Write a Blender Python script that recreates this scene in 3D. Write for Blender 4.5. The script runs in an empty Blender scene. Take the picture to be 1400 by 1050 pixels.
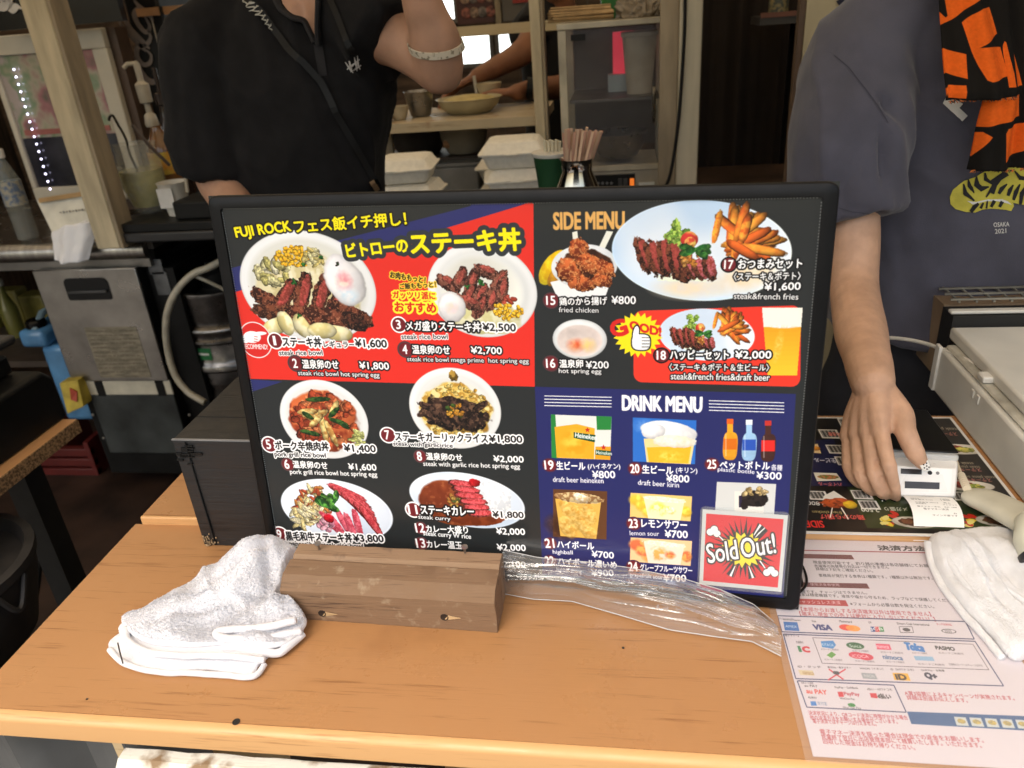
import bpy, bmesh, math, random
import numpy as np
from mathutils import Vector, Matrix, noise as mnoise

SC = bpy.context.scene
COL = SC.collection
R = math.radians

# ------------------------------------------------------------------ camera
CAM_POS = Vector((0.0, 0.0, 1.52))
CAM_F = 1040.0                      # focal length for a picture 1400 px wide
YAW, PITCH, ROLL = R(9.4), R(26.05), R(-4.5)
_f = Vector((-math.sin(YAW) * math.cos(PITCH), math.cos(YAW) * math.cos(PITCH), -math.sin(PITCH)))
_r = Vector((math.cos(YAW), math.sin(YAW), 0.0))
_u = _r.cross(_f)
CR = math.cos(ROLL) * _r + math.sin(ROLL) * _u
CU = -math.sin(ROLL) * _r + math.cos(ROLL) * _u
CF = _f
cam_data = bpy.data.cameras.new('camera')
cam = bpy.data.objects.new('camera', cam_data)
COL.objects.link(cam)
cam.matrix_world = Matrix(((CR.x, CU.x, -CF.x, CAM_POS.x), (CR.y, CU.y, -CF.y, CAM_POS.y),
                           (CR.z, CU.z, -CF.z, CAM_POS.z), (0, 0, 0, 1)))
cam_data.sensor_width = 36.0
cam_data.lens = CAM_F / 1400.0 * 36.0
cam_data.clip_start = 0.02
cam_data.clip_end = 300.0
cam_data.dof.use_dof = True
cam_data.dof.focus_distance = 0.90
cam_data.dof.aperture_fstop = 7.5
SC.camera = cam

# ------------------------------------------------------------------ light
SUN_EL, SUN_AZ = R(58), R(205)      # high, behind the photographer, thin cloud
world = bpy.data.worlds.new('World')
SC.world = world
world.use_nodes = True
wn = world.node_tree.nodes
wl = world.node_tree.links
bg = wn['Background']
sky = wn.new('ShaderNodeTexSky')
sky.sky_type = 'NISHITA'
sky.sun_disc = False
sky.sun_elevation = SUN_EL
sky.sun_rotation = SUN_AZ
sky.air_density = 1.6
sky.dust_density = 5.0
sky.ozone_density = 1.0
wl.new(sky.outputs[0], bg.inputs[0])
bg.inputs[1].default_value = 0.15
sun_data = bpy.data.lights.new('sun', 'SUN')
sun_data.energy = 0.75
sun_data.angle = R(34)
sun_data.color = (1.0, 0.96, 0.91)
sun = bpy.data.objects.new('sun', sun_data)
COL.objects.link(sun)
# direction to the sun: azimuth clockwise from +Y
_sd = Vector((math.sin(SUN_AZ) * math.cos(SUN_EL), math.cos(SUN_AZ) * math.cos(SUN_EL), math.sin(SUN_EL)))
sun.rotation_euler = _sd.to_track_quat('Z', 'Y').to_euler()
SC.view_settings.view_transform = 'Standard'
SC.view_settings.look = 'None'
SC.view_settings.exposure = 0.95
SC.view_settings.gamma = 1.0
SC.view_settings.use_curve_mapping = False
SC.cycles.use_denoising = True
SC.cycles.max_bounces = 10
SC.cycles.diffuse_bounces = 5
SC.cycles.transparent_max_bounces = 16
SC.cycles.caustics_reflective = False
SC.cycles.caustics_refractive = False
SC.cycles.sample_clamp_indirect = 6.0

# ------------------------------------------------------------------ measuring: sight lines of the surveyed camera
def ray(px, py):
    return CR * ((px - 700) / CAM_F) + CU * (-(py - 525) / CAM_F) + CF
def PY(px, py, y):
    d = ray(px, py); return CAM_POS + d * ((y - CAM_POS.y) / d.y)
def PZ(px, py, z):
    d = ray(px, py); return CAM_POS + d * ((z - CAM_POS.z) / d.z)
def PX(px, py, x):
    d = ray(px, py); return CAM_POS + d * ((x - CAM_POS.x) / d.x)
def PP(px, py, o, n):
    d = ray(px, py); return CAM_POS + d * ((o - CAM_POS).dot(n) / d.dot(n))
V = Vector

# ------------------------------------------------------------------ materials
_mats = {}
def srgb(c):
    return tuple(((v / 255.0) / 12.92 if v / 255.0 <= 0.04045 else ((v / 255.0 + 0.055) / 1.055) ** 2.4) for v in c)
def mat(key, col=(.5, .5, .5), rough=.5, metal=0.0, var=.12, vs=14.0, bump=0.0, bs=180.0, stretch=(1, 1, 1),
        col2=None, trans=0.0, alpha=1.0, emit=None, es=1.0, spec=.5, coat=0.0, sheen=0.0, sss=0.0, lo=.35, hi=.65,
        rvar=0.1, ior=1.45, detail=5.0, bd=.002):
    """principled material whose colour wanders between two tones with noise, with fine relief"""
    if key in _mats: return _mats[key]
    m = bpy.data.materials.new(key); m.use_nodes = True
    nt = m.node_tree; N = nt.nodes; L = nt.links
    p = N['Principled BSDF']
    p.inputs['Roughness'].default_value = rough
    p.inputs['Metallic'].default_value = metal
    p.inputs['IOR'].default_value = ior
    p.inputs['Specular IOR Level'].default_value = spec
    p.inputs['Transmission Weight'].default_value = trans
    p.inputs['Alpha'].default_value = alpha
    p.inputs['Coat Weight'].default_value = coat
    p.inputs['Sheen Weight'].default_value = sheen
    if sss:
        p.inputs['Subsurface Weight'].default_value = sss
        p.inputs['Subsurface Radius'].default_value = (1.0, .35, .2)
        p.inputs['Subsurface Scale'].default_value = .006
    tc = N.new('ShaderNodeTexCoord'); mp = N.new('ShaderNodeMapping')
    mp.inputs['Scale'].default_value = stretch
    L.new(tc.outputs['Object'], mp.inputs['Vector'])
    nz = N.new('ShaderNodeTexNoise'); nz.inputs['Scale'].default_value = vs; nz.inputs['Detail'].default_value = detail
    L.new(mp.outputs[0], nz.inputs['Vector'])
    rp = N.new('ShaderNodeValToRGB')
    c1 = col if col2 is None else col
    c2 = col2 if col2 is not None else tuple(v * (1 - var * 1.6) for v in col)
    if col2 is None: c1 = tuple(min(1, v * (1 + var * .6)) for v in col)
    rp.color_ramp.elements[0].position = lo; rp.color_ramp.elements[1].position = hi
    rp.color_ramp.elements[0].color = (*c2[:3], 1); rp.color_ramp.elements[1].color = (*c1[:3], 1)
    L.new(nz.outputs['Fac'], rp.inputs['Fac'])
    L.new(rp.outputs['Color'], p.inputs['Base Color'])
    if rvar:
        mr = N.new('ShaderNodeMapRange')
        mr.inputs['To Min'].default_value = max(.02, rough - rvar); mr.inputs['To Max'].default_value = min(1, rough + rvar)
        n3 = N.new('ShaderNodeTexNoise'); n3.inputs['Scale'].default_value = vs * 2.3; n3.inputs['Detail'].default_value = 4
        L.new(mp.outputs[0], n3.inputs['Vector'])
        L.new(n3.outputs['Fac'], mr.inputs['Value']); L.new(mr.outputs['Result'], p.inputs['Roughness'])
    if bump:
        n2 = N.new('ShaderNodeTexNoise'); n2.inputs['Scale'].default_value = bs; n2.inputs['Detail'].default_value = 3
        L.new(mp.outputs[0], n2.inputs['Vector'])
        b = N.new('ShaderNodeBump'); b.inputs['Strength'].default_value = bump; b.inputs['Distance'].default_value = bd
        L.new(n2.outputs['Fac'], b.inputs['Height']); L.new(b.outputs['Normal'], p.inputs['Normal'])
    if emit is not None:
        p.inputs['Emission Color'].default_value = (*emit, 1); p.inputs['Emission Strength'].default_value = es
    _mats[key] = m
    return m

# ------------------------------------------------------------------ object bookkeeping
def tag(o, label=None, cat=None, group=None, kind=None):
    if label: o['label'] = label
    if cat: o['category'] = cat
    if group: o['group'] = group
    if kind: o['kind'] = kind
    return o
def thing(name, label, cat, loc=(0, 0, 0), group=None):
    o = bpy.data.objects.new(name, None); COL.objects.link(o)
    o.location = loc; o.empty_display_size = .05
    return tag(o, label, cat, group)
def root_of(o):
    v = Vector((0, 0, 0))
    while o is not None:
        v += o.location; o = o.parent
    return v
def link_mesh(me, name, parent=None):
    o = bpy.data.objects.new(name, me); COL.objects.link(o)
    if parent is not None: o.parent = parent
    return o
def copy_thing(o, loc, label=None, parent=None):
    c = o.copy(); COL.objects.link(c); c.parent = parent
    if parent is None: c.location = loc
    if label: c['label'] = label
    for ch in list(o.children): copy_thing(ch, None, None, c)
    return c

class B:
    """collects shapes (world coordinates) and links them as one mesh object"""
    def __init__(s): s.v = []; s.f = []; s.mi = []; s.m = 0; s.uv = {}
    def add(s, vs, fs, uvs=None):
        n = len(s.v); s.v += [tuple(v) for v in vs]
        for k, f in enumerate(fs):
            if uvs is not None: s.uv[len(s.f)] = uvs[k]
            s.f.append(tuple(i + n for i in f)); s.mi.append(s.m)
        return s
    def box(s, c, d, ax=None):
        """centre, full dims, optional 3 axes"""
        c = V(c); a = ax or (V((1, 0, 0)), V((0, 1, 0)), V((0, 0, 1)))
        p = [c + a[0] * (i * d[0] / 2) + a[1] * (j * d[1] / 2) + a[2] * (k * d[2] / 2) for k in (-1, 1) for j in (-1, 1) for i in (-1, 1)]
        return s.add(p, [(0, 2, 3, 1), (4, 5, 7, 6), (0, 1, 5, 4), (2, 6, 7, 3), (0, 4, 6, 2), (1, 3, 7, 5)])
    def bx(s, x0, x1, y0, y1, z0, z1):
        return s.box(((x0 + x1) / 2, (y0 + y1) / 2, (z0 + z1) / 2), (abs(x1 - x0), abs(y1 - y0), abs(z1 - z0)))
    def rings(s, rings, cap=True, closed=True):
        n = len(rings[0]); vs = [p for r in rings for p in r]; fs = []
        for i in range(len(rings) - 1):
            for j in range(n if closed else n - 1):
                k = (j + 1) % n
                fs.append((i * n + j, i * n + k, (i + 1) * n + k, (i + 1) * n + j))
        if cap: fs += [tuple(range(n - 1, -1, -1)), tuple(range((len(rings) - 1) * n, len(rings) * n))]
        return s.add(vs, fs)
    def tube(s, pts, r, n=8, flat=None):
        pts = [V(p) for p in pts]; rr = r if isinstance(r, (list, tuple)) else [r] * len(pts)
        rings = []; prev = None
        for i, p in enumerate(pts):
            t = (pts[min(i + 1, len(pts) - 1)] - pts[max(i - 1, 0)]).normalized()
            if prev is None:
                a = V((0, 0, 1)) if abs(t.z) < .9 else V((1, 0, 0)); u = t.cross(a).normalized()
            else:
                u = (prev - t * prev.dot(t)).normalized()
            prev = u; w = t.cross(u)
            k = flat or 1.0
            rings.append([p + u * (math.cos(2 * math.pi * q / n) * rr[i]) + w * (math.sin(2 * math.pi * q / n) * rr[i] * k) for q in range(n)])
        return s.rings(rings)
    def lathe(s, c, prof, n=24, up=V((0, 0, 1)), sx=1.0, sy=1.0, cap=True):
        c = V(c); up = V(up).normalized()
        a = V((1, 0, 0)) if abs(up.x) < .9 else V((0, 1, 0)); u = (a - up * a.dot(up)).normalized(); w = up.cross(u)
        return s.rings([[c + up * h + u * (math.cos(2 * math.pi * q / n) * r * sx) + w * (math.sin(2 * math.pi * q / n) * r * sy) for q in range(n)] for r, h in prof], cap)
    def prism(s, poly, off):
        """polygon of points, pushed along a vector"""
        n = len(poly); off = V(off); a = [V(p) for p in poly]; b = [p + off for p in a]
        return s.add(a + b, [tuple(range(n)), tuple(range(2 * n - 1, n - 1, -1))] + [(i, i + n, (i + 1) % n + n, (i + 1) % n) for i in range(n)])
    def quad(s, a, b, c, d):
        return s.add([a, b, c, d], [(0, 1, 2, 3)], [[(0, 0), (1, 0), (1, 1), (0, 1)]])
    def grid(s, fn, nu, nv):
        vs = [fn(i / nu, j / nv) for j in range(nv + 1) for i in range(nu + 1)]
        fs = []; uv = []
        for j in range(nv):
            for i in range(nu):
                k = j * (nu + 1) + i; fs.append((k, k + 1, k + nu + 2, k + nu + 1))
                uv.append([(i / nu, j / nv), ((i + 1) / nu, j / nv), ((i + 1) / nu, (j + 1) / nv), (i / nu, (j + 1) / nv)])
        return s.add(vs, fs, uv)
    def build(s, name, m=None, parent=None, smooth=True, bevel=0.0, seg=2, angle=40, solid=0.0, sub=0, fixn=True):
        off = root_of(parent) if parent is not None else V((0, 0, 0))
        me = bpy.data.meshes.new(name)
        me.from_pydata([(a[0] - off.x, a[1] - off.y, a[2] - off.z) for a in s.v], [], s.f)
        for mm in (m if isinstance(m, (list, tuple)) else [m]): me.materials.append(mm)
        me.polygons.foreach_set('material_index', s.mi)
        if s.uv:
            ul = me.uv_layers.new(name='UVMap')
            for pi, uvs in s.uv.items():
                for k, li in enumerate(me.polygons[pi].loop_indices): ul.data[li].uv = uvs[k]
        me.update()
        if fixn and not s.uv:
            bm = bmesh.new(); bm.from_mesh(me); bmesh.ops.recalc_face_normals(bm, faces=bm.faces); bm.to_mesh(me); bm.free()
        if smooth:
            me.polygons.foreach_set('use_smooth', [True] * len(me.polygons))
            me.set_sharp_from_angle(angle=R(angle))
        o = link_mesh(me, name, parent)
        if bevel:
            b = o.modifiers.new('bevel', 'BEVEL'); b.width = bevel; b.segments = seg; b.limit_method = 'ANGLE'; b.angle_limit = R(35)
            b.harden_normals = False
        if sub:
            b = o.modifiers.new('sub', 'SUBSURF'); b.levels = sub; b.render_levels = sub
        if solid:
            b = o.modifiers.new('solid', 'SOLIDIFY'); b.thickness = solid; b.offset = 0
        return o

def remesh(bld, voxel, smooth=2, fac=.5):
    """fuse overlapping closed shapes into one continuous surface (returns a Mesh in world coordinates)"""
    me = bpy.data.meshes.new('tmp'); me.from_pydata(bld.v, [], bld.f)
    bm = bmesh.new(); bm.from_mesh(me); bmesh.ops.recalc_face_normals(bm, faces=bm.faces); bm.to_mesh(me); bm.free()
    o = bpy.data.objects.new('tmp', me); COL.objects.link(o)
    r = o.modifiers.new('r', 'REMESH'); r.mode = 'VOXEL'; r.voxel_size = voxel; r.use_smooth_shade = True
    if smooth:
        q = o.modifiers.new('s', 'SMOOTH'); q.iterations = smooth; q.factor = fac
    dg = bpy.context.evaluated_depsgraph_get()
    out = bpy.data.meshes.new_from_object(o.evaluated_get(dg))
    bpy.data.objects.remove(o); bpy.data.meshes.remove(me)
    out.polygons.foreach_set('use_smooth', [True] * len(out.polygons))
    return out
def finish_mesh(me, name, m, parent, disp=None):
    off = root_of(parent) if parent is not None else V((0, 0, 0))
    n = len(me.vertices); co = np.empty(n * 3); me.vertices.foreach_get('co', co); co = co.reshape(-1, 3)
    if disp is not None:
        nr = np.empty(n * 3); me.vertices.foreach_get('normal', nr); nr = nr.reshape(-1, 3)
        co = disp(co, nr)
    co = co - np.array(off)[None, :]
    me.vertices.foreach_set('co', co.ravel()); me.materials.clear()
    for mm in (m if isinstance(m, (list, tuple)) else [m]): me.materials.append(mm)
    me.name = name; me.update()
    return link_mesh(me, name, parent)
# ------------------------------------------------------------------ flat print: colour sheets computed with numpy
RNG = np.random.default_rng(7)
def _rs(g, h, w):
    """bilinear resize of a small grid to h x w"""
    gy = np.linspace(0, g.shape[0] - 1.001, h); gx = np.linspace(0, g.shape[1] - 1.001, w)
    y0 = gy.astype(int); x0 = gx.astype(int); fy = (gy - y0)[:, None]; fx = (gx - x0)[None, :]
    fy = fy * fy * (3 - 2 * fy); fx = fx * fx * (3 - 2 * fx)
    a = g[y0][:, x0]; b = g[y0][:, x0 + 1]; c = g[y0 + 1][:, x0]; d = g[y0 + 1][:, x0 + 1]
    return (a * (1 - fx) + b * fx) * (1 - fy) + (c * (1 - fx) + d * fx) * fy
def fbm(h, w, cell, octv=3, sx=1.0, sy=1.0):
    o = np.zeros((h, w)); amp = .5; tot = 0
    for k in range(octv):
        gh = max(3, int(h / (cell * sy)) + 2); gw = max(3, int(w / (cell * sx)) + 2)
        o += _rs(RNG.random((gh, gw)), h, w) * amp; tot += amp; amp *= .5; cell = max(1.5, cell / 2)
    return o / tot
_tcurve = bpy.data.curves.new('lettering', 'FONT'); _tobj = bpy.data.objects.new('lettering', _tcurve)
COL.objects.link(_tobj); _tcurve.fill_mode = 'NONE'; _tcurve.resolution_u = 3
_tcache = {}
def glyphs(s):
    if s not in _tcache:
        _tcurve.body = s; bpy.context.view_layer.update()
        me = _tobj.to_mesh(); n = len(me.vertices); co = np.empty(n * 3); me.vertices.foreach_get('co', co)
        e = np.empty(len(me.edges) * 2, int); me.edges.foreach_get('vertices', e); _tobj.to_mesh_clear()
        e = e.reshape(-1, 2); co = co.reshape(-1, 3)[:, :2]
        # restore the running direction of every closed outline
        nxt = {}; 
        for a, b in e:
            nxt.setdefault(a, []).append(b); nxt.setdefault(b, []).append(a)
        seen = set(); segs = []
        for st in range(n):
            if st in seen or st not in nxt: continue
            loop = [st]; seen.add(st); cur = st; prev = None
            cand = sorted(nxt[st]); nx = (st + 1) if (st + 1) in cand else cand[0]
            while nx not in seen:
                loop.append(nx); seen.add(nx); prev, cur = cur, nx
                c2 = [q for q in nxt[cur] if q not in seen]
                if not c2: break
                nx = c2[0]
            for i in range(len(loop)): segs.append((loop[i], loop[(i + 1) % len(loop)]))
        segs = np.array(segs, int)
        _tcache[s] = (co[segs[:, 0]], co[segs[:, 1]], co.min(0), co.max(0))
    return _tcache[s]
def raster(p0, p1, pad=2, SS=3):
    """winding fill of directed edges (pixel space, y down) -> (mask, x0, y0)"""
    x0 = int(math.floor(min(p0[:, 0].min(), p1[:, 0].min()))) - pad; y0 = int(math.floor(min(p0[:, 1].min(), p1[:, 1].min()))) - pad
    x1 = int(math.ceil(max(p0[:, 0].max(), p1[:, 0].max()))) + pad; y1 = int(math.ceil(max(p0[:, 1].max(), p1[:, 1].max()))) + pad
    w, h = (x1 - x0), (y1 - y0)
    a = (p0 - [x0, y0]) * SS; b = (p1 - [x0, y0]) * SS
    acc = np.zeros((h * SS, w * SS + 1), np.int16)
    sgn = np.where(b[:, 1] > a[:, 1], 1, -1); lo = np.where(sgn[:, None] > 0, a, b); hi = np.where(sgn[:, None] > 0, b, a)
    r0 = np.ceil(lo[:, 1] - .5).astype(int); r1 = np.ceil(hi[:, 1] - .5).astype(int); cnt = r1 - r0
    k = cnt > 0; lo, hi, sgn, r0, cnt = lo[k], hi[k], sgn[k], r0[k], cnt[k]
    idx = np.repeat(np.arange(len(cnt)), cnt); st = np.repeat(np.cumsum(cnt) - cnt, cnt)
    rows = np.arange(len(idx)) - st + r0[idx]
    t = (rows + .5 - lo[idx, 1]) / (hi[idx, 1] - lo[idx, 1])
    xs = np.ceil(lo[idx, 0] + t * (hi[idx, 0] - lo[idx, 0]) - .5).astype(int)
    np.add.at(acc, (rows, np.clip(xs, 0, w * SS)), sgn[idx])
    m = (np.cumsum(acc, 1)[:, :-1] != 0).astype(np.float32)
    return m.reshape(h, SS, w, SS).mean((1, 3)), x0, y0
def dilate(m, r):
    n = int(math.ceil(r))
    if n <= 0: return m
    m = np.pad(m, n)
    out = m.copy()
    for dy in range(-n, n + 1):
        for dx in range(-n, n + 1):
            d = math.hypot(dx, dy)
            if d == 0 or d > r + .5: continue
            wgt = min(1.0, r + .5 - d + .001)
            out = np.maximum(out, np.roll(np.roll(m, dy, 0), dx, 1) * wgt)
    return out
class Canvas:
    """print sheet w x h metres; loc(px,py) gives the spot on the sheet in metres from its lower left"""
    def __init__(s, w, h, ppm, bgc, loc):
        s.w, s.h, s.ppm, s.loc = w, h, ppm, loc
        s.W, s.H = int(w * ppm), int(h * ppm)
        s.im = np.ones((s.H, s.W, 3), np.float32) * (np.array(bgc, np.float32) / 255)
    def P(s, px, py):
        u, v = s.loc(px, py); return np.array([u * s.ppm, s.H - v * s.ppm])
    def sc(s, px, py):
        a = s.P(px, py); b = s.P(px + 4, py); c = s.P(px, py + 4)
        return np.linalg.norm(b - a) / 4, np.linalg.norm(c - a) / 4
    def comp(s, m, x0, y0, col, al=1.0):
        h, w = m.shape[:2]; X0, Y0 = max(0, x0), max(0, y0); X1, Y1 = min(s.W, x0 + w), min(s.H, y0 + h)
        if X1 <= X0 or Y1 <= Y0: return
        mm = m[Y0 - y0:Y1 - y0, X0 - x0:X1 - x0, None] * al
        c = np.array(col, np.float32)
        c = c / 255 if c.ndim == 1 else c[Y0 - y0:Y1 - y0, X0 - x0:X1 - x0] / 255
        t = s.im[Y0:Y1, X0:X1]; t[:] = t * (1 - mm) + c * mm
    def poly(s, pts, col, al=1.0, raw=False, grow=0, gcol=None):
        q = np.array(pts, float) if raw else np.array([s.P(*p) for p in pts])
        m, x0, y0 = raster(q, np.roll(q, -1, 0))
        if grow:
            n = int(math.ceil(grow)); s.comp(dilate(m, grow), x0 - n, y0 - n, gcol, al)
        s.comp(m, x0, y0, col, al)
    def text(s, t, x0, y0, x1, y1, h, col=(255, 255, 255), bold=.03, out=None, ow=0.0, out2=None, ow2=0.0, shear=0.0):
        """ink from (x0,y0) to (x1,y1) along the foot of the letters, h = ink height, photo pixels"""
        a = s.P(x0, y0); b = s.P(x1, y1); L = np.linalg.norm(b - a); d = (b - a) / max(L, 1e-6)
        u = np.array([d[1], -d[0]])
        mx, my = (x0 + x1) / 2, (y0 + y1) / 2
        H = np.linalg.norm(s.P(mx, my - h / 2) - s.P(mx, my + h / 2))
        g0, g1, lo, hi = glyphs(t)
        sx = L / (hi[0] - lo[0]); sy = H / (hi[1] - lo[1])
        def tr(g):
            X = (g[:, 0] - lo[0]) * sx + (g[:, 1] - lo[1]) * sy * shear; Y = (g[:, 1] - lo[1]) * sy
            return a[None] + X[:, None] * d[None] + Y[:, None] * u[None]
        m, X0, Y0 = raster(tr(g0), tr(g1))
        r = bold * H; n = int(math.ceil(r)); mb = dilate(m, r)
        for oc, w in ((out2, ow2), (out, ow)):
            if oc is not None:
                r2 = r + w * H; n2 = int(math.ceil(r2)); s.comp(dilate(m, r2), X0 - n2, Y0 - n2, oc)
        s.comp(mb, X0 - max(n, 0), Y0 - max(n, 0), col)
    def blob(s, px, py, rx, ry, ang=0, col=(200, 100, 60), col2=None, sh=.3, n=.5, ns=.25, jag=.06, sq=2.0, soft=.06, al=1.0, rim=0, rimw=.12, speck=None, sa=.5, st=.62):
        """one rounded piece of a picture; rx, ry in photo pixels"""
        ax, ay = s.sc(px, py); c = s.P(px, py); k = (ax + ay) / 2; RX, RY = rx * k, ry * k
        ext = int(max(RX, RY) * 1.25) + 3; cx, cy = int(c[0]), int(c[1]); N = 2 * ext + 1
        if N < 3: return
        yy, xx = np.mgrid[-ext:ext + 1, -ext:ext + 1]; xx = xx - (c[0] - cx); yy = yy - (c[1] - cy)
        th = math.radians(ang); X = (xx * math.cos(th) + yy * math.sin(th)) / RX; Y = (-xx * math.sin(th) + yy * math.cos(th)) / RY
        d = (np.abs(X) ** sq + np.abs(Y) ** sq) ** (1 / sq)
        nz = fbm(N, N, max(2.5, min(RX, RY) * ns * 2), 3)
        if jag: d = d + (fbm(N, N, max(3, min(RX, RY) * .5), 3) - .5) * jag * 4
        m = np.clip((1 - d) / max(soft, .8 / min(RX, RY)), 0, 1)
        c1 = np.array(col, float); c2 = np.array(col2 if col2 is not None else [v * .72 for v in col], float)
        f = np.clip((nz - .5) * 3.2 * n * 2 + .5, 0, 1)[..., None]
        C = c1 * f + c2 * (1 - f)
        g = 1 + sh * (-(X * .35 + Y * .65)) - sh * .7 * np.clip(d, 0, 1) ** 3
        if rim: g = g - rim * np.clip((d - (1 - rimw)) / rimw, 0, 1)
        C = C * g[..., None]
        if speck is not None:
            sp = np.clip((fbm(N, N, max(2, min(RX, RY) * .14), 2) - st) * 9, 0, 1)[..., None] * sa
            C = C * (1 - sp) + np.array(speck, float) * sp
        s.comp(m, cx - ext, cy - ext, np.clip(C, 0, 255), al)
    def rect(s, x0, y0, x1, y1, col, al=1.0):
        s.poly([(x0, y0), (x1, y0), (x1, y1), (x0, y1)], col, al)
    def line(s, x0, y0, x1, y1, w, col):
        a = np.array([x0, y0], float); b = np.array([x1, y1], float); d = (b - a) / np.linalg.norm(b - a); q = np.array([-d[1], d[0]]) * w / 2
        s.poly([tuple(a + q), tuple(b + q), tuple(b - q), tuple(a - q)], col)
    def bowl(s, px, py, rx, ry, ang=0, col=(226, 228, 226), ins=(205, 206, 200), tint=None, dx=0, dy=0):
        s.blob(px, py, rx, ry, ang, (244, 245, 244), (236, 238, 238), sh=.06, n=.1, jag=0, soft=.015, rim=.12, rimw=.04)
        s.blob(px + dx, py + dy, rx * .9, ry * .9, ang, col, tint or col, sh=.05, n=.2, jag=0, soft=.1, ns=1.0)
        s.blob(px + dx, py + dy, rx * .78, ry * .77, ang, ins, tint or (228, 228, 222), sh=-.12, n=.2, jag=0, soft=.16, ns=1.0)
    def image(s, name):
        im = bpy.data.images.new(name, s.W, s.H, alpha=False); im.colorspace_settings.name = 'sRGB'
        px = np.ones((s.H, s.W, 4), np.float32); px[..., :3] = np.clip(s.im[::-1], 0, 1)
        im.pixels.foreach_set(px.ravel()); im.update(); im.pack()
        return im
def print_mat(name, canvas, rough=.35, coat=0.0, spec=.5, gain=1.0, bump=0.0, trans=0.0):
    m = bpy.data.materials.new(name); m.use_nodes = True; N = m.node_tree.nodes; L = m.node_tree.links
    p = N['Principled BSDF']; t = N.new('ShaderNodeTexImage'); t.image = canvas.image(name); t.extension = 'EXTEND'; t.interpolation = 'Cubic'
    uv = N.new('ShaderNodeUVMap'); L.new(uv.outputs[0], t.inputs[0])
    src = t.outputs[0]
    if gain != 1.0:
        mx = N.new('ShaderNodeVectorMath'); mx.operation = 'SCALE'; mx.inputs['Scale'].default_value = gain
        L.new(src, mx.inputs[0]); src = mx.outputs[0]
    L.new(src, p.inputs['Base Color'])
    p.inputs['Roughness'].default_value = rough; p.inputs['Coat Weight'].default_value = coat; p.inputs['Coat Roughness'].default_value = .12
    p.inputs['Specular IOR Level'].default_value = spec
    if bump:
        tc = N.new('ShaderNodeTexCoord'); n2 = N.new('ShaderNodeTexNoise'); n2.inputs['Scale'].default_value = 9
        L.new(tc.outputs['Object'], n2.inputs['Vector']); b = N.new('ShaderNodeBump'); b.inputs['Strength'].default_value = bump; b.inputs['Distance'].default_value = .01
        L.new(n2.outputs['Fac'], b.inputs['Height']); L.new(b.outputs['Normal'], p.inputs['Normal'])
    return m
# ------------------------------------------------------------------ the menu sheet
BO = V((-0.421, 0.678, 0.954)); _rz, _tl = -0.0956, 0.1172
BU = V((math.cos(_rz), math.sin(_rz), 0)); _nn = V((-math.sin(_rz), math.cos(_rz), 0))
BV = V((0, 0, 1)) * math.cos(_tl) + _nn * math.sin(_tl)
BN = BU.cross(BV).normalized()          # towards the camera
BW, BH = 0.597, 0.423
def board_loc(px, py):
    p = PP(px, py, BO, BN) - BO
    return p.dot(BU), p.dot(BV)
def bpt(u, v, off=0.0): return BO + BU * u + BV * v + BN * off
W_ = (255, 255, 255); K_ = (22, 22, 24); Y_ = (255, 236, 20)
def steak(c, x, y, s, n, ang, lean, red=(176, 76, 70), crust=(92, 48, 34), dx=10, dy=2, rx=7, ry=19):
    for i in range(n):
        cx = x + (i - (n - 1) / 2) * dx * s; cy = y + (i - (n - 1) / 2) * dy * s + math.sin(i * 2.1) * 2 * s
        a = ang + lean * (i - (n - 1) / 2) + math.sin(i * 3.7) * 4
        c.blob(cx - 2 * s, cy + 1.5 * s, rx * s * 1.12, ry * s * 1.06, a, crust, (44, 22, 16), n=.8, ns=.2, jag=.13, sq=2.6, sh=.35, speck=(150, 92, 60), sa=.6)
        c.blob(cx + 1.5 * s, cy - 1 * s, rx * s * .72, ry * s * .9, a, red, (140, 58, 50), n=.7, ns=.22, jag=.12, sq=2.6, sh=.25, speck=(206, 128, 108), sa=.3)
def corn(c, x, y, rx, ry, n, col=(250, 206, 60), c2=(222, 158, 30), s=3.4):
    for i in range(n):
        a = RNG.random() * 6.28; r = math.sqrt(RNG.random())
        c.blob(x + math.cos(a) * r * rx, y + math.sin(a) * r * ry, s * (.8 + RNG.random() * .4), s * .75, RNG.random() * 180, col, c2, sh=.5, n=.4, jag=.03, rim=.25, rimw=.3)
def bits(c, x, y, rx, ry, n, cols, s=3, el=2.0, jag=.1):
    for i in range(n):
        a = RNG.random() * 6.28; r = math.sqrt(RNG.random()); k = cols[int(RNG.integers(len(cols)))]
        c.blob(x + math.cos(a) * r * rx, y + math.sin(a) * r * ry, s * el * (.6 + RNG.random() * .6), s * (.7 + RNG.random() * .5), RNG.random() * 180, k, None, sh=.4, n=.6, jag=jag, rim=.2, rimw=.3)
def fries(c, x, y, s, n, spread=1.0):
    for i in range(n):
        a = -1.9 + 2.6 * RNG.random(); r = 4 + RNG.random() * 22
        k = (246, 168, 62) if i % 3 else (222, 104, 40)
        c.blob(x + math.cos(a) * r * s * spread + 4 * s, y + math.sin(a) * r * s, 20 * s * (.7 + .5 * RNG.random()), 4.6 * s, math.degrees(a) + RNG.normal() * 16, k, (214, 96, 36) if i % 2 else (236, 140, 50), sh=.5, n=.5, ns=.6, jag=.04, sq=2.5, rim=.25, rimw=.35)
def egg(c, x, y, rx, ry, ang=0, yolk=(232, 150, 130)):
    c.blob(x, y, rx, ry, ang, (246, 242, 240), (232, 230, 232), sh=.2, n=.4, jag=.05, soft=.08, rim=.12, rimw=.2)
    c.blob(x, y + ry * .05, rx * .55, ry * .5, ang, yolk, (246, 214, 196), sh=.05, n=.4, jag=.1, soft=.7, al=.8)
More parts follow.
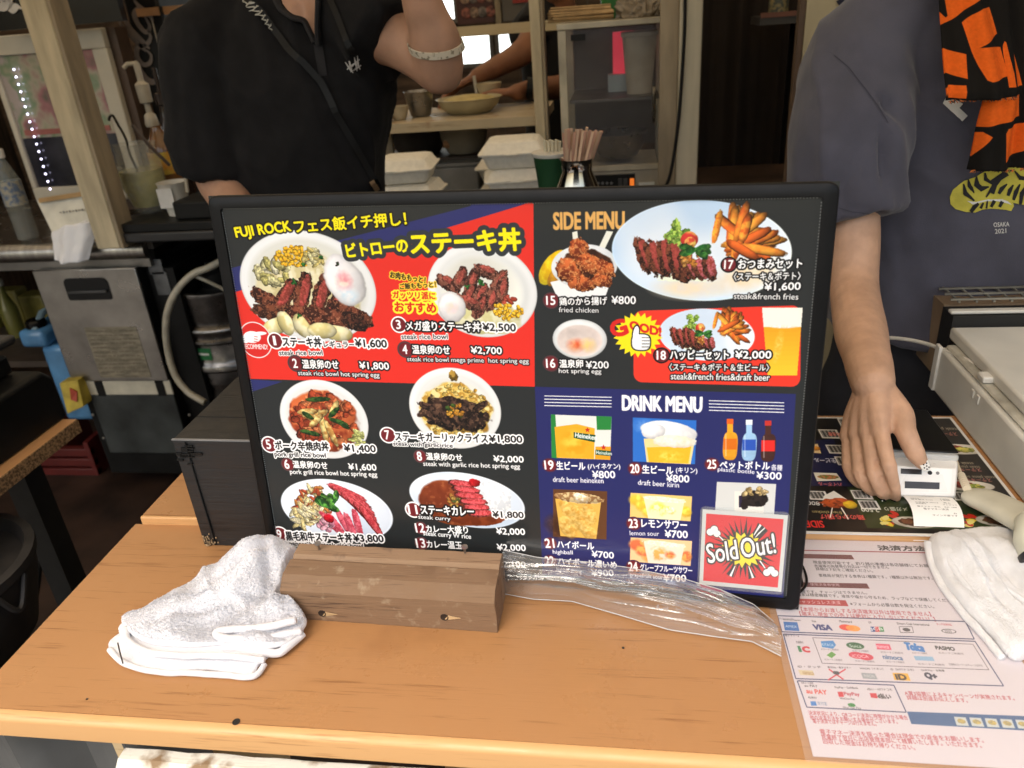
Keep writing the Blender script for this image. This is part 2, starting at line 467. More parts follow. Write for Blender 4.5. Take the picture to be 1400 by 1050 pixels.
def herb(c, x, y, s, n=5, col=(52, 118, 48)):
    for i in range(n):
        a = RNG.random() * 360
        c.blob(x + math.cos(math.radians(a)) * 5 * s, y + math.sin(math.radians(a)) * 4 * s, 7 * s, 3.6 * s, a, col, (24, 70, 28), sh=.5, n=.6, ns=.5, jag=.06, rim=-.2, rimw=.3)
def lettuce(c, x, y, s, n=9):
    for i in range(n):
        c.blob(x + RNG.normal() * 6 * s, y + RNG.normal() * 8 * s, 7 * s, 5 * s, RNG.random() * 180, (168, 196, 84), (90, 130, 44), sh=.4, n=.9, ns=.3, jag=.2, speck=(210, 224, 140))
def plate_combo(c, x, y, s):
    """steak slices, fries and salad on an oval plate (centre x,y, scale s)"""
    lettuce(c, x - 38 * s, y - 22 * s, 1.3 * s, 12)
    c.blob(x - 20 * s, y - 16 * s, 12 * s, 12 * s, 0, (196, 52, 48), (236, 170, 90), sh=.3, n=.7, ns=.7, jag=.03)
    c.blob(x - 19 * s, y - 12 * s, 8 * s, 8 * s, 0, (240, 208, 104), (204, 70, 50), sh=.2, n=.8, ns=.5, jag=.05)
    fries(c, x + 38 * s, y - 8 * s, 1.5 * s, 34)
    c.blob(x + 18 * s, y - 34 * s, 24 * s, 5 * s, -80, (246, 168, 60), (226, 120, 40), sh=.4, n=.4, sq=2.6)
    for i in range(60):
        c.line(x - 66 * s + RNG.random() * 66 * s, y + 30 * s + RNG.random() * 10 * s, x - 60 * s + RNG.random() * 66 * s, y + 32 * s + RNG.random() * 10 * s, .8 * s, (232, 240, 214))
    steak(c, x - 52 * s, y + 9 * s, 1.1 * s, 5, -14, 3, crust=(110, 58, 40), red=(164, 66, 60), dx=13, dy=2, rx=8, ry=23)
    steak(c, x - 4 * s, y + 22 * s, 1.0 * s, 3, -22, 4, red=(190, 96, 104), dx=13, dy=1, rx=8, ry=17)
    bits(c, x - 18 * s, y + 10 * s, 12 * s, 16 * s, 22, [(214, 140, 56), (196, 112, 44), (228, 166, 84)], 3.4 * s, 1.3)
    for a, q in ((200, 0), (160, 1), (10, 2), (40, 3), (-20, 0)):
        c.blob(x - 12 * s + math.cos(math.radians(a)) * 11 * s, y - 6 * s + math.sin(math.radians(a)) * 7 * s + 4 * s, 12 * s, 5.5 * s, a, (70, 132, 52), (28, 84, 34), sh=.5, n=.7, ns=.4, rim=-.15, rimw=.3)
def num(c, x, y, n, r=10, ring=W_, fill=(112, 34, 40)):
    c.blob(x, y, r * 1.15, r * 1.15, 0, ring, ring, sh=0, n=0, jag=0, soft=.03)
    c.blob(x, y, r * .95, r * .95, 0, fill, fill, sh=0, n=0, jag=0, soft=.03)
    w = 3.0 if len(n) == 1 else 6.0
    if n == '1' : w = 1.6
    c.text(n, x - w, y + 6, x + w, y + 6, 12, W_, bold=.05)
def jp(c, t, x0, y0, x1, y1, h, style='w', **k):
    """w: dark letters with white rim, k: white letters with dark rim"""
    if style == 'w': c.text(t, x0, y0, x1, y1, h, K_, bold=.045, out=W_, ow=.17, **k)
    elif style == 'p': c.text(t, x0, y0, x1, y1, h, W_, bold=.05, **k)
    else: c.text(t, x0, y0, x1, y1, h, W_, bold=.05, out=K_, ow=.17, **k)
def beer(c, x0, y0, x1, y1, sl=0, foam=.3):
    """a glass of beer, drawn in a slanted box"""
    n = 14
    for i in range(n):
        t0, t1 = i / n, (i + 1) / n
        ya, yb = y0 + (y1 - y0) * t0, y0 + (y1 - y0) * t1 + .6
        xa, xb = x0 + (x1 - x0) * .14 * t0 + sl * t0, x1 - (x1 - x0) * .14 * t0 + sl * t0
        col = (244, 240, 228) if t0 < foam else (236 + 10 * t0, 150 + 50 * t0, 30 + 20 * t0)
        c.poly([(xa, ya), (xb, ya), (xb, yb), (xa, yb)], col)
    c.blob((x0 + x1) / 2 + sl * .5 - 6, (y0 + y1) / 2 + 8, (x1 - x0) * .12, (y1 - y0) * .3, 6, (252, 214, 110), (240, 180, 60), sh=0, al=.7, soft=.6)
    c.blob((x0 + x1) / 2, y0 + (y1 - y0) * foam, (x1 - x0) * .42, 3, 0, (250, 246, 236), (236, 226, 200), sh=.1, soft=.5)

mc = Canvas(BW, BH, 3500, (40, 43, 44), board_loc)
def draw_menu(c):
    # grounds
    BLU = (44, 48, 104); RED = (226, 50, 40)
    c.poly([(270, 392), (315, 367), (643, 282), (715, 281), (712, 281), (318, 402), (270, 420)], BLU)
    c.poly([(643, 282), (650, 262), (760, 262), (715, 281), (318, 401), (310, 392)], BLU)
    c.poly([(300, 406), (712, 281), (760, 262), (729, 262), (731, 529), (300, 517)], RED)
    c.poly([(729, 262), (800, 262), (800, 530), (731, 530)], (40, 43, 44))
    c.poly([(330, 518), (386, 522), (338, 538)], BLU)
    # bowl 1
    c.bowl(419, 393, 96, 73, 6, col=(222, 222, 214), ins=(214, 208, 176))
    c.blob(420, 402, 76, 56, 6, (226, 216, 176), (204, 190, 140), n=.9, ns=.12, sh=.1, jag=.04, speck=(244, 240, 220))
    bits(c, 372, 372, 22, 16, 20, [(224, 216, 160), (206, 196, 120), (236, 230, 196)], 5, 2)
    corn(c, 402, 350, 26, 15, 120)
    bits(c, 428, 352, 16, 10, 14, [(236, 226, 170), (214, 196, 120)], 4, 2)
    for k, (sx, sy, a) in enumerate([(372, 414, 28), (388, 408, -52), (413, 404, -70), (437, 408, -66), (458, 418, -52), (478, 428, 24)]):
        c.blob(sx, sy, 34, 11, a if k not in (1, 2, 3) else a, (112, 60, 42), (50, 26, 20), n=.9, ns=.25, jag=.12, sq=2.5, sh=.4, speck=(170, 108, 76), sa=.7)
        if k in (1, 2, 3, 4):
            c.blob(sx + 3, sy - 6, 22, 6, a, (190, 78, 72), (132, 54, 44), n=.8, ns=.3, jag=.12, sq=2.4, sh=.25, speck=(214, 140, 120), sa=.3)
    c.blob(364, 426, 20, 10, 10, (120, 66, 44), (56, 30, 22), n=.9, ns=.3, jag=.15, speck=(176, 120, 84))
    c.blob(438, 434, 52, 13, 8, (124, 66, 46), (58, 30, 22), n=1, ns=.3, jag=.16, sq=2.4, sh=.4, speck=(190, 124, 92), sa=.7)
    c.blob(484, 440, 20, 12, 22, (86, 46, 34), (38, 22, 18), n=.9, ns=.3, jag=.1, speck=(150, 100, 72))
    egg(c, 470, 384, 27, 36, -28, (232, 132, 140)); c.blob(476, 404, 20, 14, 20, (206, 226, 238), (232, 236, 240), n=.5, sh=.1, soft=.6, al=.85)
    for ex, ey, ea in ((377, 446, -20), (390, 442, 70), (412, 446, 65), (462, 456, 6), (440, 452, 0)):
        c.blob(ex, ey, 21 if ea < 50 else 17, 11, ea, (240, 232, 190), (214, 200, 136), n=.5, ns=.5, sh=.35, jag=.03, rim=.15, rimw=.15)
    herb(c, 412, 361, .5, 3); herb(c, 402, 385, .5, 4); herb(c, 408, 432, .4, 3); herb(c, 436, 352, .5, 3); herb(c, 462, 362, .4, 4, (60, 30, 40))
    # bowl 3
    c.bowl(658, 398, 76, 64, 8, ins=(220, 220, 208))
    c.blob(658, 432, 54, 26, 6, (230, 226, 190), (212, 206, 150), n=.8, ns=.2, sh=.1, jag=.05)
    for k, (sx, sy, a) in enumerate([(612, 388, 30), (628, 382, -60), (645, 384, -62), (664, 372, 20), (682, 386, -56), (640, 404, -58), (656, 404, -58), (672, 410, -66), (686, 396, -76), (656, 420, -60), (640, 414, 20)]):
        c.blob(sx, sy, 19, 9, a, (130, 78, 62), (62, 34, 28), n=.9, ns=.3, jag=.12, sq=2.4, sh=.4, speck=(190, 130, 110), sa=.7)
        c.blob(sx + 2, sy - 4, 12, 4, a, (180, 84, 72), (130, 60, 50), n=.7, ns=.3, jag=.1, sh=.2, speck=(214, 130, 110))
    egg(c, 617, 420, 20, 21, 0, (240, 214, 216)); corn(c, 694, 424, 20, 13, 60); bits(c, 696, 410, 12, 4, 8, [(206, 90, 70), (180, 70, 50)], 3, 1.8)
    herb(c, 656, 388, .6, 5); herb(c, 638, 392, .4, 3)
    # heads
    c.text('FUJI ROCK', 324, 329, 399, 320, 17.5, Y_, bold=.055, out=K_, ow=.12)
    c.text('フェス飯イチ押し！', 404, 319, 556, 308, 18, Y_, bold=.05, out=K_, ow=.12)
    c.text('ビトローの', 475, 352, 558, 344, 18, Y_, bold=.06, out=(50, 54, 58), ow=.32)
    c.text('ステーキ丼', 563, 348, 712, 342, 29, Y_, bold=.055, out=(50, 54, 58), ow=.22)
    c.text('お肉ももっと！', 533, 380, 581, 388, 9, K_, bold=.06, out=(255, 214, 60), ow=.16)
    c.text('ご飯ももっと！', 547, 396, 596, 393, 8, K_, bold=.06, out=(255, 214, 60), ow=.16)
    c.text('ガッツリ派に', 537, 408, 595, 410, 10, (214, 40, 30), bold=.06, out=(255, 240, 60), ow=.22)
    c.text('おすすめ', 540, 426, 596, 428, 13, (214, 40, 30), bold=.06, out=(255, 240, 60), ow=.22)
    # labels left
    c.blob(349, 465, 23, 24, 0, (236, 226, 226), (236, 226, 226), sh=0, n=0, jag=0, soft=.02)
    c.blob(349, 465, 21.5, 22.5, 0, (214, 44, 40), (214, 44, 40), sh=0, n=0, jag=0, soft=.02)
    c.blob(344, 461, 13, 8, -6, W_, W_, sh=.08, jag=.02, n=0); c.blob(355, 456, 10, 2.6, -4, W_, W_, sh=.1, jag=0, n=0); c.blob(334, 464, 6, 5, 30, W_, W_, sh=0, jag=0, n=0)
    for i in range(3): c.line(347, 460 + i * 3.4, 352, 461 + i * 3.4, .8, (196, 60, 56))
    c.text('RECOMMEND!', 333, 477, 366, 478, 6.5, W_, bold=.06)
    num(c, 376, 466, '1'); jp(c, 'ステーキ丼', 387, 474, 440, 475, 13); jp(c, 'レギュラー', 443, 475, 485, 476, 9); jp(c, '¥1,600', 486, 476, 529, 477, 12)
    jp(c, 'steak rice bowl', 382, 486, 441, 486, 7)
    num(c, 404, 497, '2', ring=(80, 60, 62)); jp(c, '温泉卵のせ', 414, 504, 463, 505, 12, 'k'); jp(c, '¥1,800', 492, 506, 532, 507, 11, 'k')
    jp(c, 'steak rice bowl hot spring egg', 408, 515, 519, 518, 8, 'k')
    num(c, 545, 444, '3'); jp(c, 'メガ盛りステーキ丼', 556, 452, 657, 454, 13, 'k'); jp(c, '¥2,500', 660, 454, 705, 455, 12)
    jp(c, 'steak rice bowl', 549, 464, 612, 464, 7)
    num(c, 554, 478, '4', ring=(80, 60, 62)); jp(c, '温泉卵のせ', 564, 484, 615, 485, 12, 'k'); jp(c, '¥2,700', 644, 485, 686, 486, 11, 'k')
    jp(c, 'steak rice bowl mega prime  hot spring egg', 557, 496, 723, 499, 8, 'k')
    # bowl 5
    c.bowl(442, 574, 60, 53, 8, ins=(216, 214, 200))
    c.blob(443, 576, 47, 41, 0, (206, 104, 58), (158, 62, 36), n=1, ns=.16, sh=.25, jag=.08, speck=(232, 168, 110), sa=.7)
    bits(c, 443, 576, 42, 36, 70, [(206, 96, 56), (182, 74, 44), (220, 130, 80), (150, 60, 36)], 5, 1.7)
    for sx, sy, rx, a in ((420, 563, 15, -8), (436, 568, 16, -30), (456, 560, 15, -58), (442, 586, 26, 84), (452, 592, 20, 70), (424, 570, 12, 10), (432, 575, 14, -40)):
        c.blob(sx, sy, rx, 4.6, a, (232, 214, 140), (176, 128, 66), n=.5, ns=.5, sh=.4, jag=.04, rim=.2, rimw=.2)
    for sx, sy, rx, a in ((434, 546, 18, -4), (420, 568, 9, 30), (463, 577, 14, 16), (456, 564, 12, -40), (424, 592, 15, 10), (470, 582, 8, 30)):
        c.blob(sx, sy, rx, 3.6, a, (62, 96, 40), (26, 54, 24), n=.6, ns=.5, sh=.4, jag=.08)
    bits(c, 490, 600, 8, 10, 16, [(222, 226, 150), (200, 204, 120)], 2.4, 3)
    num(c, 368, 608, '5'); jp(c, 'ポーク辛焼肉丼', 377, 615, 450, 617, 12); jp(c, '¥1,400', 471, 619, 514, 620, 11)
    jp(c, 'pork grill rice bowl', 376, 626, 446, 628, 8)
    num(c, 393, 635, '6', r=8, ring=(90, 60, 62)); jp(c, '温泉卵のせ', 401, 640, 448, 642, 10, 'p'); jp(c, '¥1,600', 477, 644, 515, 645, 10, 'p')
    jp(c, 'pork grill rice bowl hot spring egg', 397, 650, 516, 654, 8, 'p')
    # bowl 7
    c.bowl(621, 559, 62, 56, 4, ins=(222, 220, 204))
    c.blob(622, 563, 48, 40, 0, (222, 188, 96), (186, 140, 56), n=1, ns=.08, sh=.15, jag=.07, speck=(244, 226, 160), sa=.9, st=.55)
    bits(c, 622, 563, 46, 38, 130, [(226, 192, 96), (206, 160, 64), (240, 214, 130)], 2.6, 1.3)
    c.blob(618, 566, 46, 23, 4, (74, 52, 42), (34, 24, 20), n=1, ns=.22, jag=.16, sq=2.2, sh=.4, speck=(130, 96, 72), sa=.7)
    for i in range(7): c.blob(584 + i * 12, 556 + (i % 3) * 9, 14, 5, 20 + i * 21, (84, 60, 48), (40, 28, 24), n=.8, jag=.1, sh=.5)
    bits(c, 622, 562, 12, 9, 24, [(226, 166, 60), (206, 140, 46), (70, 96, 40)], 3, 1.2)
    c.blob(619, 514, 6.5, 7.5, 0, (176, 140, 60), (110, 84, 30), n=1, ns=.4, jag=.14); 
    num(c, 530, 595, '7'); jp(c, 'ステーキガーリックライス', 541, 603, 667, 606, 12); jp(c, '¥1,800', 669, 606, 714, 607, 11)
    jp(c, 'steak with garlic rice', 538, 611, 619, 614, 7)
    num(c, 574, 624, '8', r=8, ring=(90, 60, 62)); jp(c, '温泉卵のせ', 583, 629, 632, 631, 10, 'p'); jp(c, '¥2,000', 675, 633, 716, 634, 10, 'p')
    jp(c, 'steak with garlic rice hot spring egg', 579, 639, 711, 643, 8, 'p')
    # plate 9
    c.blob(459, 698, 74, 42, 4, (226, 234, 246), (206, 218, 236), sh=.05, n=.6, ns=1, jag=0, soft=.02, rim=-.08, rimw=.06)
    bits(c, 428, 690, 24, 24, 90, [(228, 206, 140), (240, 224, 170), (214, 140, 70), (196, 84, 50)], 2.6, 3)
    bits(c, 420, 706, 24, 14, 40, [(236, 216, 150), (244, 232, 190)], 3, 3)
    for i in range(7):
        c.blob(474 + i * 5.4, 674 + i * 6.4, 30 - abs(i - 2) * 1.5, 5.6, 22 + i * 6, (150, 50, 50), (90, 30, 30), n=.5, ns=.3, jag=.05, sq=2.6, sh=.2)
        c.blob(474 + i * 5.4, 673 + i * 6.4, 29 - abs(i - 2) * 1.5, 4.4, 22 + i * 6, (214, 84, 92), (180, 52, 62), n=.7, ns=.35, jag=.07, sq=2.6, sh=.15, speck=(238, 170, 170), sa=.4)
    for i in range(5): c.blob(452 + i * 9, 715 + (i % 2) * 5, 20, 5, 50 + i * 8, (222, 104, 122), (186, 60, 78), n=.7, ns=.35, jag=.07, sq=2.4, sh=.2, speck=(240, 186, 190), sa=.4)
    bits(c, 444, 718, 10, 8, 12, [(240, 180, 196), (232, 150, 176)], 4, 1.4)
    c.blob(449, 709, 7, 6, 30, (214, 34, 50), (170, 20, 36), sh=.5, n=.3, jag=.08)
    herb(c, 447, 690, 1.5, 6, (92, 160, 60)); herb(c, 458, 682, 1.1, 4, (100, 170, 66))
    num(c, 383, 731, '9'); jp(c, '黒毛和牛ステーキ丼', 392, 739, 482, 742, 12); jp(c, '¥3,800', 484, 742, 525, 743, 11)
    jp(c, 'japanese beefsteak rice bowl', 390, 748, 497, 752, 8)
    jp(c, '10', 403, 760, 409, 760, 9, 'p')
    # plate 11
    c.blob(637, 684, 76, 38, 6, (226, 234, 244), (206, 222, 240), sh=.05, n=.6, ns=1, jag=0, soft=.02, rim=-.08, rimw=.06)
    c.blob(618, 688, 46, 32, 6, (146, 70, 36), (112, 46, 24), n=.8, ns=.4, sh=.15, jag=.03, speck=(180, 104, 60), sa=.4)
    c.blob(650, 706, 40, 14, -4, (138, 62, 32), (110, 46, 24), n=.8, ns=.4, sh=.1, jag=.05)
    c.blob(673, 682, 26, 24, 30, (240, 242, 244), (214, 220, 226), n=1, ns=.08, sh=.1, jag=.06, speck=(252, 252, 252), sa=.9)
    bits(c, 622, 684, 10, 9, 26, [(206, 166, 80), (96, 110, 50), (190, 130, 60)], 2.6, 1.3)
    for i in range(6):
        sx, sy = 630 + i * 5 + (i % 2), 662 + i * 8
        c.blob(sx, sy, 20 - abs(i - 2), 5.6, 170 - i * 2 + 14, (128, 58, 50), (80, 34, 30), n=.6, sq=2.4, jag=.06, sh=.3)
        c.blob(sx + 1, sy - 1, 18 - abs(i - 2), 4.2, 170 - i * 2 + 14, (226, 84, 92), (186, 56, 60), n=.7, ns=.3, sq=2.4, jag=.08, sh=.2, speck=(244, 160, 160))
    c.blob(648, 660, 8, 6, 0, (214, 36, 44), (170, 22, 30), sh=.4, jag=.14)
    num(c, 565, 697, '11'); jp(c, 'ステーキカレー', 576, 703, 648, 706, 12, 'k'); jp(c, '¥1,800', 674, 709, 716, 710, 10)
    jp(c, 'steak curry', 572, 711, 616, 714, 7, 'k')
    num(c, 575, 722, '12', r=8, ring=(90, 60, 62)); jp(c, 'カレー大盛り', 583, 728, 640, 730, 10, 'p'); jp(c, '¥2,000', 679, 732, 718, 733, 10, 'p')
    jp(c, 'steak curry W rice', 579, 734, 644, 739, 8, 'p')
    num(c, 576, 743, '13', r=8, ring=(90, 60, 62)); jp(c, 'カレー温玉', 584, 749, 632, 751, 10, 'p'); jp(c, '¥2,000', 680, 754, 719, 755, 10, 'p')
    num(c, 577, 766, '14', r=8, ring=(90, 60, 62)); jp(c, '¥2,100', 680, 776, 719, 777, 9, 'p')
    # side menu
    c.text('SIDE MENU', 757, 314, 853, 313, 23, (226, 172, 96), bold=.055)
    c.poly([(782, 318), (789, 316), (793, 352), (786, 354)], (232, 232, 218)); c.poly([(829, 316), (838, 317), (820, 354), (812, 352)], (232, 232, 218))
    c.blob(756, 366, 15, 29, 38, (246, 222, 40), (226, 176, 20), sh=.2, n=.4, jag=.02, rim=-.1)
    c.blob(762, 374, 9, 22, 38, (226, 170, 50), (206, 140, 30), sh=.3, n=.4, jag=.02)
    c.poly([(752, 386), (842, 366), (828, 404), (762, 408)], (236, 238, 238)); c.blob(798, 364, 46, 30, -4, (240, 242, 244), (222, 226, 228), sh=.1, n=.3, jag=0, soft=.03)
    c.blob(799, 366, 38, 25, -4, (80, 44, 26), (50, 26, 16), n=.6)
    for sx, sy, rx, ry in ((790, 342, 15, 16), (778, 370, 21, 17), (806, 362, 22, 14), (826, 368, 16, 13), (796, 388, 20, 11), (822, 384, 14, 10)):
        c.blob(sx, sy, rx, ry, RNG.random() * 60, (192, 98, 50), (120, 48, 24), n=1, ns=.25, sh=.45, jag=.16, speck=(230, 160, 96), sa=.7, st=.56)
    num(c, 753, 411, '15', ring=(84, 50, 54)); jp(c, '鶏のから揚げ', 765, 418, 830, 417, 11, 'k'); jp(c, '¥800', 836, 416, 869, 416, 11, 'k'); jp(c, 'fried chicken', 764, 427, 818, 428, 7, 'k')
    # plate 17
    c.blob(956, 344, 122, 70, 3, (190, 214, 238), (222, 232, 242), sh=-.05, n=.7, ns=1.2, jag=0, soft=.012, rim=-.1, rimw=.03)
    c.blob(1020, 376, 60, 30, -20, (240, 208, 160), (244, 222, 190), sh=0, n=.5, soft=.7, al=.8, jag=0); c.blob(940, 394, 60, 20, 0, (240, 216, 176), (232, 214, 190), sh=0, n=.5, soft=.7, al=.8, jag=0)
    plate_combo(c, 962, 344, 1.0)
    num(c, 996, 362, '17', ring=K_); jp(c, 'おつまみセット', 1009, 368, 1096, 367, 13, 'k'); jp(c, '〈ステーキ＆ポテト〉', 1003, 384, 1094, 383, 11, 'k')
    jp(c, '¥1,600', 1045, 399, 1094, 398, 12, 'k'); jp(c, 'steak&french fries', 1003, 409, 1091, 410, 8, 'k')
    # egg 16
    c.blob(792, 464, 37, 28, 0, (236, 238, 238), (222, 226, 226), sh=.1, n=.3, jag=0, soft=.03, rim=.1); c.blob(792, 466, 32, 23, 0, (222, 208, 200), (204, 190, 184), sh=-.1, n=.3, jag=0, soft=.1)
    c.blob(787, 472, 15, 12, 0, (222, 96, 60), (232, 150, 100), sh=.1, n=.4, soft=.8); c.blob(804, 472, 14, 12, 0, (240, 206, 130), (236, 200, 150), sh=.1, n=.4, soft=.8)
    num(c, 753, 497, '16', ring=(84, 50, 54)); jp(c, '温泉卵', 765, 503, 797, 503, 11, 'k'); jp(c, '¥200', 801, 504, 832, 504, 10, 'k'); jp(c, 'hot spring egg', 764, 512, 822, 513, 8, 'k')
    # set 18
    pts = []
    for (qx, qy, a0) in ((1082, 517, 0), (878, 511, 90), (878, 437, 180), (1083, 430, 270)):
        for k in range(7):
            a = math.radians(a0 + k * 15); pts.append((qx + 12 * math.cos(a), qy + 12 * math.sin(a)))
    c.poly(pts, (232, 58, 42))
    c.blob(965, 458, 64, 37, 3, (206, 222, 240), (226, 234, 242), sh=-.05, n=.7, ns=1.2, jag=0, soft=.02)
    plate_combo(c, 968, 457, .55)
    beer(c, 1042, 421, 1097, 513, 0, .28)
    st = []
    for i in range(44):
        a = i / 44 * 6.283; r = 34 if i % 2 else 27
        st.append((872 + math.cos(a) * r, 458 + math.sin(a) * r * .92))
    c.poly(st, (250, 226, 30))
    c.text('G', 839, 462, 859, 456, 21, (214, 40, 34), bold=.08); c.text('OOD!', 861, 450, 903, 460, 11, (214, 40, 34), bold=.09, shear=-.2)
    c.blob(876, 468, 14, 13, 0, K_, K_, sh=0, n=0, jag=0, sq=3); c.blob(869, 455, 5.5, 12, 8, K_, K_, sh=0, n=0, jag=0)
    c.blob(876, 468, 12.4, 11.4, 0, W_, W_, sh=.08, n=0, jag=0, sq=3); c.blob(869, 456, 4, 11, 8, W_, W_, sh=0, n=0, jag=0)
    for i in range(4): c.line(877, 462 + i * 4.2, 888, 462 + i * 4.2, .9, K_)
    num(c, 904, 486, '18', ring=K_); jp(c, 'ハッピーセット', 916, 492, 996, 492, 13, 'k'); jp(c, '¥2,000', 1005, 492, 1054, 492, 12, 'k')
    jp(c, '〈ステーキ＆ポテト＆生ビール〉', 915, 507, 1051, 508, 10, 'k'); jp(c, 'steak&french fries&draft beer', 917, 519, 1052, 521, 9, 'k')
    # drinks
    c.poly([(731, 529), (1088, 539), (1070, 830), (742, 800)], (38, 42, 98))
    c.text('DRINK MENU', 851, 561, 959, 564, 20, W_, bold=.06)
    for i in range(4):
        c.line(744, 541.5 + i * 4.4, 836, 543.5 + i * 4.4, 1.1, W_); c.line(969, 548 + i * 4.4, 1072, 551 + i * 4.4, 1.1, W_)
    c.poly([(753, 567), (836, 570), (834, 629), (754, 626)], (226, 228, 222)); c.poly([(753, 567), (759, 567), (763, 627), (754, 626)], (40, 130, 60)); c.poly([(815, 569), (836, 570), (835, 588), (816, 588)], (40, 130, 60))
    c.poly([(758, 584), (788, 580), (813, 586), (812, 628), (761, 626)], (240, 170, 40)); c.blob(786, 606, 22, 22, 0, (252, 200, 70), (238, 160, 30), sh=0, n=.5, soft=.6, jag=0); c.poly([(814, 611), (835, 611), (834, 629), (813, 628)], (236, 158, 36))
    c.poly([(784, 591), (814, 595), (813, 605), (784, 599)], (24, 74, 44)); c.text('Heineken', 786, 598, 815, 602, 6.5, W_, bold=.07); c.poly([(814, 615), (835, 617), (835, 624), (814, 622)], (24, 74, 44)); c.text('Heineken', 815, 621, 836, 623, 5, W_, bold=.07)
    for sx, sy in ((803, 588), (825, 612)):
        c.poly([(sx + (4 if i % 2 == 0 else 1.7) * math.sin(i * .6283), sy - (4 if i % 2 == 0 else 1.7) * math.cos(i * .6283)) for i in range(10)], (190, 40, 34))
    num(c, 751, 636, '19', ring=(70, 40, 70), r=9); jp(c, '生ビール', 761, 642, 800, 643, 11, 'p'); jp(c, '(ハイネケン)', 804, 643, 848, 643, 9, 'p'); jp(c, '¥800', 810, 654, 841, 654, 10, 'p'); jp(c, 'draft beer heineken', 756, 659, 825, 661, 7, 'p')
    c.poly([(865, 571), (952, 575), (950, 635), (865, 631)], (44, 110, 200)); c.blob(880, 582, 16, 12, 0, (120, 170, 232), (70, 130, 214), sh=0, soft=.8, n=.4)
    c.poly([(880, 600), (951, 596), (944, 635), (884, 632)], (238, 214, 150)); c.poly([(884, 612), (945, 610), (941, 634), (887, 632)], (242, 182, 44)); c.blob(914, 624, 22, 10, 0, (252, 214, 90), (240, 180, 40), sh=0, soft=.7, n=.5)
    c.blob(914, 590, 38, 15, 6, (246, 246, 244), (228, 230, 232), sh=.15, n=.4, jag=.02); c.blob(893, 590, 16, 11, -10, (250, 250, 250), (226, 228, 232), sh=.2, n=.3, jag=.02); c.blob(922, 604, 30, 9, 0, (244, 240, 230), (236, 226, 200), sh=.1, n=.3)
    num(c, 868, 641, '20', ring=(70, 40, 70), r=9); jp(c, '生ビール', 878, 647, 920, 649, 11, 'p'); jp(c, '(キリン)', 924, 648, 953, 649, 9, 'p'); jp(c, '¥800', 911, 659, 942, 660, 10, 'p'); jp(c, 'draft beer kirin', 872, 663, 928, 667, 7, 'p')
    for bxp, col, cap, lab in ((998, (240, 166, 40), (232, 96, 30), (214, 110, 24)), (1024, (160, 200, 236), (230, 236, 244), (44, 84, 180)), (1050, (70, 40, 36), (190, 50, 44), (222, 44, 40))):
        yy = 574 + (bxp - 998) * .045
        c.blob(bxp, yy + 36, 9.6, 21, 0, col, tuple(v * .9 for v in col), sh=.05, n=.2, jag=0, sq=3.4, soft=.05); c.rect(bxp - 4, yy + 6, bxp + 4, yy + 18, col); c.rect(bxp - 4.5, yy - 1, bxp + 4.5, yy + 6, cap)
        c.rect(bxp - 9.2, yy + 26, bxp + 9.2, yy + 41, lab); c.rect(bxp - 6.5, yy + 20, bxp - 5, yy + 50, (250, 250, 250), .4)
    num(c, 973, 635, '25', ring=(70, 40, 70), r=9); jp(c, 'ペットボトル', 984, 641, 1052, 643, 11, 'p'); jp(c, '各種', 1054, 643, 1069, 644, 8, 'p'); jp(c, 'plastic bottle', 981, 646, 1031, 650, 7, 'p'); jp(c, '¥300', 1034, 655, 1068, 656, 10, 'p')
    # highball
    c.poly([(756, 669), (830, 672), (829, 738), (756, 734)], (96, 60, 36)); c.blob(770, 720, 26, 24, 0, (60, 34, 22), (110, 70, 40), n=.8, sh=0, soft=.6)
    c.poly([(759, 682), (822, 684), (815, 737), (766, 733)], (226, 178, 84)); 
    for i in range(34): c.blob(772 + RNG.random() * 38, 690 + RNG.random() * 40, 10, 8, RNG.random() * 90, (244, 214, 130), (206, 150, 60), n=.7, sh=.25, sq=3, jag=.04, al=.45, soft=.3)
    c.blob(791, 681, 32, 8, 2, (214, 190, 140), (150, 110, 70), n=.8, sh=.2, rim=-.5, rimw=.12); c.blob(794, 681, 10, 6, 20, (252, 244, 224), (220, 190, 140), n=.5, sh=.3, sq=3)
    num(c, 752, 743, '21', r=8, ring=(70, 40, 70)); jp(c, 'ハイボール', 762, 749, 812, 752, 10, 'p'); jp(c, 'highball', 756, 759, 783, 760, 7, 'p'); jp(c, '¥700', 809, 762, 839, 764, 9, 'p')
    num(c, 752, 767, '22', r=8, ring=(70, 40, 70)); jp(c, 'ハイボール濃いめ', 763, 772, 843, 778, 10, 'p'); jp(c, '¥900', 809, 788, 839, 788, 9, 'p'); jp(c, 'highball strong', 761, 783, 795, 786, 7, 'p')
    # sours
    for (ya, cc, c2, c3) in ((676, (244, 220, 90), (240, 236, 190), (236, 190, 60)), (737, (240, 170, 90), (240, 220, 200), (226, 110, 70))):
        c.poly([(862, ya - 2), (946, ya + 3), (944, ya + 37), (861, ya + 31)], (240, 200, 120) if ya < 700 else (244, 200, 150))
        for i in range(3): c.blob(870 + i * 9, ya + 8 + i * 8, 12, 10, 0, cc, c3, n=.6, sh=.2, soft=.4, jag=0)
        c.blob(938, ya + 24, 8, 9, 0, cc, c3, n=.5, sh=.2, soft=.3)
        c.poly([(880, ya + 5), (936, ya + 7), (930, ya + 36), (886, ya + 33)], c2); c.blob(900, ya + 20, 14, 12, 0, cc, c2, n=.7, sh=.1, soft=.5); c.blob(908, ya + 7, 28, 4, 3, (250, 246, 230), (236, 226, 190), sh=0, n=.3); c.blob(916, ya + 22, 8, 7, 20, c3 if ya > 700 else (250, 250, 226), cc, n=.5, sh=.2, soft=.5)
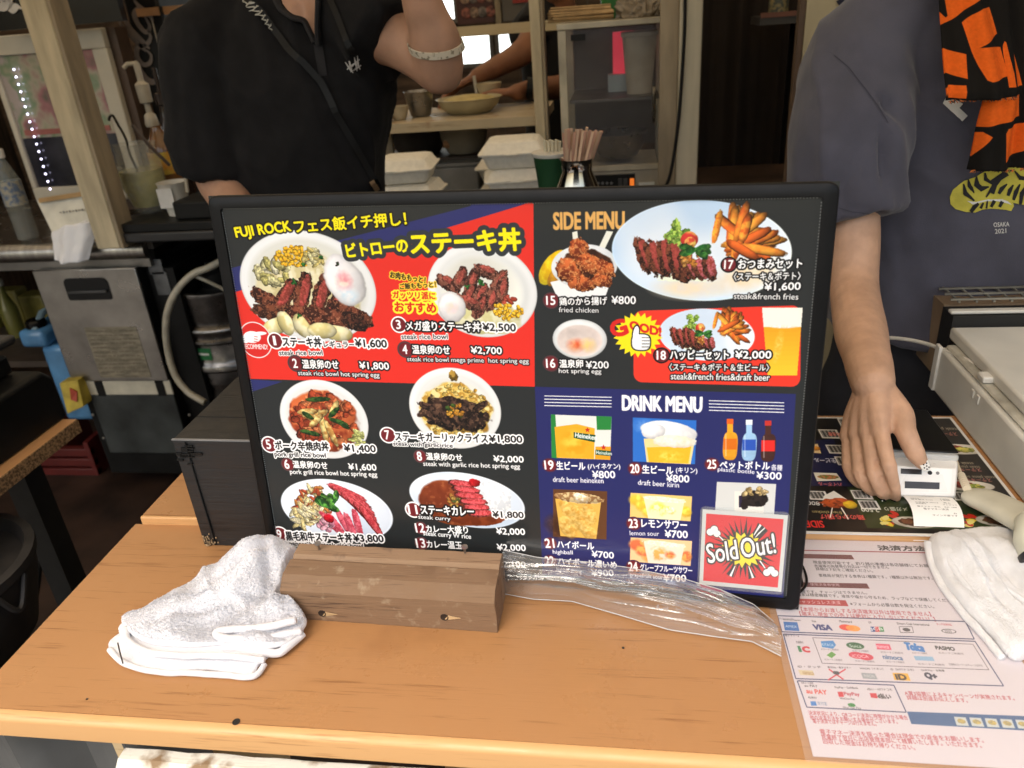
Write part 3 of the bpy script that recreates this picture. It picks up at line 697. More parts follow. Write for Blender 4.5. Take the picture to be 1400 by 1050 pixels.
    num(c, 866, 716, '23', r=9, ring=(70, 40, 70)); jp(c, 'レモンサワー', 877, 721, 939, 724, 11, 'p'); jp(c, 'lemon sour', 861, 732, 901, 733, 6, 'p'); jp(c, '¥700', 909, 735, 940, 736, 10, 'p')
    num(c, 866, 775, '24', r=9, ring=(70, 40, 70)); jp(c, 'グレープフルーツサワー', 875, 780, 946, 785, 9, 'p'); jp(c, 'grapefruit sour', 861, 790, 906, 794, 7, 'p'); jp(c, '¥700', 907, 795, 938, 796, 10, 'p')
    # mont blanc drink
    c.poly([(980, 659), (1061, 662), (1058, 706), (977, 706)], (206, 208, 206)); c.rect(1004, 672, 1044, 712, (226, 222, 214)); c.blob(1030, 682, 18, 12, 0, (44, 36, 34), (26, 22, 22), n=.5, sh=.2, sq=2.6); c.rect(1010, 678, 1014, 694, (44, 36, 60))
    c.blob(1018, 690, 5, 8, 10, (40, 32, 30), (30, 24, 24), n=0, sh=0); bits(c, 1030, 672, 17, 5, 20, [(222, 196, 140), (200, 170, 110)], 3, 1.4)
    jp(c, 'drinking mont blanc', 968, 798, 1042, 803, 7, 'p')
draw_menu(mc)
def draw_teeth(c, e=.0131, st=.0026, col=(128, 132, 132)):
    def sq(u, v): 
        x, y = u * c.ppm, c.H - v * c.ppm; r = .0006 * c.ppm; c.poly([(x - r, y - r), (x + r, y - r), (x + r, y + r), (x - r, y + r)], col, raw=True)
    for k in range(int((BW - 2 * e) / st)): sq(e + k * st, BH - e)
    for k in range(int((BH - 2 * e) / st)): sq(e, e + k * st); sq(BW - e, e + k * st)
draw_teeth(mc)
# ------------------------------------------------------------------ other flat print
CZ = 0.95                                     # counter top
SX, SY, SW, SH = .152, .452, .208, .288        # the laminated notice
def sheet_loc(px, py):
    p = PZ(px, py, CZ + .001); return p.x - SX, p.y - SY
sc_ = Canvas(SW, SH, 4500, (208, 200, 207), sheet_loc)
def draw_sheet(c):
    MR = (96, 18, 28); RD = (164, 22, 36); NV = (34, 44, 92); G = (70, 66, 72)
    def t(s, x0, y0, x1, y1, h, col=(30, 28, 34), b=.0): c.text(s, x0, y0, x1, y1, h, col, bold=b)
    t('決済方法について', 1202, 752.5, 1332, 755, 6.5, b=.06)
    c.line(1095, 752.5, 1420, 759, 1.4, (150, 60, 70))
    c.poly([(1080, 757), (1164, 759), (1168, 765), (1080, 763)], MR)
    t('現金使用可能です。釣り銭の準備は各店舗様にてお願いします。', 1112, 771, 1300, 777, 4.4)
    t('売場等の両替等の対応は一切できません', 1114, 776, 1216, 778, 4)
    t('詳細は下記をご確認ください。', 1116, 780, 1194, 783, 4.2)
    t('事務局が発行する食券は1種類です。1種類以外は無効です。', 1120, 789, 1276, 793, 4.4)
    c.poly([(1078, 796), (1185, 798), (1189, 805), (1078, 802)], MR); t('使用済食券使用', 1108, 801, 1148, 802, 4, (220, 200, 204))
    t('前提です。チャージはできません。', 1090, 811, 1186, 813, 4.2)
    t('端末は精密機器です。液体や塩から守るため、ラップなどで保護してください。', 1090, 815, 1310, 824, 4.4)
    c.poly([(1074, 818), (1156, 821), (1160, 829), (1074, 826)], (170, 30, 40)); t('キャッシュレス決済', 1090, 825, 1150, 827, 5, (236, 214, 216), .02)
    t('※フォームから必要台数を発注ください。', 1163, 828, 1278, 832, 4.6)
    t('【本部からお渡しする決済端末以外は使用できません】', 1096, 836, 1274, 843, 6, RD, .015)
    t('【端末に現金での売上は絶対に入力しないでください！】', 1094, 842, 1280, 850, 6, RD, .015)
    def frame(p, w=1.3, col=NV):
        for i in range(len(p)): 
            a = p[i]; b = p[(i + 1) % len(p)]; c.line(a[0], a[1], b[0], b[1], w, col)
    frame([(1063, 842), (1320, 850), (1332, 874), (1069, 864)])
    t('【クレジットカード】', 1064, 847, 1084, 848, 3); t('American Express', 1071, 849, 1095, 850, 3); t('Visa', 1110, 851, 1116, 851, 3); t('Mastercard', 1148, 851, 1165, 852, 3); t('JCB', 1188, 853, 1192, 853, 3); t('Diners Club International', 1227, 854, 1271, 856, 3); t('タッチ決済対応', 1281, 855, 1302, 856, 3, RD)
    c.poly([(1071, 850), (1090, 851), (1093, 863), (1073, 862)], (40, 104, 176)); t('AMEX', 1074, 858, 1090, 859, 3.4, (220, 230, 240))
    t('VISA', 1113, 861, 1138, 862, 7, (26, 40, 110), .08)
    c.blob(1157, 858, 8, 5, 2, (220, 60, 40), (220, 60, 40), n=0, sh=0, jag=0); c.blob(1166, 859, 8, 5, 2, (240, 150, 50), (240, 150, 50), n=0, sh=0, jag=0, al=.9)
    for i, k in enumerate(((30, 60, 130), (190, 40, 50), (50, 130, 70))): c.poly([(1190 + i * 6, 857), (1195 + i * 6, 857), (1197 + i * 6, 864), (1191 + i * 6, 864)], k); 
    t('JCB', 1191, 863, 1208, 863, 4.5, (240, 240, 240), .05)
    frame([(1229, 857), (1247, 857), (1249, 865), (1231, 865)], .7, G); c.blob(1239, 861, 4, 3, 0, G, G, n=0, sh=0); c.blob(1297, 863, 8, 3.6, 0, G, G, n=0, sh=0, jag=0); c.blob(1297, 863, 7, 2.8, 0, (208, 200, 207), (208, 200, 207), n=0, sh=0, jag=0); t('))))', 1293, 866, 1302, 866, 5, (30, 30, 30))
    frame([(1071, 867), (1333, 877), (1372, 938), (1088, 928)])
    t('【電子マネー】', 1072, 870, 1092, 871, 3)
    frame([(1111, 872), (1330, 881), (1352, 916), (1124, 907)], .7, G)
    t('交通系IC', 1089, 880, 1099, 880, 3.4); t('i', 1093, 891, 1096, 891, 7, (30, 120, 70), .1); t('C', 1098, 891, 1107, 892, 7, (200, 30, 50), .12)
    def cap(x, y, w): t('ICカードご利用可', x, y, x + w, y + w * .05, 2.6, G)
    c.poly([(1122, 877), (1139, 876), (1143, 882), (1139, 887), (1124, 885)], (56, 132, 196)); t('KITACA', 1124, 883, 1140, 884, 3.4, (220, 230, 240)); cap(1123, 889, 24)
    c.blob(1169, 883, 10, 5.5, 3, (36, 92, 54), (36, 92, 54), n=0, sh=0, jag=0); t('Suica', 1162, 885, 1178, 886, 4, (224, 236, 224)); cap(1166, 891, 22)
    c.poly([(1197, 880), (1216, 881), (1219, 889), (1199, 888)], (216, 80, 110)); t('manaca', 1199, 886, 1216, 887, 3.4, (250, 226, 232)); cap(1205, 893, 30)
    t('Tolca', 1239, 888, 1264, 891, 9, (50, 120, 190), .1); cap(1248, 894, 20); t('PASMO', 1280, 888, 1306, 890, 4.6, (40, 40, 44), .08); cap(1284, 894, 34)
    c.poly([(1137, 891), (1143, 895), (1137, 900), (1130, 896)], (90, 150, 60)); cap(1128, 903, 24)
    c.blob(1171, 896, 9, 5.5, 2, (206, 60, 84), (206, 60, 84), n=0, sh=0, jag=0); c.blob(1183, 898, 9, 5.5, 2, (206, 60, 84), (206, 60, 84), n=0, sh=0, jag=0); t('ICOCA', 1166, 899, 1188, 900, 4, (244, 210, 216)); cap(1170, 905, 26)
    t('nimoca', 1208, 901, 1235, 903, 5.5, (70, 104, 150), .06); cap(1213, 906, 24)
    c.poly([(1249, 897), (1275, 898), (1278, 904), (1252, 903)], (140, 176, 206)); cap(1256, 909, 36); t('交通系ICカードへのチャージは不可', 1298, 910, 1344, 912, 3, G)
    for x, s in ((1091, 'iD・タッチ'), (1132, '楽天Edy・電子マネー'), (1176, 'WAON（イオン）'), (1218, 'iD（NTTドコモ）'), (1260, 'QUICPay・全機種')): t(s, x, 913 + (x - 1091) * .03, x + 32, 914 + (x - 1091) * .03, 3.2)
    c.poly([(1091, 916), (1111, 917), (1114, 924), (1094, 923)], (206, 190, 156)); t('nanaco', 1098, 922, 1113, 923, 3.6, (150, 110, 60))
    c.line(1133, 915, 1153, 929, 1.8, (200, 40, 60)); c.line(1156, 915, 1132, 930, 1.8, (200, 40, 60)); c.blob(1143, 920, 4, 3, 0, (60, 60, 70), (60, 60, 70), n=0, sh=0)
    c.poly([(1177, 920), (1196, 921), (1200, 929), (1180, 928)], (150, 154, 160)); t('WAON', 1181, 926, 1196, 927, 4, (200, 200, 204))
    c.poly([(1220, 920), (1241, 921), (1245, 931), (1223, 930)], (226, 172, 50)); t('iD', 1226, 929, 1240, 930, 7, (60, 40, 30), .1)
    t('Q+', 1266, 928, 1282, 930, 8, (34, 40, 66), .1)
    frame([(1090, 931), (1222, 937), (1239, 974), (1103, 967)])
    t('【QRコード決済】', 1096, 935, 1112, 936, 3); t('au PAY', 1100, 939, 1118, 940, 3); t('PayPay・SoftBank', 1142, 942, 1174, 943, 3.4); t('d払い・NTTドコモ', 1186, 944, 1220, 945, 3.4)
    t('au PAY', 1103, 948, 1131, 950, 6, (210, 70, 60), .06); c.poly([(1145, 946), (1152, 946), (1154, 953), (1147, 953)], (200, 40, 56)); t('PayPay', 1155, 952, 1176, 953, 5.6, (170, 40, 56), .05); c.poly([(1189, 948), (1198, 948), (1200, 955), (1191, 954)], (200, 40, 56)); t('d払い', 1201, 955, 1219, 956, 6.5, (40, 36, 40), .06)
    t('ALIPAY', 1105, 955, 1117, 956, 3); t('WeChat Pay', 1149, 957, 1169, 958, 3.2); c.poly([(1108, 959), (1115, 959), (1117, 965), (1109, 965)], (50, 120, 190)); t('支付宝', 1118, 964, 1131, 965, 5, (80, 110, 150)); c.blob(1164, 964, 4.6, 3, 0, (50, 130, 60), (50, 130, 60), n=0, sh=0); t('WeChat Pay', 1153, 970, 1178, 971, 4, G)
    t('A賞3協賛によるキャンペーンが実施されます。', 1238, 951, 1388, 958, 6, RD, .012); t('詳細は別途お伝えします。', 1241, 957, 1324, 961, 6, RD, .012)
    c.poly([(1240, 973), (1420, 980), (1436, 1001), (1246, 990)], (38, 84, 136))
    for i in range(5): c.poly([(1304 + i * 21, 980 + i), (1320 + i * 21, 981 + i), (1325 + i * 21, 993 + i), (1308 + i * 21, 992 + i)], (190, 196, 196)); c.blob(1314 + i * 21, 986 + i, 5, 3.6, 0, (200, 176, 90), (150, 140, 100), n=.4, sh=0)
    t('決済状況により、QRコード決済に時間がかかる場合', 1106, 978, 1242, 985, 6.4, RD, .012); t('他の決済方法をお願いする場合がございます。', 1108, 984, 1228, 990, 6.2, RD, .012); t('電子決済ではチャージは行えません。', 1112, 989, 1199, 993, 6, RD, .012)
    t('電子マネー決済を誤った場合は現金での返金をお願いします。', 1122, 1004, 1346, 1016, 7, RD, .012); t('営業終了翌日に出店管理本部にて精算いたします。いただきます。', 1124, 1011, 1343, 1023, 7, RD, .012); t('回収した現金はお持ち帰りください。', 1126, 1017, 1252, 1026, 7, RD, .012)
draw_sheet(sc_)

MX, MY, MW, MH = .036, .7375, .42, .274
MZ = CZ + .0125
def mat_loc(px, py):
    p = PZ(px, py, MZ); return p.x - MX, p.y - MY
mt = Canvas(MW, MH, 3200, (24, 22, 22), mat_loc)
def draw_mat(c):
    b = int(.004 * c.ppm)
    def bar(x, y, wd=26, n=12):
        c.poly([(x, y), (x + wd, y + .6), (x + wd + 7, y + 13), (x + 6, y + 12)], (216, 214, 210))
        for i in range(n):
            q = x + 3 + i * (wd - 5) / n; ww = .5 + (i * 7 % 3) * .45
            c.line(q, y + 1.5, q + 5.5, y + 10.5, ww, (20, 20, 20))
    c.poly([(1095, 604), (1140, 600), (1160, 660), (1180, 665), (1088, 664), (1096, 610)], (30, 34, 70))
    c.poly([(1158, 666), (1345, 668), (1360, 725), (1186, 722)], (44, 56, 30))
    c.poly([(1250, 574), (1290, 573), (1370, 672), (1280, 670)], (34, 28, 26))
    for x, y in ((1144, 572), (1118, 587), (1128, 608), (1140, 624), (1162, 670), (1172, 684), (1102, 671), (1240, 575), (1300, 672)): bar(x, y)
    c.poly([(1112, 646), (1144, 647), (1151, 657), (1117, 658)], (226, 220, 204)); c.blob(1132, 652, 10, 4, 0, (186, 120, 80), (110, 120, 60), n=.8, sh=0)
    c.poly([(1108, 607), (1118, 607), (1123, 620), (1109, 619)], (230, 200, 150)); c.blob(1114, 613, 5, 4, 0, (226, 150, 50), (226, 150, 50), n=0)
    T = lambda s, x1, y, x0, h, col: c.text(s, x1, y, x0, y - 1, h, col, bold=.04)
    T('ビール各種', 1158, 592, 1132, 5, (230, 130, 120)); T('生ビール', 1142, 627, 1112, 6, (200, 200, 214)); T('ハイボール', 1150, 660, 1118, 5, (236, 120, 110)); T('鶏のから揚げ', 1180, 704, 1120, 6.5, (232, 90, 84))
    T('fried chicken', 1150, 699, 1110, 4, (200, 180, 120)); T('800', 1120, 686, 1103, 5, (230, 230, 226)); T('ステーキ丼', 1186, 676, 1176, 5, (220, 220, 210)); T('2,500', 1200, 694, 1176, 6, (226, 226, 220)); T('メガ盛り', 1240, 694, 1208, 5, (220, 220, 210))
    T('SIDE MENU', 1124, 712, 1062, 9, (226, 50, 44))
    c.poly([(1126, 678), (1140, 671), (1160, 684), (1154, 694), (1124, 690)], (226, 224, 218)); c.blob(1146, 688, 18, 9, 0, (186, 84, 40), (110, 44, 24), n=1, ns=.3, jag=.1, sh=.3); c.blob(1162, 690, 7, 7, 0, (232, 196, 50), (200, 160, 40), n=.3)
    c.line(1138, 694, 1135, 708, 1.6, (236, 234, 224)); c.line(1150, 694, 1160, 710, 1.6, (236, 234, 224))
    for x in (1210, 1322):
        for i in range(9): c.blob(x + RNG.normal() * 9, 711 + RNG.normal() * 4, 5, 3, RNG.random() * 180, ((246, 214, 50), (214, 50, 36), (250, 236, 140))[i % 3], None, sh=0, n=0, jag=.1)
    for x, y in ((1250, 714), (1366, 712)): c.blob(x, y, 22, 10, 4, (196, 190, 180), (170, 164, 150), sh=.1, n=.3, jag=0); c.blob(x, y, 16, 7, 4, (110, 70, 50), (70, 44, 34), n=1, ns=.3, jag=.1, speck=(120, 130, 60))
    for x, y in ((1309, 614), (1322, 664)):
        c.blob(x, y, 25, 9.5, 2, (220, 216, 206), (206, 200, 190), sh=.1, n=.3, jag=0); c.blob(x - 5, y - 1, 13, 6, 10, (176, 70, 50), (110, 44, 34), n=1, ns=.3, jag=.1); c.blob(x + 10, y + 1, 9, 5, 0, (200, 190, 90), (110, 130, 50), n=1, jag=.12)
    for i, (x, y, q) in enumerate([(1305, 584, 50), (1303, 591, 44), (1325, 631, 46), (1336, 640, 52), (1334, 636, 40), (1350, 654, 50), (1356, 650, 44)]): T('ステーキセット' if i % 2 else 'steak plate set', x + 4, y, x + 4 - q, 4.5, (190, 120, 110) if i % 2 else (150, 140, 120))
    B_ = (222, 220, 216); c.im[:b] = np.array(B_) / 255; c.im[-b:] = np.array(B_) / 255; c.im[:, :b] = np.array(B_) / 255; c.im[:, -b:] = np.array(B_) / 255
draw_mat(mt)

mm = lambda x, y: (x / 1000, y / 1000)
rc = Canvas(.056, .075, 6000, (240, 240, 238), mm)
def draw_receipt(c):
    K = (90, 90, 94)
    for s, x0, x1, y, h in (('お客様控', 22, 36, 72, 2.2), ('加盟店名', 6, 16, 64, 2), ('端末番号 0123', 6, 30, 61, 2), ('1,600', 40, 50, 64, 2.6), ('1,600', 40, 50, 61, 2.6), ('伝票番号 00418', 8, 34, 54, 2), ('承認番号', 8, 20, 51, 2), ('売上', 40, 48, 54, 3), ('クレジット', 38, 54, 50, 2.6), ('電子マネー支払', 8, 34, 45, 2.4), ('合計 1,600', 38, 52, 45, 2.4), ('電子マネー決済', 14, 42, 40, 3.6), ('サイン不要です', 22, 50, 30, 2.6), ('お', 46, 50, 34, 2.4)):
        c.text(s, x0, y, x1, y, h, K, bold=.02)
draw_receipt(rc)

SOW, SOH = .0865, .0745
so = Canvas(SOW, SOH, 7000, (206, 210, 208), mm)
def draw_sold(c):
    wmm, hmm = SOW * 1000, SOH * 1000
    c.poly([(4, 4), (wmm - 4, 4), (wmm - 4, hmm - 4), (4, hmm - 4)], (216, 26, 36))
    cx, cy = wmm / 2 + 1, hmm / 2 + 1
    for i in range(34):
        a = i / 34 * 6.283 + .05; r1 = 31 + (i * 13 % 7); r0 = 17; wd = 1.2 + (i % 3) * .5
        p = (cx + math.cos(a) * r0, cy + math.sin(a) * r0 * .8); q = (cx + math.cos(a) * r1, cy + math.sin(a) * r1 * .85)
        n = (-math.sin(a) * wd, math.cos(a) * wd)
        c.poly([(p[0] - n[0], p[1] - n[1]), (p[0] + n[0], p[1] + n[1]), q], K_)
    for a, d in ((52, 1), (-70, 1), (-112, 1), (60, 1)):
        a = math.radians(a); p = (cx + math.cos(a) * 14, cy + math.sin(a) * 12); q = (cx + math.cos(a) * 33, cy + math.sin(a) * 29); n = (-math.sin(a) * 4, math.cos(a) * 4)
        c.poly([p, (q[0] + n[0], q[1] + n[1]), (q[0] - n[0], q[1] - n[1])], K_); c.poly([p, (q[0] + n[0] * .5, q[1] + n[1] * .5), (q[0] - n[0] * .1, q[1] - n[1] * .1)], W_)
    st = []
    for i in range(36):
        a = i / 36 * 6.283; r = (24 if i % 2 else 18) + (i * 5 % 4); st.append((cx + math.cos(a) * r, cy + math.sin(a) * r * .72))
    c.poly(st, K_); c.poly([(cx + (x - cx) * .93, cy + (y - cy) * .93) for x, y in st], (250, 226, 40))
    for x, y in ((13, 56), (16, 52), (9, 53), (74, 21), (70, 18), (78, 18)): c.blob(x, y, 4.6, 4.2, 0, K_, K_, n=0, sh=0, jag=0)
    for x, y in ((13, 56), (16, 52), (9, 53), (74, 21), (70, 18), (78, 18)): c.blob(x, y, 3.9, 3.5, 0, (238, 236, 230), W_, n=0, sh=0, jag=0)
    c.line(18, 50, 28, 42, 2.2, K_); c.line(18, 50, 28, 42, 1.2, W_); c.line(68, 22, 62, 29, 2.2, K_); c.line(68, 22, 62, 29, 1.2, W_)
    c.text('Sold', 9, 22, 40, 29, 19, W_, bold=.02, out=K_, ow=.08); c.text('Out!', 44, 30, 78, 38, 19, W_, bold=.02, out=K_, ow=.08)
draw_sold(so)

# dot patterned nails, tank label etc. use node materials instead
MENU_MAT = print_mat('printed menu sheet', mc, rough=.2, coat=0, spec=.42, bump=.12, gain=1.08)
SHEET_MAT = print_mat('printed notice', sc_, rough=.3, coat=.4)
MATM = print_mat('printed counter menu', mt, rough=.28, coat=.4)
RCM = print_mat('thermal paper print', rc, rough=.6)
SOM = print_mat('printed sold out card', so, rough=.3, coat=.4)
# ------------------------------------------------------------------ the setting and the counter
def wood(key, a, b, rough=.45, ax='x', fine=1.0, bump=.15, coat=0.0, dirt=None):
    if key in _mats: return _mats[key]
    m = bpy.data.materials.new(key); m.use_nodes = True; N = m.node_tree.nodes; L = m.node_tree.links
    p = N['Principled BSDF']; p.inputs['Roughness'].default_value = rough; p.inputs['Coat Weight'].default_value = coat
    tc = N.new('ShaderNodeTexCoord')
    st = {'x': (2.6, 70, 70), 'y': (70, 2.6, 70), 'z': (70, 70, 2.6)}[ax]
    def nz(mul, sc, det, dist=0.0):
        mp = N.new('ShaderNodeMapping'); mp.inputs['Scale'].default_value = [v * mul for v in st]; L.new(tc.outputs['Object'], mp.inputs[0])
        n = N.new('ShaderNodeTexNoise'); n.inputs['Scale'].default_value = sc; n.inputs['Detail'].default_value = det; n.inputs['Distortion'].default_value = dist
        L.new(mp.outputs[0], n.inputs[0]); return n.outputs['Fac']
    n1 = nz(1.0 * fine, 1.7, 4, .35); n2 = nz(5.0 * fine, 1.9, 3); 
    n3 = N.new('ShaderNodeTexNoise'); n3.inputs['Scale'].default_value = 5; L.new(tc.outputs['Object'], n3.inputs[0])
    ad = N.new('ShaderNodeMath'); ad.operation = 'MULTIPLY_ADD'; ad.inputs[1].default_value = .95; L.new(n2, ad.inputs[0]); L.new(n1, ad.inputs[2])
    a2 = N.new('ShaderNodeMath'); a2.operation = 'MULTIPLY_ADD'; a2.inputs[1].default_value = .30; L.new(n3.outputs['Fac'], a2.inputs[0]); L.new(ad.outputs[0], a2.inputs[2])
    rp = N.new('ShaderNodeValToRGB'); rp.color_ramp.elements[0].position = .80; rp.color_ramp.elements[1].position = 1.34
    rp.color_ramp.elements[0].color = (*b, 1); rp.color_ramp.elements[1].color = (*a, 1); L.new(a2.outputs[0], rp.inputs[0])
    out = rp.outputs[0]
    if dirt:
        n4 = N.new('ShaderNodeTexNoise'); n4.inputs['Scale'].default_value = dirt[1]; n4.inputs['Detail'].default_value = 8; L.new(tc.outputs['Object'], n4.inputs[0])
        r4 = N.new('ShaderNodeValToRGB'); r4.color_ramp.elements[0].position = dirt[2]; r4.color_ramp.elements[1].position = dirt[2] + .12; L.new(n4.outputs['Fac'], r4.inputs[0])
        mx = N.new('ShaderNodeMix'); mx.data_type = 'RGBA'; L.new(r4.outputs[0], mx.inputs[0]); L.new(out, mx.inputs[6]); mx.inputs[7].default_value = (*dirt[0], 1); out = mx.outputs[2]
    L.new(out, p.inputs['Base Color'])
    n5 = N.new('ShaderNodeTexNoise'); n5.inputs['Scale'].default_value = 11; n5.inputs['Detail'].default_value = 9; n5.inputs['Roughness'].default_value = .7; L.new(tc.outputs['Object'], n5.inputs[0])
    r5 = N.new('ShaderNodeMapRange'); r5.inputs['From Min'].default_value = .35; r5.inputs['From Max'].default_value = .65; r5.inputs['To Min'].default_value = max(.1, rough - .14); r5.inputs['To Max'].default_value = rough + .18; L.new(n5.outputs['Fac'], r5.inputs['Value']); L.new(r5.outputs[0], p.inputs['Roughness'])
    b_ = N.new('ShaderNodeBump'); b_.inputs['Strength'].default_value = bump; b_.inputs['Distance'].default_value = .0006
    L.new(ad.outputs[0], b_.inputs['Height']); L.new(b_.outputs[0], p.inputs['Normal'])
    _mats[key] = m; return m
LAM = wood('beech laminate', (.415, .208, .083), (.275, .128, .048), .36, 'x', 1.0, .2, dirt=((.36, .175, .07), 8, .62))
LAMI = wood('beech edging', (.64, .36, .15), (.44, .22, .08), .42, 'x', .8, .15)
def part_board(): return mat('particle board', (.34, .2, .09), .9, var=.5, vs=260, bump=.8, bs=400, col2=(.10, .055, .025), lo=.4, hi=.6)
RAW = wood('raw pine', (.62, .45, .25), (.42, .27, .12), .7, 'x', 1, .4)

g = B().box((0, 10, -.16), (160, 160, .02)); g.build('ground', mat('trodden gravel', (.20, .185, .16), .95, vs=3, var=.25, bump=.6, bs=40), smooth=False)
bpy.data.objects['ground']['kind'] = 'structure'
f = B()
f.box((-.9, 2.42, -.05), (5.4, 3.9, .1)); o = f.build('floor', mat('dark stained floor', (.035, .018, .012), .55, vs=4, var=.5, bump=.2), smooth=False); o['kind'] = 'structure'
CANV = mat('cream canvas', (.62, .56, .42), .9, var=.05, vs=3)
# unseen roof cloth, made translucent to warm and brighten the interior
_n = CANV.node_tree; _p = _n.nodes['Principled BSDF']; _t = _n.nodes.new('ShaderNodeBsdfTranslucent'); _t.inputs[0].default_value = (.78, .60, .36, 1)
_mx = _n.nodes.new('ShaderNodeMixShader'); _mx.inputs[0].default_value = .42
_n.links.new(_p.outputs[0], _mx.inputs[1]); _n.links.new(_t.outputs[0], _mx.inputs[2]); _n.links.new(_mx.outputs[0], _n.nodes['Material Output'].inputs[0])
c = B().grid(lambda u, v: (-3.7 + 5.5 * u, -.22 + 4.72 * v, 2.42 + .16 * math.sin(v * 3.1) + .02 * math.sin(u * 19)), 40, 24)  # out of view; front edge placed to let sky light reach the counter
o = c.build('unseen_canopy', CANV); o['kind'] = 'structure'
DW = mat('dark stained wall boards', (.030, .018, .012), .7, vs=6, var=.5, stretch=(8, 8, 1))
# left and right side walls of boards
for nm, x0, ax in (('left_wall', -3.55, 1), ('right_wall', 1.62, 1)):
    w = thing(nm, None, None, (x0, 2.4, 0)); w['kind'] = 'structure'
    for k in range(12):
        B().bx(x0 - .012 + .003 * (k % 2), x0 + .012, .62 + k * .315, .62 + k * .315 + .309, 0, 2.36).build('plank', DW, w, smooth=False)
# back wall: planks with window openings
BWY = 4.2
bw = thing('back_wall', None, None, (-.9, BWY, 0)); bw['kind'] = 'structure'
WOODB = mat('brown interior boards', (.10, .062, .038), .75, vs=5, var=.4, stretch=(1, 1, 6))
wins = [((596, 43), (617, -24)), ((624.5, 88), (668, 43)), ((684, 80), (706, 46)), ((490, 40), (532, -40)), ((598, 100), (640, 92)), ((552, 92), (585, 50))]
zs = []
w1 = PY(626, 88, BWY); w2 = PY(668, 43, BWY); w3 = PY(684, 80, BWY); w4 = PY(707, 46, BWY); w5 = PY(560, 40, BWY); w6 = PY(617, -30, BWY); w7 = PY(490, -30, BWY)
wrect = [(w1.x - .35, w2.x, w1.z, w2.z), (w3.x, w4.x, w3.z - .02, w4.z), (w7.x - .3, w6.x, w2.z + .07, w2.z + .26)]
xs = sorted({-3.55, 1.62, *[r[0] for r in wrect], *[r[1] for r in wrect]}); zz = sorted({0, 2.36, *[r[2] for r in wrect], *[r[3] for r in wrect]})
for i in range(len(xs) - 1):
    for j in range(len(zz) - 1):
        cx, cz = (xs[i] + xs[i + 1]) / 2, (zz[j] + zz[j + 1]) / 2
        if any(a < cx < b and c0 < cz < d for a, b, c0, d in wrect): continue
        n = max(1, int((xs[i + 1] - xs[i]) / .35))
        for k in range(n):
            a = xs[i] + (xs[i + 1] - xs[i]) * k / n; b = xs[i] + (xs[i + 1] - xs[i]) * (k + 1) / n
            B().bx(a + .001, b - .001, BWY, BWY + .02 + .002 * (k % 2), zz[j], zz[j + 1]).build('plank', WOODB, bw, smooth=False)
GLOW = mat('frosted daylight pane', (.9, .9, .88), .6, emit=(.93, 1.0, .98), es=1.6, var=0, rvar=0)
for a, b, c0, d in wrect:
    w = thing('window', ['wide low daylight window glowing white behind the forearms of the cook', 'narrow daylight window beside the cook, partly covered by an arm', 'high daylight window seen above the raised shelf rail'][wrect.index((a, b, c0, d))], 'window', ((a + b) / 2, BWY, c0))
    fr = B(); t = .02
    fr.bx(a - t, b + t, BWY - .012, BWY - .003, c0 - t, c0); fr.bx(a - t, b + t, BWY - .012, BWY - .003, d, d + t); fr.bx(a - t, a, BWY - .012, BWY - .003, c0, d); fr.bx(b, b + t, BWY - .012, BWY - .003, c0, d)
    fr_w = fr.build('frame', mat('grey window frame', (.16, .14, .12), .5), w, smooth=False)
    B().bx(a, b, BWY + .004, BWY + .01, c0, d).build('pane', GLOW, fr_w, smooth=False)

# ---- main counter
ct = thing('counter', 'beech laminate serving counter with a pale rounded front edge, holding the menu board', 'counter', (-.1, .6, 0))
CX0, CX1, CY0, CY1 = -.638, 1.05, .446, .742
top = B().bx(CX0, CX1, CY0 + .004, CY1, CZ - .024, CZ); top.build('counter_top', LAM, ct, smooth=False)
e = B(); n = 7; pr = []
for k in range(n + 1):
    a = k / n * math.pi / 2; pr.append((CY0 - .006 + .010 - .010 * math.sin(a), CZ - .0065 + .0062 * math.cos(a)))
pr = [(CY0 + .0035, CZ - .0004)] + pr[1:] + [(CY0 - .006, CZ - .026), (CY0 + .0035, CZ - .030)]
e.rings([[V((x, y, z)) for y, z in pr] for x in (CX0 - .002, CX1)]); e.build('front_edge', LAMI, ct, angle=30)
rough_e = B().bx(CX0 - .0012, CX0 - .0002, CY0 + .004, CY1, CZ - .024, CZ - .0006); rough_e.build('left_edge', part_board(), ct, smooth=False)
scr = mat('dark screw head', (.05, .05, .05), .45, .8)
for px, py, r in ((323, 987, .0030), (852, 886, .0011), (119, 956, .0009)):
    p = PZ(px, py, CZ)
    s = B().lathe(p + V((0, 0, .0002)), [(r * 1.25, 0), (r * 1.2, .0004), (r * .8, .0002), (r * .5, -.0002), (.0002, -.0003)], 14); s.build('screw', scr, ct)
for x in (-.55, .2, .95): B().bx(x, x + .05, .50, .72, 0, CZ - .027).build('leg', RAW, ct, smooth=False)
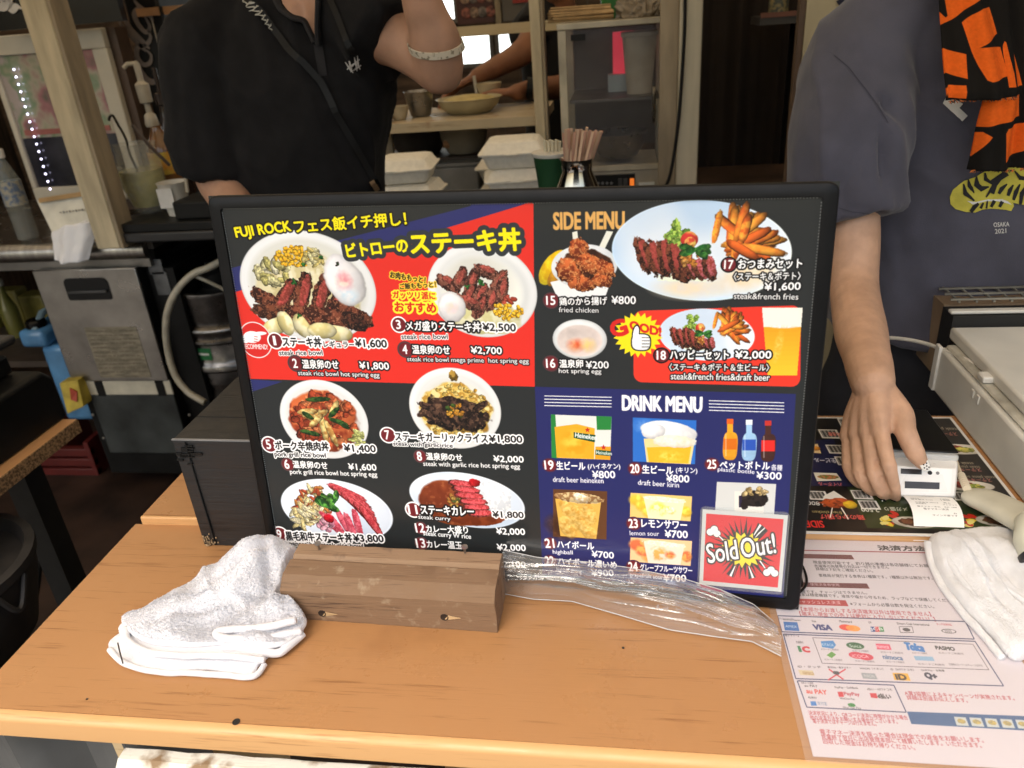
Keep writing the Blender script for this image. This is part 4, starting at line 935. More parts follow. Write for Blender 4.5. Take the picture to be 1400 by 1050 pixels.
# low apron planks under the front edge
ap = thing('apron_plank', 'weathered plank with flaking cream paint fixed below the counter edge', 'plank', (-.3, .43, .88))
q0 = PZ(150, 1030, .90); 
def plank_fn(x0, x1, y, z0, z1, dep):
    b = B(); n = 40; 
    rr = []
    for i in range(n + 1):
        x = x0 + (x1 - x0) * i / n; j = .0025 * mnoise.noise(V((x * 30, 0, z1 * 9))); e_ = .012 * (abs(i / n - .0) < .03)
        rr.append([V((x, y, z0)), V((x, y + dep, z0)), V((x, y + dep, z1 + j)), V((x, y + .006, z1 + j)), V((x, y - .001 + j, z1 - .006))])
    b.rings(rr); return b
FL = wood('flaking paint', (.78, .76, .66), (.62, .58, .46), .8, 'x', .7, .8, dirt=((.26, .17, .09), 26, .52))
plank_fn(-.485, .04, .434, .78, .902, .018).build('plank', FL, ap, angle=25)
ap2 = thing('support_rail', 'bare brown timber rail under the right half of the counter', 'rail', (.3, .44, .88))
plank_fn(-.17, 1.0, .468, .84, CZ - .031, .03).build('rail', wood('brown timber', (.42, .26, .13), (.2, .11, .05), .8, 'x', 1, .6, dirt=((.1, .07, .05), 30, .56)), ap2, smooth=False)
dr = B().grid(lambda u, v: (-1.1 + .66 * u, .50 + .02 * math.sin(u * 26) + .008 * math.sin(u * 61), .20 + .68 * v), 60, 4)
tag(dr.build('grey_drape', mat('grey groundsheet', (.09, .09, .088), .5, vs=7, var=.3)), 'grey sheeting hanging in folds beneath the left end of the counter', 'sheet')
# ---- raised board behind
rb = thing('raised_board', 'thinner beech board lying behind the counter top, with a pale front lip', 'board', (0, 1, CZ))
RZ = CZ + .011
B().bx(-.628, .4755, CY1 + .006, 1.018, CZ - .02, RZ).build('board_top', LAM, rb, smooth=False)
B().bx(-.629, .60, CY1 - .0005, CY1 + .0055, CZ - .0205, RZ + .0003).build('front_lip', LAMI, rb, bevel=.002)
B().bx(.476, .95, CY1 + .006, 1.018, CZ - .02, RZ).build('board_top', wood('orange board', (.52, .26, .11), (.36, .16, .06), .45, 'y'), rb, smooth=False)

# ---- left board with the till box
lt = thing('side_table', 'second laminate board on the left with a rough particleboard end', 'table', (-1.1, 1.0, 0))
LZ = .86
tip = PZ(105, 573, LZ); fl = PZ(0, 657, LZ)
xe = tip.x; B().bx(-2.0, xe - .001, .3, tip.y, LZ - .028, LZ).build('table_top', wood('beech laminate lengthwise', (.56, .29, .12), (.42, .19, .07), .4, 'y'), lt, smooth=False)
pe = B(); n = 90; rr = []
for i in range(n + 1):
    y = .3 + (tip.y - .3) * i / n; j = .0012 * mnoise.noise(V((0, y * 90, 0)))
    rr.append([V((xe - .001, y, LZ - .0278)), V((xe + .002 + j, y, LZ - .0275)), V((xe + .0015 - j, y, LZ - .0008)), V((xe - .001, y, LZ - .0002))])
pe.rings(rr); pe.build('rough_edge', part_board(), lt)
for x, y in ((-1.9, 1.15), (-1.25, 1.15), (-1.9, .4), (-1.25, .4)): B().bx(x, x + .05, y, y + .05, 0, LZ - .029).build('leg', mat('black leg', (.012, .012, .012), .6), lt, smooth=False)
# ------------------------------------------------------------------ menu board
BLK = mat('satin black plastic', (.006, .006, .0065), .38, vs=30, bump=.05, bs=500, spec=.22)
bd = thing('menu_board', 'large black framed menu board with steak bowls, side menu and drink menu, leaning back', 'menu board', bpt(BW / 2, 0))
fb = .0125
def rrect(w, h, r, u0=0, v0=0, n=6, off=0.0):
    o = []
    for cx, cy, a0 in ((w - r, r, -90), (w - r, h - r, 0), (r, h - r, 90), (r, r, 180)):
        for k in range(n + 1):
            a = math.radians(a0 + 90 * k / n); o.append(bpt(u0 + cx + r * math.cos(a), v0 + cy + r * math.sin(a), off))
    return o
out0 = rrect(BW, BH, .009, off=-.005); out1 = rrect(BW, BH, .009, off=.0015); out2 = rrect(BW - .003, BH - .003, .008, .0015, .0015, off=.003)
in2 = rrect(BW - 2 * fb, BH - 2 * fb, .003, fb, fb, off=.0022); in3 = rrect(BW - 2 * fb, BH - 2 * fb, .003, fb, fb, off=-.001)
B().rings([out0, out1, out2, in2, in3], cap=False).build('frame', BLK, bd, angle=50)
B().prism(rrect(BW - .004, BH - .004, .008, .002, .002, off=-.004), -BN * .0015).build('back_panel', BLK, bd, smooth=False)
B().quad(bpt(0, 0, -.0004), bpt(BW, 0, -.0004), bpt(BW, BH, -.0004), bpt(0, BH, -.0004)).build('menu_sheet', MENU_MAT, bd, smooth=False)
# sold-out card in a clear sleeve
def board_px(px, py, off=0.0):
    u, v = board_loc(px, py); return bpt(u, v, off)
a = board_px(956, 795); uu = V(board_px(1076, 802) - a); 
a0 = board_loc(956, 797); b0 = board_loc(1077, 703)
sw, sh = b0[0] - a0[0], b0[1] - a0[1]
sd = thing('sold_out_card', 'red laminated Sold Out card with a yellow burst over the drink menu', 'card', board_px(1016, 795))
sl = rrect(sw + .004, sh + .006, .005, a0[0] - .002, a0[1] - .003, off=.0015)
CLEAR = mat('clear laminate', (.8, .82, .82), .12, alpha=.10, var=0, rvar=0, coat=1.0)
B().quad(bpt(a0[0], a0[1], .0022), bpt(b0[0], a0[1], .0022), bpt(b0[0], b0[1], .0022), bpt(a0[0], b0[1], .0022)).build('card', SOM, sd, smooth=False)
B().prism(sl, BN * .0016).build('clear_sleeve', CLEAR, sd, smooth=False)

# ------------------------------------------------------------------ black box behind
bxm = wood('black vinyl timber', (.016, .016, .017), (.006, .006, .007), .42, 'x', .5, 1.0)
bb = thing('black_box', 'scuffed black wooden box with worn corners standing behind the menu board', 'box', (-.35, .80, RZ))
x0, yb0, zt = PY(235, 602, .7025).x, .7025, PY(235, 602, .7025).z
rz_ = -.0956
ua = V((math.cos(rz_ * .25), math.sin(rz_ * .25), 0)); ub = V((0, 1, 0)); uc = V((0, 0, 1))
D_, Wd = .24, .44; C0 = V((x0, yb0, CZ + .0005)); hh = zt - CZ
# foot stands on the counter in front and on the raised board behind (cut out below)
B().box(C0 + ua * (Wd / 2) + ub * (.028) + uc * (hh / 2), (Wd, .056, hh), (ua, ub, uc)).build('front_panel', bxm, bb, bevel=.0012, smooth=False)
B().box(C0 + ua * (Wd / 2) + ub * (.0565 + (D_ - .056) / 2) + uc * ((.0125 + hh) / 2 ), (Wd - .002, D_ - .0565, hh - .0125), (ua, ub, uc)).build('body', bxm, bb, smooth=False)
B().box(C0 + ua * .017 + ub * (-.0012) + uc * (hh / 2), (.001, .002, hh - .004), (ua, ub, uc)).build('seam', mat('seam', (.003, .003, .003), .8), bb, smooth=False)
chip = mat('bare chipped wood', (.42, .30, .17), .9, var=.5, vs=300)
cb = B()
for k in range(34):
    p = C0 + ua * (.003 + abs(random.Random(k).gauss(0, .008))) + ub * -.0018 + uc * (.001 + abs(random.Random(k + 99).gauss(0, .009)))
    s = random.Random(k + 7).uniform(.0006, .0022); cb.box(p, (s, .0012, s * 1.3), (ua, ub, uc))
cb.build('chips', chip, bb, smooth=False)
tp = B()
for k in range(12):
    r = random.Random(k + 40); p = C0 + ua * r.uniform(.003, .03) + ub * -.0012 + uc * (hh - r.uniform(.006, .035))
    tp.box(p, (r.uniform(.006, .02), .0018, r.uniform(.001, .004)), (ua, ub, uc))
tp.build('tape_scraps', mat('torn black tape', (.004, .004, .004), .2), bb, smooth=False)
B().box(C0 + ua * (Wd / 2) + ub * .0005 + uc * (hh + .0006), (Wd, .003, .0012), (ua, ub, uc)).build('metal_edge', mat('worn edge', (.22, .22, .22), .5), bb, smooth=False)

# ------------------------------------------------------------------ timber block
wb = thing('timber_block', 'weathered brown timber block propping the foot of the menu board, with two screws in it', 'timber block', (-.24, .6, CZ))
WD = wood('weathered brown timber', (.225, .135, .075), (.095, .054, .032), .8, 'x', .9, 1.0, dirt=((.34, .25, .16), 60, .60))
TOPW = wood('sun bleached timber', (.30, .19, .11), (.15, .085, .048), .8, 'x', .8, 1.0, dirt=((.12, .075, .05), 34, .58))
wr = -.035; wx = V((math.cos(wr), math.sin(wr), 0)); wy = V((-math.sin(wr), math.cos(wr), 0))
W0 = V((-.362, .584, CZ + .0005)); WL = .2315
def prof(pf, L, x_in=0.0, wob=.0006, n=26, o0=W0):
    rr = []
    for i in range(n + 1):
        x = x_in + L * i / n
        rr.append([o0 + wx * (x + (wob * 2 * mnoise.noise(V((j * 9.1, i * .0, 3))) if i in (0, n) else 0)) + wy * (y + wob * mnoise.noise(V((x * 60, j, 1)))) + V((0, 0, max(0, z + (wob * mnoise.noise(V((x * 60, j, 7))) if z > 0 else 0)))) for j, (y, z) in enumerate(pf)])
    return B().rings(rr)
hz = .052
prof([(0, 0), (.036, 0), (.036, hz - .001), (.034, hz), (.013, hz - .002), (.009, hz - .006), (0, hz - .014), (-.0005, .02)], WL).build('front_block', WD, wb, angle=28)
prof([(.0375, 0), (.060, 0), (.060, hz + .001), (.0575, hz + .003), (.041, hz + .002), (.0375, hz - .002)], WL - .002, .001).build('rear_batten', TOPW, wb, angle=28)
def onfront(px, py):
    return PP(px, py, W0, -wy)
knot = mat('dark knot', (.03, .018, .012), .85); kp = mat('torn pale grain', (.55, .38, .2), .8)
for px, py in ((441, 838), (608, 843)):
    p = onfront(px, py) - wy * .0004
    B().lathe(p, [(.0042, 0), (.004, .0012), (.0024, .0006), (.0008, .0003)], 9, up=-wy, sx=1.1).build('knot', knot, wb)
    B().prism([p + wx * -.001 + V((0, 0, -.004)) - wy * .0002, p + wx * .017 + V((0, 0, .0)) - wy * .0002, p + wx * .004 + V((0, 0, .0025)) - wy * .0002], -wy * .0006).build('torn_grain', kp, wb, smooth=False)
ST = mat('zinc screw', (.42, .42, .43), .35, 1.0)
for px, py in ((437, 752), (636, 757)):
    p = PZ(px, py, CZ + hz + .002)
    s = B().tube([p, p + V((.0003, -.001, .005)), p + V((.0006, -.002, .009))], .0013, 8); s.lathe(p + V((.0006, -.002, .0088)), [(.001, 0), (.0036, .0018), (.0036, .0026), (.001, .0022)], 12, up=V((.1, -.2, 1))); s.build('screw', ST, wb)
card = B().bx(-.372, -.30, .596, .6, CZ, CZ + .004)

# ------------------------------------------------------------------ terry cloths
def path(P_, n=8):
    out = []
    for i in range(len(P_) - 1):
        p0 = P_[max(i - 1, 0)]; p1 = P_[i]; p2 = P_[i + 1]; p3 = P_[min(i + 2, len(P_) - 1)]
        for k in range(n):
            t = k / n; out.append(.5 * ((2 * p1) + (p2 - p0) * t + (2 * p0 - 5 * p1 + 4 * p2 - p3) * t * t + (3 * p1 - p0 - 3 * p2 + p3) * t ** 3))
    out.append(P_[-1]); return out
TERRY = mat('white terry', (.76, .76, .79), .95, vs=60, var=.0, bump=.5, bs=620, sheen=.4, bd=.0015)
def cloth_layer(cx, cy, outline, z0, thick, mound, nu=240, nv=60, rough_=.0012, seed=0):
    """one folded layer: rounded rim, surface following mound(x, y)"""
    pts = [V((x, y)) if False else (x, y) for x, y in outline]; n = len(pts)
    def bound(t):
        t = (t % 1) * n; i = int(t); f = t - i
        p0, p1, p2, p3 = pts[(i - 1) % n], pts[i % n], pts[(i + 1) % n], pts[(i + 2) % n]
        return tuple(.5 * ((2 * p1[k]) + (-p0[k] + p2[k]) * f + (2 * p0[k] - 5 * p1[k] + 4 * p2[k] - p3[k]) * f * f + (-p0[k] + 3 * p1[k] - 3 * p2[k] + p3[k]) * f ** 3) for k in (0, 1))
    b = B(); rings_ = []
    prof_ = [(.965, 0.0), (.995, .18), (1.0, .5), (.992, .82), (.97, .97)] + [(1 - (k / nv) ** .9 * .96 - .035, 1.0) for k in range(nv)]
    for rho, hf in prof_:
        row = []
        for i in range(nu):
            x, y = bound(i / nu); X = cx + (x - cx) * max(rho, .004); Y = cy + (y - cy) * max(rho, .004)
            m = mound(X, Y); rim = min(1, (1 - rho) * 9) if rho < 1 else 0
            z = z0 + thick * hf + m * (rim ** .7 if hf >= .9 else 0) + (m * .0)
            d = rough_ * (mnoise.noise(V((X * 420, Y * 420, seed))) + .6 * mnoise.noise(V((X * 900, Y * 900, seed + 5)))) if hf > .3 else 0
            row.append(V((X + d * .6, Y + d * .5, z + d)))
        rings_.append(row)
    b.rings(rings_, cap=True); return b, rings_
def tufts(rings_, n, seed, L=.0021):
    r = random.Random(seed); b = B(); nr = len(rings_); nc = len(rings_[0])
    vs = []; fs = []
    for k in range(n):
        # even coverage by area: more on outer rings
        i = int((1 - math.sqrt(r.random())) * (nr - 6)) + 3; j = r.randrange(nc)
        a = rings_[i][j]; c = rings_[min(i + 1, nr - 1)][(j + 1) % nc]; p = a.lerp(c, r.random())
        d = V((r.gauss(0, .6), r.gauss(0, .6) - .25, 1)).normalized() * L * r.uniform(.5, 1.1); s = V((r.gauss(0, 1), r.gauss(0, 1), 0)).normalized() * (.00034)
        q = len(vs); vs += [p - s, p + s, p + d + s * .6, p + d - s * .6]; fs.append((q, q + 1, q + 2, q + 3))
    b.add(vs, fs); return b
def g2(x, y, cx, cy, sx, sy, ang=0):
    c, s = math.cos(ang), math.sin(ang); u = ((x - cx) * c + (y - cy) * s) / sx; v = (-(x - cx) * s + (y - cy) * c) / sy
    return math.exp(-(u * u + v * v))
def q(px, py, z=CZ): p = PZ(px, py, z); return (p.x, p.y)
ang = math.atan2(.11, .115)
def moundA(x, y):
    n = mnoise.noise(V((x * 22, y * 22, 2.2)))
    return (.034 * g2(x, y, -.398, .635, .055, .045) + .022 * g2(x, y, -.440, .598, .07, .036, ang) + .018 * g2(x, y, -.362, .575, .028, .022)
            - .012 * g2(x, y, -.408, .625, .04, .005, ang + .1) - .010 * g2(x, y, -.372, .600, .04, .007, 2.2) + .012 * g2(x, y, -.352, .625, .012, .03, .4) - .008 * g2(x, y, -.395, .572, .05, .01, .5) + .008 * n + .005 * (1 - abs(2.4 * mnoise.noise(V((x * 30 + y * 12, y * 16, 7.7))))) - .007 * g2(x, y, -.44, .565, .045, .005, .35) - .009 * g2(x, y, -.385, .605, .03, .006, 1.9))
tw = thing('hand_towel', 'crumpled white terry towel folded in layers at the left of the timber block', 'towel', (-.43, .58, CZ))
oa1 = [q(150, 889), q(165, 906), q(195, 916), q(235, 921), q(280, 918), q(318, 924), q(345, 927), q(362, 905), (-.335, .555), (-.345, .575), (-.368, .59), (-.372, .63), (-.38, .668), (-.43, .672), (-.47, .64), (-.505, .59), q(160, 872)]
oa2 = [q(166, 872), q(185, 893), q(222, 904), q(275, 906), q(330, 908), q(358, 914), q(370, 893), (-.333, .555), (-.343, .577), (-.367, .59), (-.371, .63), (-.38, .668), (-.43, .674), (-.473, .64), (-.51, .585), q(172, 858)]
oa3 = [q(172, 856), q(185, 880), q(215, 893), q(262, 896), q(312, 893), q(352, 898), q(392, 893), (-.330, .562), (-.340, .579), (-.3655, .590), (-.3665, .63), (-.372, .668), (-.43, .676), (-.475, .64), (-.512, .58)]
oa4 = [q(262, 868), q(290, 884), q(330, 889), q(378, 880), q(414, 866), (-.330, .600), (-.345, .635), (-.36, .66), (-.40, .668), (-.43, .64), (-.44, .60)]
lay = []
for k, (ol, z, t, mf, nu) in enumerate(((oa1, CZ + .0004, .0045, .08, 150), (oa2, CZ + .005, .0045, .10, 150), (oa3, CZ + .0095, .0065, 1.0, 300))):
    cx = sum(p[0] for p in ol) / len(ol); cy = sum(p[1] for p in ol) / len(ol)
    b, rg = cloth_layer(cx, cy, ol, z, t, (lambda x, y, m=mf: moundA(x, y) * m), nu, 70 if k == 2 else 14, .0008, k)
    b.build('cloth_layer', TERRY, tw, angle=180)
    if k == 2: tf = tufts(rg, 52000, 5, .0013); tf2 = tf.build('terry_pile', TERRY, tw, smooth=False, fixn=False); tf2['kind'] = 'stuff'
# rolled fold on the right side
def roll(b, pts, r, seed=0):
    P_ = path(pts, 8)
    b.tube([p + V((0, 0, .0012 * mnoise.noise(p * 70))) for p in P_], [r * (1 + .15 * mnoise.noise(p * 50)) for p in P_], 12)
hm = B()
def zc_(px, py, z): return PZ(px, py, z)
roll(hm, [zc_(172, 860, CZ + .012), zc_(176, 876, CZ + .0125), zc_(200, 890, CZ + .013), zc_(240, 896, CZ + .013), zc_(300, 896, CZ + .013), zc_(345, 900, CZ + .0135), zc_(362, 902, CZ + .012)], .0034)
roll(hm, [zc_(412, 862, CZ + .014), zc_(380, 869, CZ + .016), zc_(340, 874, CZ + .017), zc_(305, 872, CZ + .018), zc_(296, 866, CZ + .019), zc_(310, 861, CZ + .021), zc_(360, 858, CZ + .024), zc_(405, 848, CZ + .026)], .0040)
roll(hm, [zc_(414, 866, CZ + .008), zc_(392, 886, CZ + .007), zc_(376, 893, CZ + .007), zc_(340, 888, CZ + .010), zc_(305, 884, CZ + .012)], .0042)
roll(hm, [zc_(150, 888, CZ + .004), zc_(170, 907, CZ + .004), zc_(210, 918, CZ + .004), zc_(260, 920, CZ + .004), zc_(310, 923, CZ + .004), zc_(346, 925, CZ + .004), zc_(362, 908, CZ + .005)], .0032)
hm.build('hem', TERRY, tw, angle=180)
th = B().tube([zc_(161, 879, CZ + .0165), zc_(164, 892, CZ + .0155), zc_(168, 907, CZ + .0125)], .0007, 6)
tag(th.build('dark_splinter', mat('dark splinter', (.03, .02, .015), .6)), 'thin dark splinter lying on the pointed corner of the towel', 'splinter')

# wet cloth on the right
def moundB(x, y):
    n = mnoise.noise(V((x * 30, y * 18, 9)))
    return max(0, .005 + .010 * g2(x, y, .375, .71, .045, .03) + .009 * g2(x, y, .352 + .01 * n, .68, .007, .06, .12) + .010 * g2(x, y, .378 + .012 * n, .64, .008, .07, .16)
               + .009 * g2(x, y, .402 + .012 * n, .66, .008, .07, .1) + .008 * g2(x, y, .425, .62, .01, .06, .2) - .004 * g2(x, y, .39, .66, .004, .06, .14) + .004 * n + .002 * mnoise.noise(V((x * 90, y * 50, 3))))
ob = [q(1268, 745), q(1274, 775), q(1292, 808), q(1320, 842), q(1350, 872), q(1372, 898), q(1392, 908), q(1425, 895), (.43, .60), (.45, .66), (.455, .735), (.42, .757), (.37, .752), q(1290, 738)]
tb = thing('work_towel', 'crumpled white cotton cloth lying over the top right of the payment notice', 'cloth', (.38, .68, CZ))
cx = sum(p[0] for p in ob) / len(ob); cy = sum(p[1] for p in ob) / len(ob)
b, rg = cloth_layer(cx, cy, ob, CZ + .0016, .009, moundB, 260, 60, .0009, 4)
b.build('cloth_layer', mat('white cotton knit', (.78, .78, .80), .95, vs=60, var=.05, bump=.8, bs=900, sheen=.3), tb, angle=180)
hb = B()
roll(hb, [zc_(1268, 742, CZ + .012), zc_(1274, 772, CZ + .006), zc_(1292, 806, CZ + .005), zc_(1320, 842, CZ + .005), zc_(1348, 872, CZ + .005), zc_(1370, 900, CZ + .004)], .0038)
roll(hb, [zc_(1290, 748, CZ + .018), zc_(1300, 770, CZ + .017), zc_(1320, 800, CZ + .015), zc_(1352, 832, CZ + .013), zc_(1392, 868, CZ + .012)], .0035)
roll(hb, [zc_(1330, 748, CZ + .02), zc_(1338, 765, CZ + .02), zc_(1362, 796, CZ + .018), zc_(1405, 826, CZ + .015)], .004)
hb.build('hem', mat('white cotton knit'), tb, angle=180)

# ------------------------------------------------------------------ clear film along the foot of the board
def crv(pts, t):
    t = min(.9999, max(0, t)) * (len(pts) - 1); i = int(t); f = t - i; f = f * f * (3 - 2 * f) * .3 + f * .7; return V(pts[i]).lerp(V(pts[i + 1]), f)
tpl = [PP(688, 752, BO + BN * .006, BN), PP(735, 762, BO + BN * .008, BN), PP(800, 768, BO + BN * .010, BN), PP(860, 776, BO + BN * .014, BN), PP(930, 790, BO + BN * .012, BN), PP(985, 806, BO + BN * .010, BN), PP(1030, 826, BO + BN * .012, BN), PP(1058, 850, BO + BN * .016, BN)]
btl = [PZ(686, 812, CZ + .003), PZ(728, 820, CZ + .002), PZ(782, 823, CZ + .002), PZ(848, 842, CZ + .002), PZ(915, 862, CZ + .002), PZ(975, 871, CZ + .002), PZ(1028, 878, CZ + .002), PZ(1068, 898, CZ + .002)]
def film(u, v):
    a = crv(tpl, u); b = crv(btl, u); p = a.lerp(b, v)
    bul = math.sin(v * math.pi) * .014
    vv = v + .25 * mnoise.noise(V((u * 3, 0, 5))) + u * .25
    rg = lambda a, b_, sd: (1 - min(1, abs(2.6 * mnoise.noise(V((u * a, vv * b_, sd)))))) ** 3
    w = .009 * rg(1.2, 4, 1) + .003 * rg(3, 8, 4) + .0008 * rg(8, 13, 8) + .002 * mnoise.noise(V((u * 9, v * 7, 2)))
    return p + V((0, -.6, .8)) * (bul + w * math.sin(v * math.pi))
FILM = bpy.data.materials.new('clear film'); FILM.use_nodes = True
_N = FILM.node_tree.nodes; _L = FILM.node_tree.links; _o = _N['Material Output']
_tr = _N.new('ShaderNodeBsdfTransparent'); _tr.inputs[0].default_value = (.93, .94, .94, 1)
_gl = _N.new('ShaderNodeBsdfGlossy'); _gl.inputs['Roughness'].default_value = .09; _gl.inputs[0].default_value = (.95, .95, .95, 1)
_df = _N.new('ShaderNodeBsdfDiffuse'); _df.inputs[0].default_value = (.8, .8, .8, 1)
_lw = _N.new('ShaderNodeLayerWeight'); _lw.inputs[0].default_value = .42
_m1 = _N.new('ShaderNodeMixShader'); _m2 = _N.new('ShaderNodeMixShader')
_mr = _N.new('ShaderNodeMapRange'); _mr.inputs['To Min'].default_value = .16; _mr.inputs['To Max'].default_value = .7
_L.new(_lw.outputs['Facing'], _mr.inputs['Value']); _L.new(_mr.outputs[0], _m1.inputs[0]); _L.new(_tr.outputs[0], _m1.inputs[1]); _L.new(_gl.outputs[0], _m1.inputs[2])
_m2.inputs[0].default_value = .10; _L.new(_m1.outputs[0], _m2.inputs[1]); _L.new(_df.outputs[0], _m2.inputs[2]); _L.new(_m2.outputs[0], _o.inputs[0])
fo = B().grid(film, 260, 70).build('clear_film', FILM, angle=180)
tag(fo, 'crinkled clear plastic film bunched along the foot of the menu board', 'plastic film')
fe = B(); fe.tube([film(i / 60, 1.0) + V((0, 0, .001)) for i in range(61)], .0005, 6); fe.tube([film(i / 60, 0.0) for i in range(61)], .0004, 6)
fe.build('film_folds', mat('film fold', (.85, .86, .86), .15, alpha=.55, var=0), fo)

# ------------------------------------------------------------------ laminated notice
nt_ = thing('payment_notice', 'laminated white payment notice with card logos and red text on the counter', 'notice', (.26, .6, CZ))
B().quad((SX, SY, CZ + .0012), (SX + SW, SY, CZ + .0012), (SX + SW, SY + SH, CZ + .0012), (SX, SY + SH, CZ + .0012)).build('notice_sheet', SHEET_MAT, nt_, smooth=False)
lamo = B().grid(lambda u, v: (SX - .007 + (SW + .012) * u, SY - .006 + (SH + .009) * v, CZ + .0018 + .0006 * mnoise.noise(V((u * 14, v * 20, 0))) * (1 if u < .08 else .35)), 60, 60)
lamo.build('clear_sleeve', mat('glossy laminate', (.85, .82, .8), .1, alpha=.13, var=0, rvar=0, coat=1), nt_)
# ------------------------------------------------------------------ inverted counter menu
mm_ = thing('counter_menu', 'dark counter menu with barcodes and a white border lying upside down under the card terminal', 'menu', (.25, .87, MZ))
B().bx(MX, MX + MW, MY, MY + MH, MZ - .0012, MZ - .0003).build('backing', mat('white edge', (.75, .74, .72), .5), mm_, smooth=False)
B().quad((MX, MY, MZ), (MX + MW, MY, MZ), (MX + MW, MY + MH, MZ), (MX, MY + MH, MZ)).build('menu_sheet', MATM, mm_, smooth=False)

# ------------------------------------------------------------------ card terminal with receipt
WP = mat('white plastic', (.80, .80, .79), .3, vs=40, var=.03, coat=.2)
GL = mat('black glass', (.006, .006, .007), .30, var=0, rvar=0, spec=.3)
tm = thing('card_terminal', 'white card payment terminal with a black glass top, held by the right hand', 'card terminal', (.355, .87, MZ))
tz = MZ + .0008
# body: wedge seen from the front, top face slopes towards the customer
A0 = PZ(1214, 676, tz + .004); A1 = PZ(1308, 678, tz + .004)
hT = .030
F0 = PZ(1214, 636, tz + hT); F1 = PZ(1310, 641, tz + hT)
G0 = PZ(1214, 619, tz + hT + .006); G1 = PZ(1312, 625, tz + hT + .006)
bk = V((0, .085, .004))
def slab(b, p0, p1, p2, p3, dn): b.prism([p0, p1, p2, p3], dn)
b = B(); 
dwn = lambda p: V((p.x, p.y, tz))
secs = []
for t in (0, .03, .97, 1.0):
    k = 0 if t in (0, 1.0) else 1; ins = .0025 * (1 - k)
    a = A0.lerp(A1, t); f_ = F0.lerp(F1, t); g_ = G0.lerp(G1, t)
    secs.append([dwn(a) + V((0, ins, 0)), a + V((0, ins - .001, -ins)), f_ + V((0, 0, -ins)), g_ + V((0, 0, -.006 - ins)), g_ + bk + V((0, 0, -.006 - ins)), dwn(g_ + bk)])
b.rings(secs); b.build('housing', WP, tm, bevel=.002, seg=3)
n_ = (A1 - A0).cross(F0 - A0).normalized()
def onf(u, v, off=.0005): return A0.lerp(A1, u).lerp(F0.lerp(F1, u), v) + n_ * off
def fpanel(name, u0, u1, v0, v1, m, th=.0006, off=.0002):
    return B().prism([onf(u0, v0, off), onf(u1, v0, off), onf(u1, v1, off), onf(u0, v1, off)], n_ * th).build(name, m, tm, smooth=False)
fpanel('face_plate', .09, .91, .08, .97, mat('white plastic face', (.84, .84, .83), .35, var=.02), .0008, .0001)
dk = mat('dark window', (.03, .03, .035), .15, var=.2)
fpanel('paper_slot', .24, .74, .22, .46, dk, .0006, .0012); fpanel('display_window', .18, .48, .72, .9, dk, .0006, .0012)
B().lathe(onf(.60, .80, .001), [(.0026, 0), (.0024, .0008), (.0001, .001)], 16, up=n_).build('lens', GL, tm)
B().lathe(onf(.71, .80, .001), [(.0020, 0), (.0019, .0006), (.0013, .0006), (.0012, .0002), (.0001, .0002)], 16, up=n_).build('button', mat('grey ring', (.2, .2, .2), .4), tm)
sl_ = B()
gu = (G1 - G0)
Lf = V((0, .105, .006))
gp = [G0 + gu * .0 + V((0, 0, .001)), G1 + V((0, 0, .001)), G1 + Lf + V((-.004, 0, 0)), G0 + Lf + V((0, 0, 0))]
B().prism(gp, V((0, 0, -.008))).build('clear_case', mat('clear case', (.8, .82, .82), .08, alpha=.45, var=0, rvar=0, coat=1), tm, bevel=.002)
B().prism([p + V((0, .004 if i < 2 else -.002, .0012)) for i, p in enumerate(gp)], V((0, 0, .0022))).build('glass_top', GL, tm, bevel=.001)
# receipt curling out
rt = thing('receipt', 'narrow white printed receipt curling out from the card terminal over the counter edge', 'receipt', (.36, .77, MZ))
r0 = PZ(1232, 678, tz + .004); r1 = PZ(1300, 681, tz + .004); e0 = PZ(1248, 739, CZ + .0025); e1 = PZ(1317, 741, CZ + .0025)
def rfn(u, v):
    a = r0.lerp(e0, v); c_ = r1.lerp(e1, v); p = a.lerp(c_, u)
    p.z = max(p.z, 0) + .009 * math.sin(v * math.pi) ** .8 + (.001 if v < .98 else 0); return p + V((.004 * math.sin(v * 3.0), 0, 0))
bg_ = B()
def gridflip(fn, nu, nv):
    b = B(); b.grid(fn, nu, nv); b.uv = {k: [(u, 1 - v) for u, v in uv] for k, uv in b.uv.items()}; return b
gridflip(rfn, 8, 24).build('receipt_paper', RCM, rt)

# ------------------------------------------------------------------ hand scanner
SCM = mat('aged beige plastic', (.56, .54, .44), .38, vs=20, var=.08, coat=.1)
hs = thing('hand_scanner', 'beige handheld barcode scanner lying at the right edge of the counter menu', 'scanner', (.43, .76, MZ))
h0 = PZ(1327, 676, MZ + .012); h1 = PZ(1350, 684, MZ + .014); h2 = PZ(1378, 698, MZ + .018); h3 = PZ(1404, 712, MZ + .022)
ax_ = (h3 - h0).normalized(); sd_ = ax_.cross(V((0, 0, 1))).normalized(); up_ = sd_.cross(ax_)
def oval(c, rw, rh, n=20, e=2.6):
    o = []
    for k in range(n):
        a = 2 * math.pi * k / n; ca, sa = math.cos(a), math.sin(a)
        o.append(c + sd_ * (rw * math.copysign(abs(ca) ** (2 / e), ca)) + up_ * (rh * math.copysign(abs(sa) ** (2 / e), sa)))
    return o
B().rings([oval(h0 - ax_ * .006, .004, .003), oval(h0 - ax_ * .004, .012, .006), oval(h0 + ax_ * .006, .019, .009), oval(h1, .021, .0095), oval(h2, .0215, .010), oval(h3, .022, .011), oval(h3 + ax_ * .03, .022, .012)]).build('handle', SCM, hs, angle=60, sub=1)
m0 = PZ(1388, 704, MZ + .04); m1 = PZ(1392, 766, CZ + .03)
